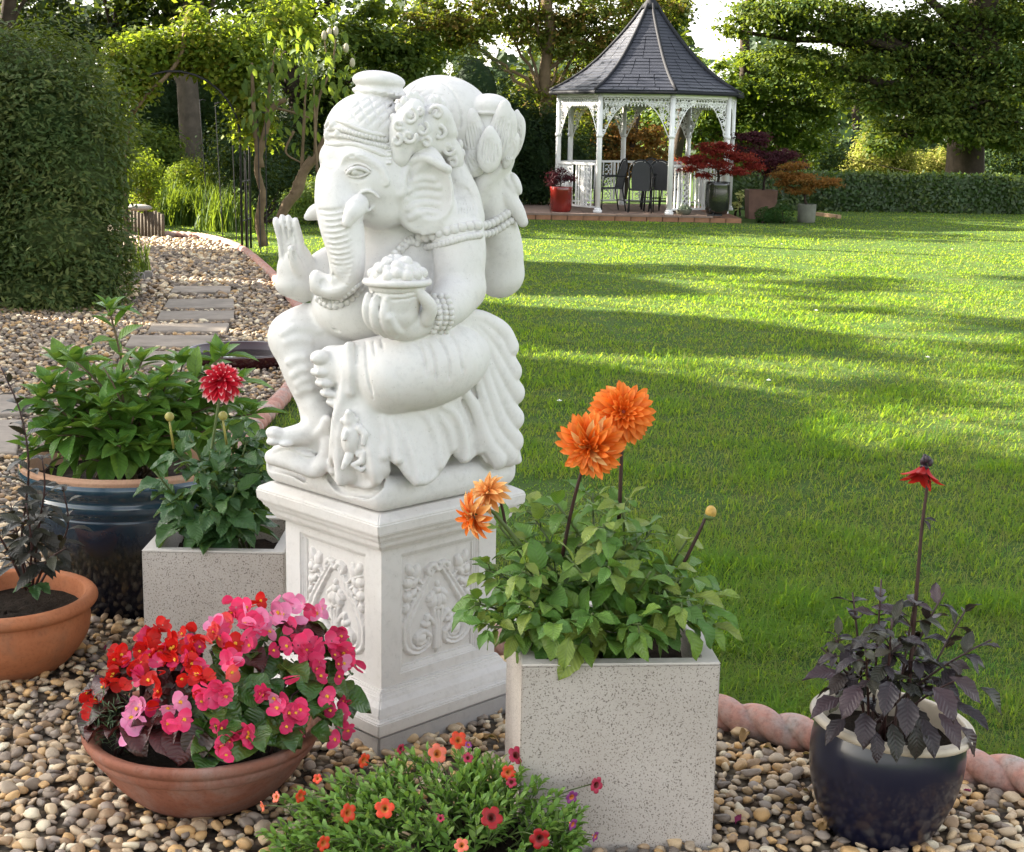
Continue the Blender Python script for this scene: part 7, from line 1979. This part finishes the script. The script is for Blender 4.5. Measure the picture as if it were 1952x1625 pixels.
up_tree('sunlit mid-green tree just right of the gazebo roof', 1400, 42, .20, 6, [(A(1420, 150, 42), (1.3, 1.2, .9)), (A(1370, 190, 42), (1.2, 1.1, .9)), (A(1480, 190, 42), (1.3, 1.2, 1.0)), (A(1330, 250, 42), (1.1, 1, .8)), (A(1440, 250, 41.5), (1.3, 1.1, .9)), (A(1530, 250, 41.5), (1.0, 1, .9)), (A(1300, 130, 43), (.8, .9, .9)), (A(1520, 130, 42), (1.1, 1.1, .7)), (A(1400, 320, 42), (1.4, 1, .7)), (A(1260, 220, 43), (1.1, 1, 1.1)), (A(1560, 190, 42), (.9, 1, .8))], 34000, .13, L_MID, M_BARK)
up_tree('airy tall tree over the gazebo apex, left of the bright gap of sky', 1290, 40, .16, 8, [(A(1270, 30, 40), (.9, .9, .9)), (A(1250, 100, 40), (.9, .9, .7)), (A(1200, -40, 40), (1.6, 1.4, 1.0)), (A(1290, -60, 40), (.9, .9, .5))], 8000, .125, L_OAK, M_BARK)
# --- the great oak on the right
bo = A(1838, 345, 37) * [1, 1, 0]
oak = [(A(1480, 40, 36), (1.3, 1.3, .45)), (A(1560, 20, 36), (1.5, 1.3, .5)), (A(1640, 60, 36.5), (1.5, 1.3, .55)), (A(1500, 110, 36), (1.1, 1.2, .35)), (A(1600, 130, 36), (1.4, 1.2, .45)), (A(1700, 110, 37), (1.5, 1.3, .6)), (A(1670, 190, 36), (1.2, 1.1, .5)), (A(1760, 180, 36.5), (1.4, 1.2, .6)), (A(1720, 250, 36), (1.0, 1.0, .42)), (A(1790, 240, 35.6), (1.1, 1.0, .45)), (A(1860, 200, 35.2), (1.4, 1.0, .7)), (A(1930, 150, 36), (1.5, 1.2, .9)), (A(1950, 240, 35.5), (1.2, 1.0, .6)), (A(1850, 100, 36), (1.6, 1.3, .8)), (A(1780, 40, 37), (1.8, 1.4, .7)), (A(1920, 40, 37), (2, 1.5, .8)), (A(1680, 280, 35.6), (.6, .7, .25)), (A(1650, -60, 37), (3.2, 2.4, .8)), (A(1900, -120, 38), (3.6, 3, 1.6)), (A(2050, 100, 37), (1.8, 1.6, 1.6)), (A(1840, 255, 35), (.9, .8, .3)), (A(1910, 268, 35), (.8, .8, .3)), (A(1430, 20, 36), (.8, .9, .3)), (A(1400, 60, 36.5), (.5, .6, .25))]
tree('oak_tree', 'great spreading oak with a massive dark trunk at the right edge of the lawn', bo, bo + [.2, 0, 7.5], .52, oak, 105000, .115, L_OAK, M_BARK, flat=1.15, sub=20, clump=.46)
b = MB()
# --- beyond the hedge on the right
up_tree('silvery blue-green tree in the sunlit gap beyond the hedge', 1622, 58, .2, 4, [(A(1625, 270, 58), (.9, .9, .9)), (A(1640, 300, 58), (.9, .9, .7)), (A(1610, 310, 58), (.6, .6, .5)), (A(1650, 255, 58.5), (.6, .6, .5))], 7000, .14, L_BLUE, M_BARK)
shrub('golden_bush', 'large golden-yellow bush glowing beyond the hedge', 'bush', A(1670, 340, 48) * [1, 1, 0], [(A(1668, 300, 48), (.85, .8, .95)), (A(1690, 270, 48), (.6, .6, .6)), (A(1630, 325, 48), (.6, .6, .4)), (A(1720, 310, 48), (.6, .6, .6))], 12000, .10, L_YEL, .5, .4, 4)
shrub('golden_bush', 'lower yellow-green bush left of the oak trunk', 'bush', A(1765, 340, 50) * [1, 1, 0], [(A(1760, 320, 50), (1.0, .8, .55)), (A(1795, 315, 50), (.7, .7, .6)), (A(1735, 330, 50), (.5, .6, .4))], 8000, .10, L_YEL, .5, .4, 4)
shrub('shade_shrub', 'dark shrubs in the shade right of the oak trunk', 'shrub', A(1910, 345, 44) * [1, 1, 0], [(A(1900, 310, 44), (.9, .7, .7)), (A(1960, 300, 44), (1.2, .8, .8)), (A(1580, 320, 46), (.6, .6, 1.0)), (A(1560, 300, 46), (.8, .6, .9))], 9000, .11, L_DARK, .5, .5, 4)

# --- maples and small plants in the pots
def potted(name, label, pot_p, hz, blobs, n, size, mat, r=.03, cat='tree', **kw):
    base = np.asarray(pot_p, float) + [0, 0, hz]; top = np.mean([b_[0] for b_ in blobs], 0)
    tree(name, label, base, top, r, blobs, n, size, mat, M_BARK, cat=cat, **kw)
ym = dp[1]
potted('maple_tree', 'umbrella-shaped bright red maple in the tall black pot', dp, .56, [(A(1370, 285, ym), (.42, .36, .17)), (A(1330, 305, ym), (.32, .3, .12)), (A(1415, 300, ym), (.36, .3, .13)), (A(1312, 322, ym - .1), (.20, .22, .09)), (A(1360, 315, ym - .2), (.34, .25, .12)), (A(1435, 318, ym), (.25, .25, .10)), (A(1400, 325, ym - .2), (.28, .22, .11)), (A(1340, 335, ym - .2), (.18, .2, .08))], 9000, .055, L_REDM, flat=.6, asp=.4, clump=.42)
yp = bp[1]
potted('maple_tree', 'dark purple spreading maple in the square rust-brown pot', bp, .50, [(A(1440, 265, yp), (.40, .4, .18)), (A(1490, 295, yp), (.42, .4, .18)), (A(1460, 305, yp), (.45, .4, .18)), (A(1425, 290, yp), (.35, .35, .2)), (A(1520, 315, yp), (.22, .3, .12)), (A(1475, 325, yp), (.36, .3, .15))], 9500, .055, L_PURM, flat=.6, asp=.4, clump=.44)
yo_ = gp_[1]
potted('maple_tree', 'low orange-tinted weeping maple in the mossy grey pot', gp_, .31, [(A(1535, 340, yo_), (.42, .36, .14)), (A(1500, 335, yo_), (.34, .3, .13)), (A(1570, 350, yo_), (.32, .3, .12)), (A(1525, 362, yo_ - .1), (.30, .25, .11)), (A(1490, 350, yo_), (.20, .22, .10)), (A(1590, 345, yo_ + .1), (.16, .2, .08)), (A(1510, 318, yo_), (.30, .26, .10))], 8500, .05, L_ORM, flat=.7, asp=.4, clump=.44)
potted('red_shrub', 'small dark red maple seedling in the glossy red pot', rp, .42, [(A(1062, 335, rp[1]), (.20, .2, .15)), (A(1085, 340, rp[1]), (.16, .18, .10)), (A(1055, 348, rp[1]), (.14, .15, .10)), (A(1070, 325, rp[1]), (.10, .1, .1))], 1500, .05, L_PURM, .012, 'shrub', asp=.4, clump=.5)
shrub('succulent', 'pale grey-green succulents heaped in the shallow bowl', 'plant', np.array(sp_) + [0, 0, .08], [(np.array(sp_) + [0, 0, .13], (.13, .13, .06))], 320, .05, LM('succulent_leaf', [(.25, .30, .20), (.30, .34, .25)], .1), .5, .6, 0)
L_BOX = LM('box_leaf', [(.030, .075, .018), (.040, .090, .020), (.022, .058, .015)], .15)
for (x, y, r, l_) in ((1457, 407, .17, 'left clipped box ball beside the terrace, the smaller of the two'), (1490, 404, .21, 'right clipped box ball beside the terrace, the larger of the two'), (1472, 398, .15, 'third box ball half hidden behind the other two')):
    Yq = 27.7 if r != .15 else 28.1; c = A(x, y, Yq); c[2] = r * .82
    shrub('box_ball', l_, 'bush', c * [1, 1, 0], [(c, (r, r, r * .9))], 1500, .032, L_BOX, .6, .85, 3, group='clipped box balls by the terrace')
shrub('yellow_flower', 'patch of pale yellow flowers between the gazebo and the brown pot', 'plant', A(1408, 400, 30) * [1, 1, 0], [(A(1410, 372, 30), (.10, .15, .14)), (A(1405, 390, 30), (.12, .15, .1))], 110, .07, LM('pale_yellow_petal', [(.55, .52, .20), (.45, .48, .2)], .3), .8, .2, 3)
# low timber strip at the lawn edge
b = MB(); p0, p1 = gnd(1545, 410), gnd(1600, 417); d = unit(p1 - p0); Mx = np.stack([d, np.cross([0, 0, 1], d), [0, 0, 1]], 1)
b.box((0, 0, .03), (np.linalg.norm(p1 - p0) / 2, .04, .04), Mx); tag(b.build('timber_edging', simple_mat('pale_timber', (.34, .22, .13), .8, .25, 8), None, loc=(p0 + p1) / 2), 'short pale timber strip on the lawn right of the grey pot', 'edging')

# --- daisies on the lawn
M_DAISY = simple_mat('daisy_white', (.80, .80, .74), .6, .05)
random.seed(77)
for (x, y) in ((1556, 599), (1465, 735), (1768, 690), (1066, 775), (1815, 480), (1490, 470)):
    g = gnd(x, y); b = MB()
    for k in range(9):
        a_ = k * .698; b.box((.009 * math.cos(a_), .009 * math.sin(a_), .036), (.006, .003, .001), np.array([[math.cos(a_), -math.sin(a_), 0], [math.sin(a_), math.cos(a_), 0], [0, 0, 1]]))
    b.ball((0, 0, .041), (.005, .005, .003), 6, 4)
    tag(b.build('daisy', M_DAISY, None, loc=g), {1556: 'tiny white daisy alone in the middle of the sunlit lawn', 1465: 'tiny white daisy at the near edge of the sunlit band', 1768: 'tiny white daisy far to the right in the sunlit band', 1066: 'tiny white daisy in the shade just right of the statue', 1815: 'tiny white daisy nearest the hedge at the far right', 1490: 'tiny white daisy on the far lawn before the box balls'}[x], 'flower', 'daisies in the lawn')

# --- far wood behind everything
def far_wood():
    n = 20000
    px = rng.uniform(-300, 2300, n); Y = rng.uniform(56, 82, n)
    x = np.array([(p - 976) / 2800 for p in px]) * Y
    top = 6.3 + 1.5 * np.sin(px * .011) + 1.0 * np.sin(px * .031 + 1) - 3.8 * np.exp(-((px - 1345) / 75) ** 2) - 1.8 * np.exp(-((px - 610) / 60) ** 2) - 1.6 * np.exp(-((px - 230) / 70) ** 2)
    z = rng.random(n) ** .8 * top
    P = np.stack([x, Y, z], 1)
    N_ = np.array([-.3, -.6, .6]) + rng.normal(0, .5, (n, 3)); N_ /= np.linalg.norm(N_, axis=1)[:, None]
    tint = np.clip(.5 + .25 * np.sin(px * .02 + z) + rng.normal(0, .2, n), 0, .999)
    me = cloud_mesh('distant_wood', P, N_, rng.uniform(.5, .8, n), L_DARK, .6, tint)
    stuff(obj('distant_wood', me))
far_wood()

# --- unseen trees added left of the frame to shade statue, lawn and path
def wall_tree(x, y, H, rad, n, label):
    b0 = np.array([x, y, 0.0]); bl = []; core = MB()
    for k in range(9):
        z = 1.2 + (H - 1.6) * k / 8; r = rad * (1 - .28 * (k / 8) ** 2)
        bl.append(((x + rng.normal(0, .3), y + rng.normal(0, .3), z), (r, r, .9))); core.ball(np.array([0, 0, z]), (r * .88, r * .88, H / 10), 12, 8) if k < 8 or y > 17 else None
    tr = tree('unseen_shade_tree', label, b0, b0 + [0, 0, H * .8], .22, bl, n, .30, L_DARK, M_BARK, group='unseen trees added for shade', sub=12, clump=.55)
    core.build('inner_growth', L_DARK, tr, True)  # solid cores added inside the crowns to stop sun leaking through
for i, (x, y, H, rad, l_) in enumerate(((-18.0, 7.6, 12.0, 2.6, 'dense dark unseen shade tree nearest the camera'), (-18.4, 10.6, 12.4, 2.5, 'dense dark unseen shade tree second along the left side'), (-18.2, 13.4, 11.6, 2.3, 'dense dark unseen shade tree third along the left side'), (-18.3, 15.6, 11.2, 2.0, 'narrower dark unseen shade tree fourth along the left side'),
                                        (-18.5, 19.0, 10.7, 2.2, 'dark unseen shade tree fifth along the left side'), (-18.5, 22.6, 10.2, 2.2, 'dark unseen shade tree sixth along the left side'), (-17.0, 31.5, 9.0, 2.0, 'dark unseen shade tree far along the left side'), (-17.5, 35.5, 10.0, 2.2, 'farthest dark unseen shade tree on the left side'))):
    wall_tree(x, y, H, rad, 3500, l_)

for (x, y, z0, l_) in ((-19.5, 20.0, 11.6, 'unseen airy tree added behind the left shade trees for dapples'), (-20.0, 24.5, 11.4, 'second unseen thin-crowned tree added behind the left shade trees for dapples')):  # unseen thin crowns added to dapple the sunlit lawn
    b0 = np.array([x, y, 0.0])
    tree('unseen_shade_tree', l_, b0, b0 + [0, 0, z0 + 1], .16, [((x + rng.normal(0, .5), y + dy, z0 + rng.uniform(-.5, 2.4)), (1.5, 1.5, .9)) for dy in (-1.5, 0, 1.5)], 1100, .24, L_MID, M_BARK, group='unseen trees added for shade', sub=5, clump=.26)
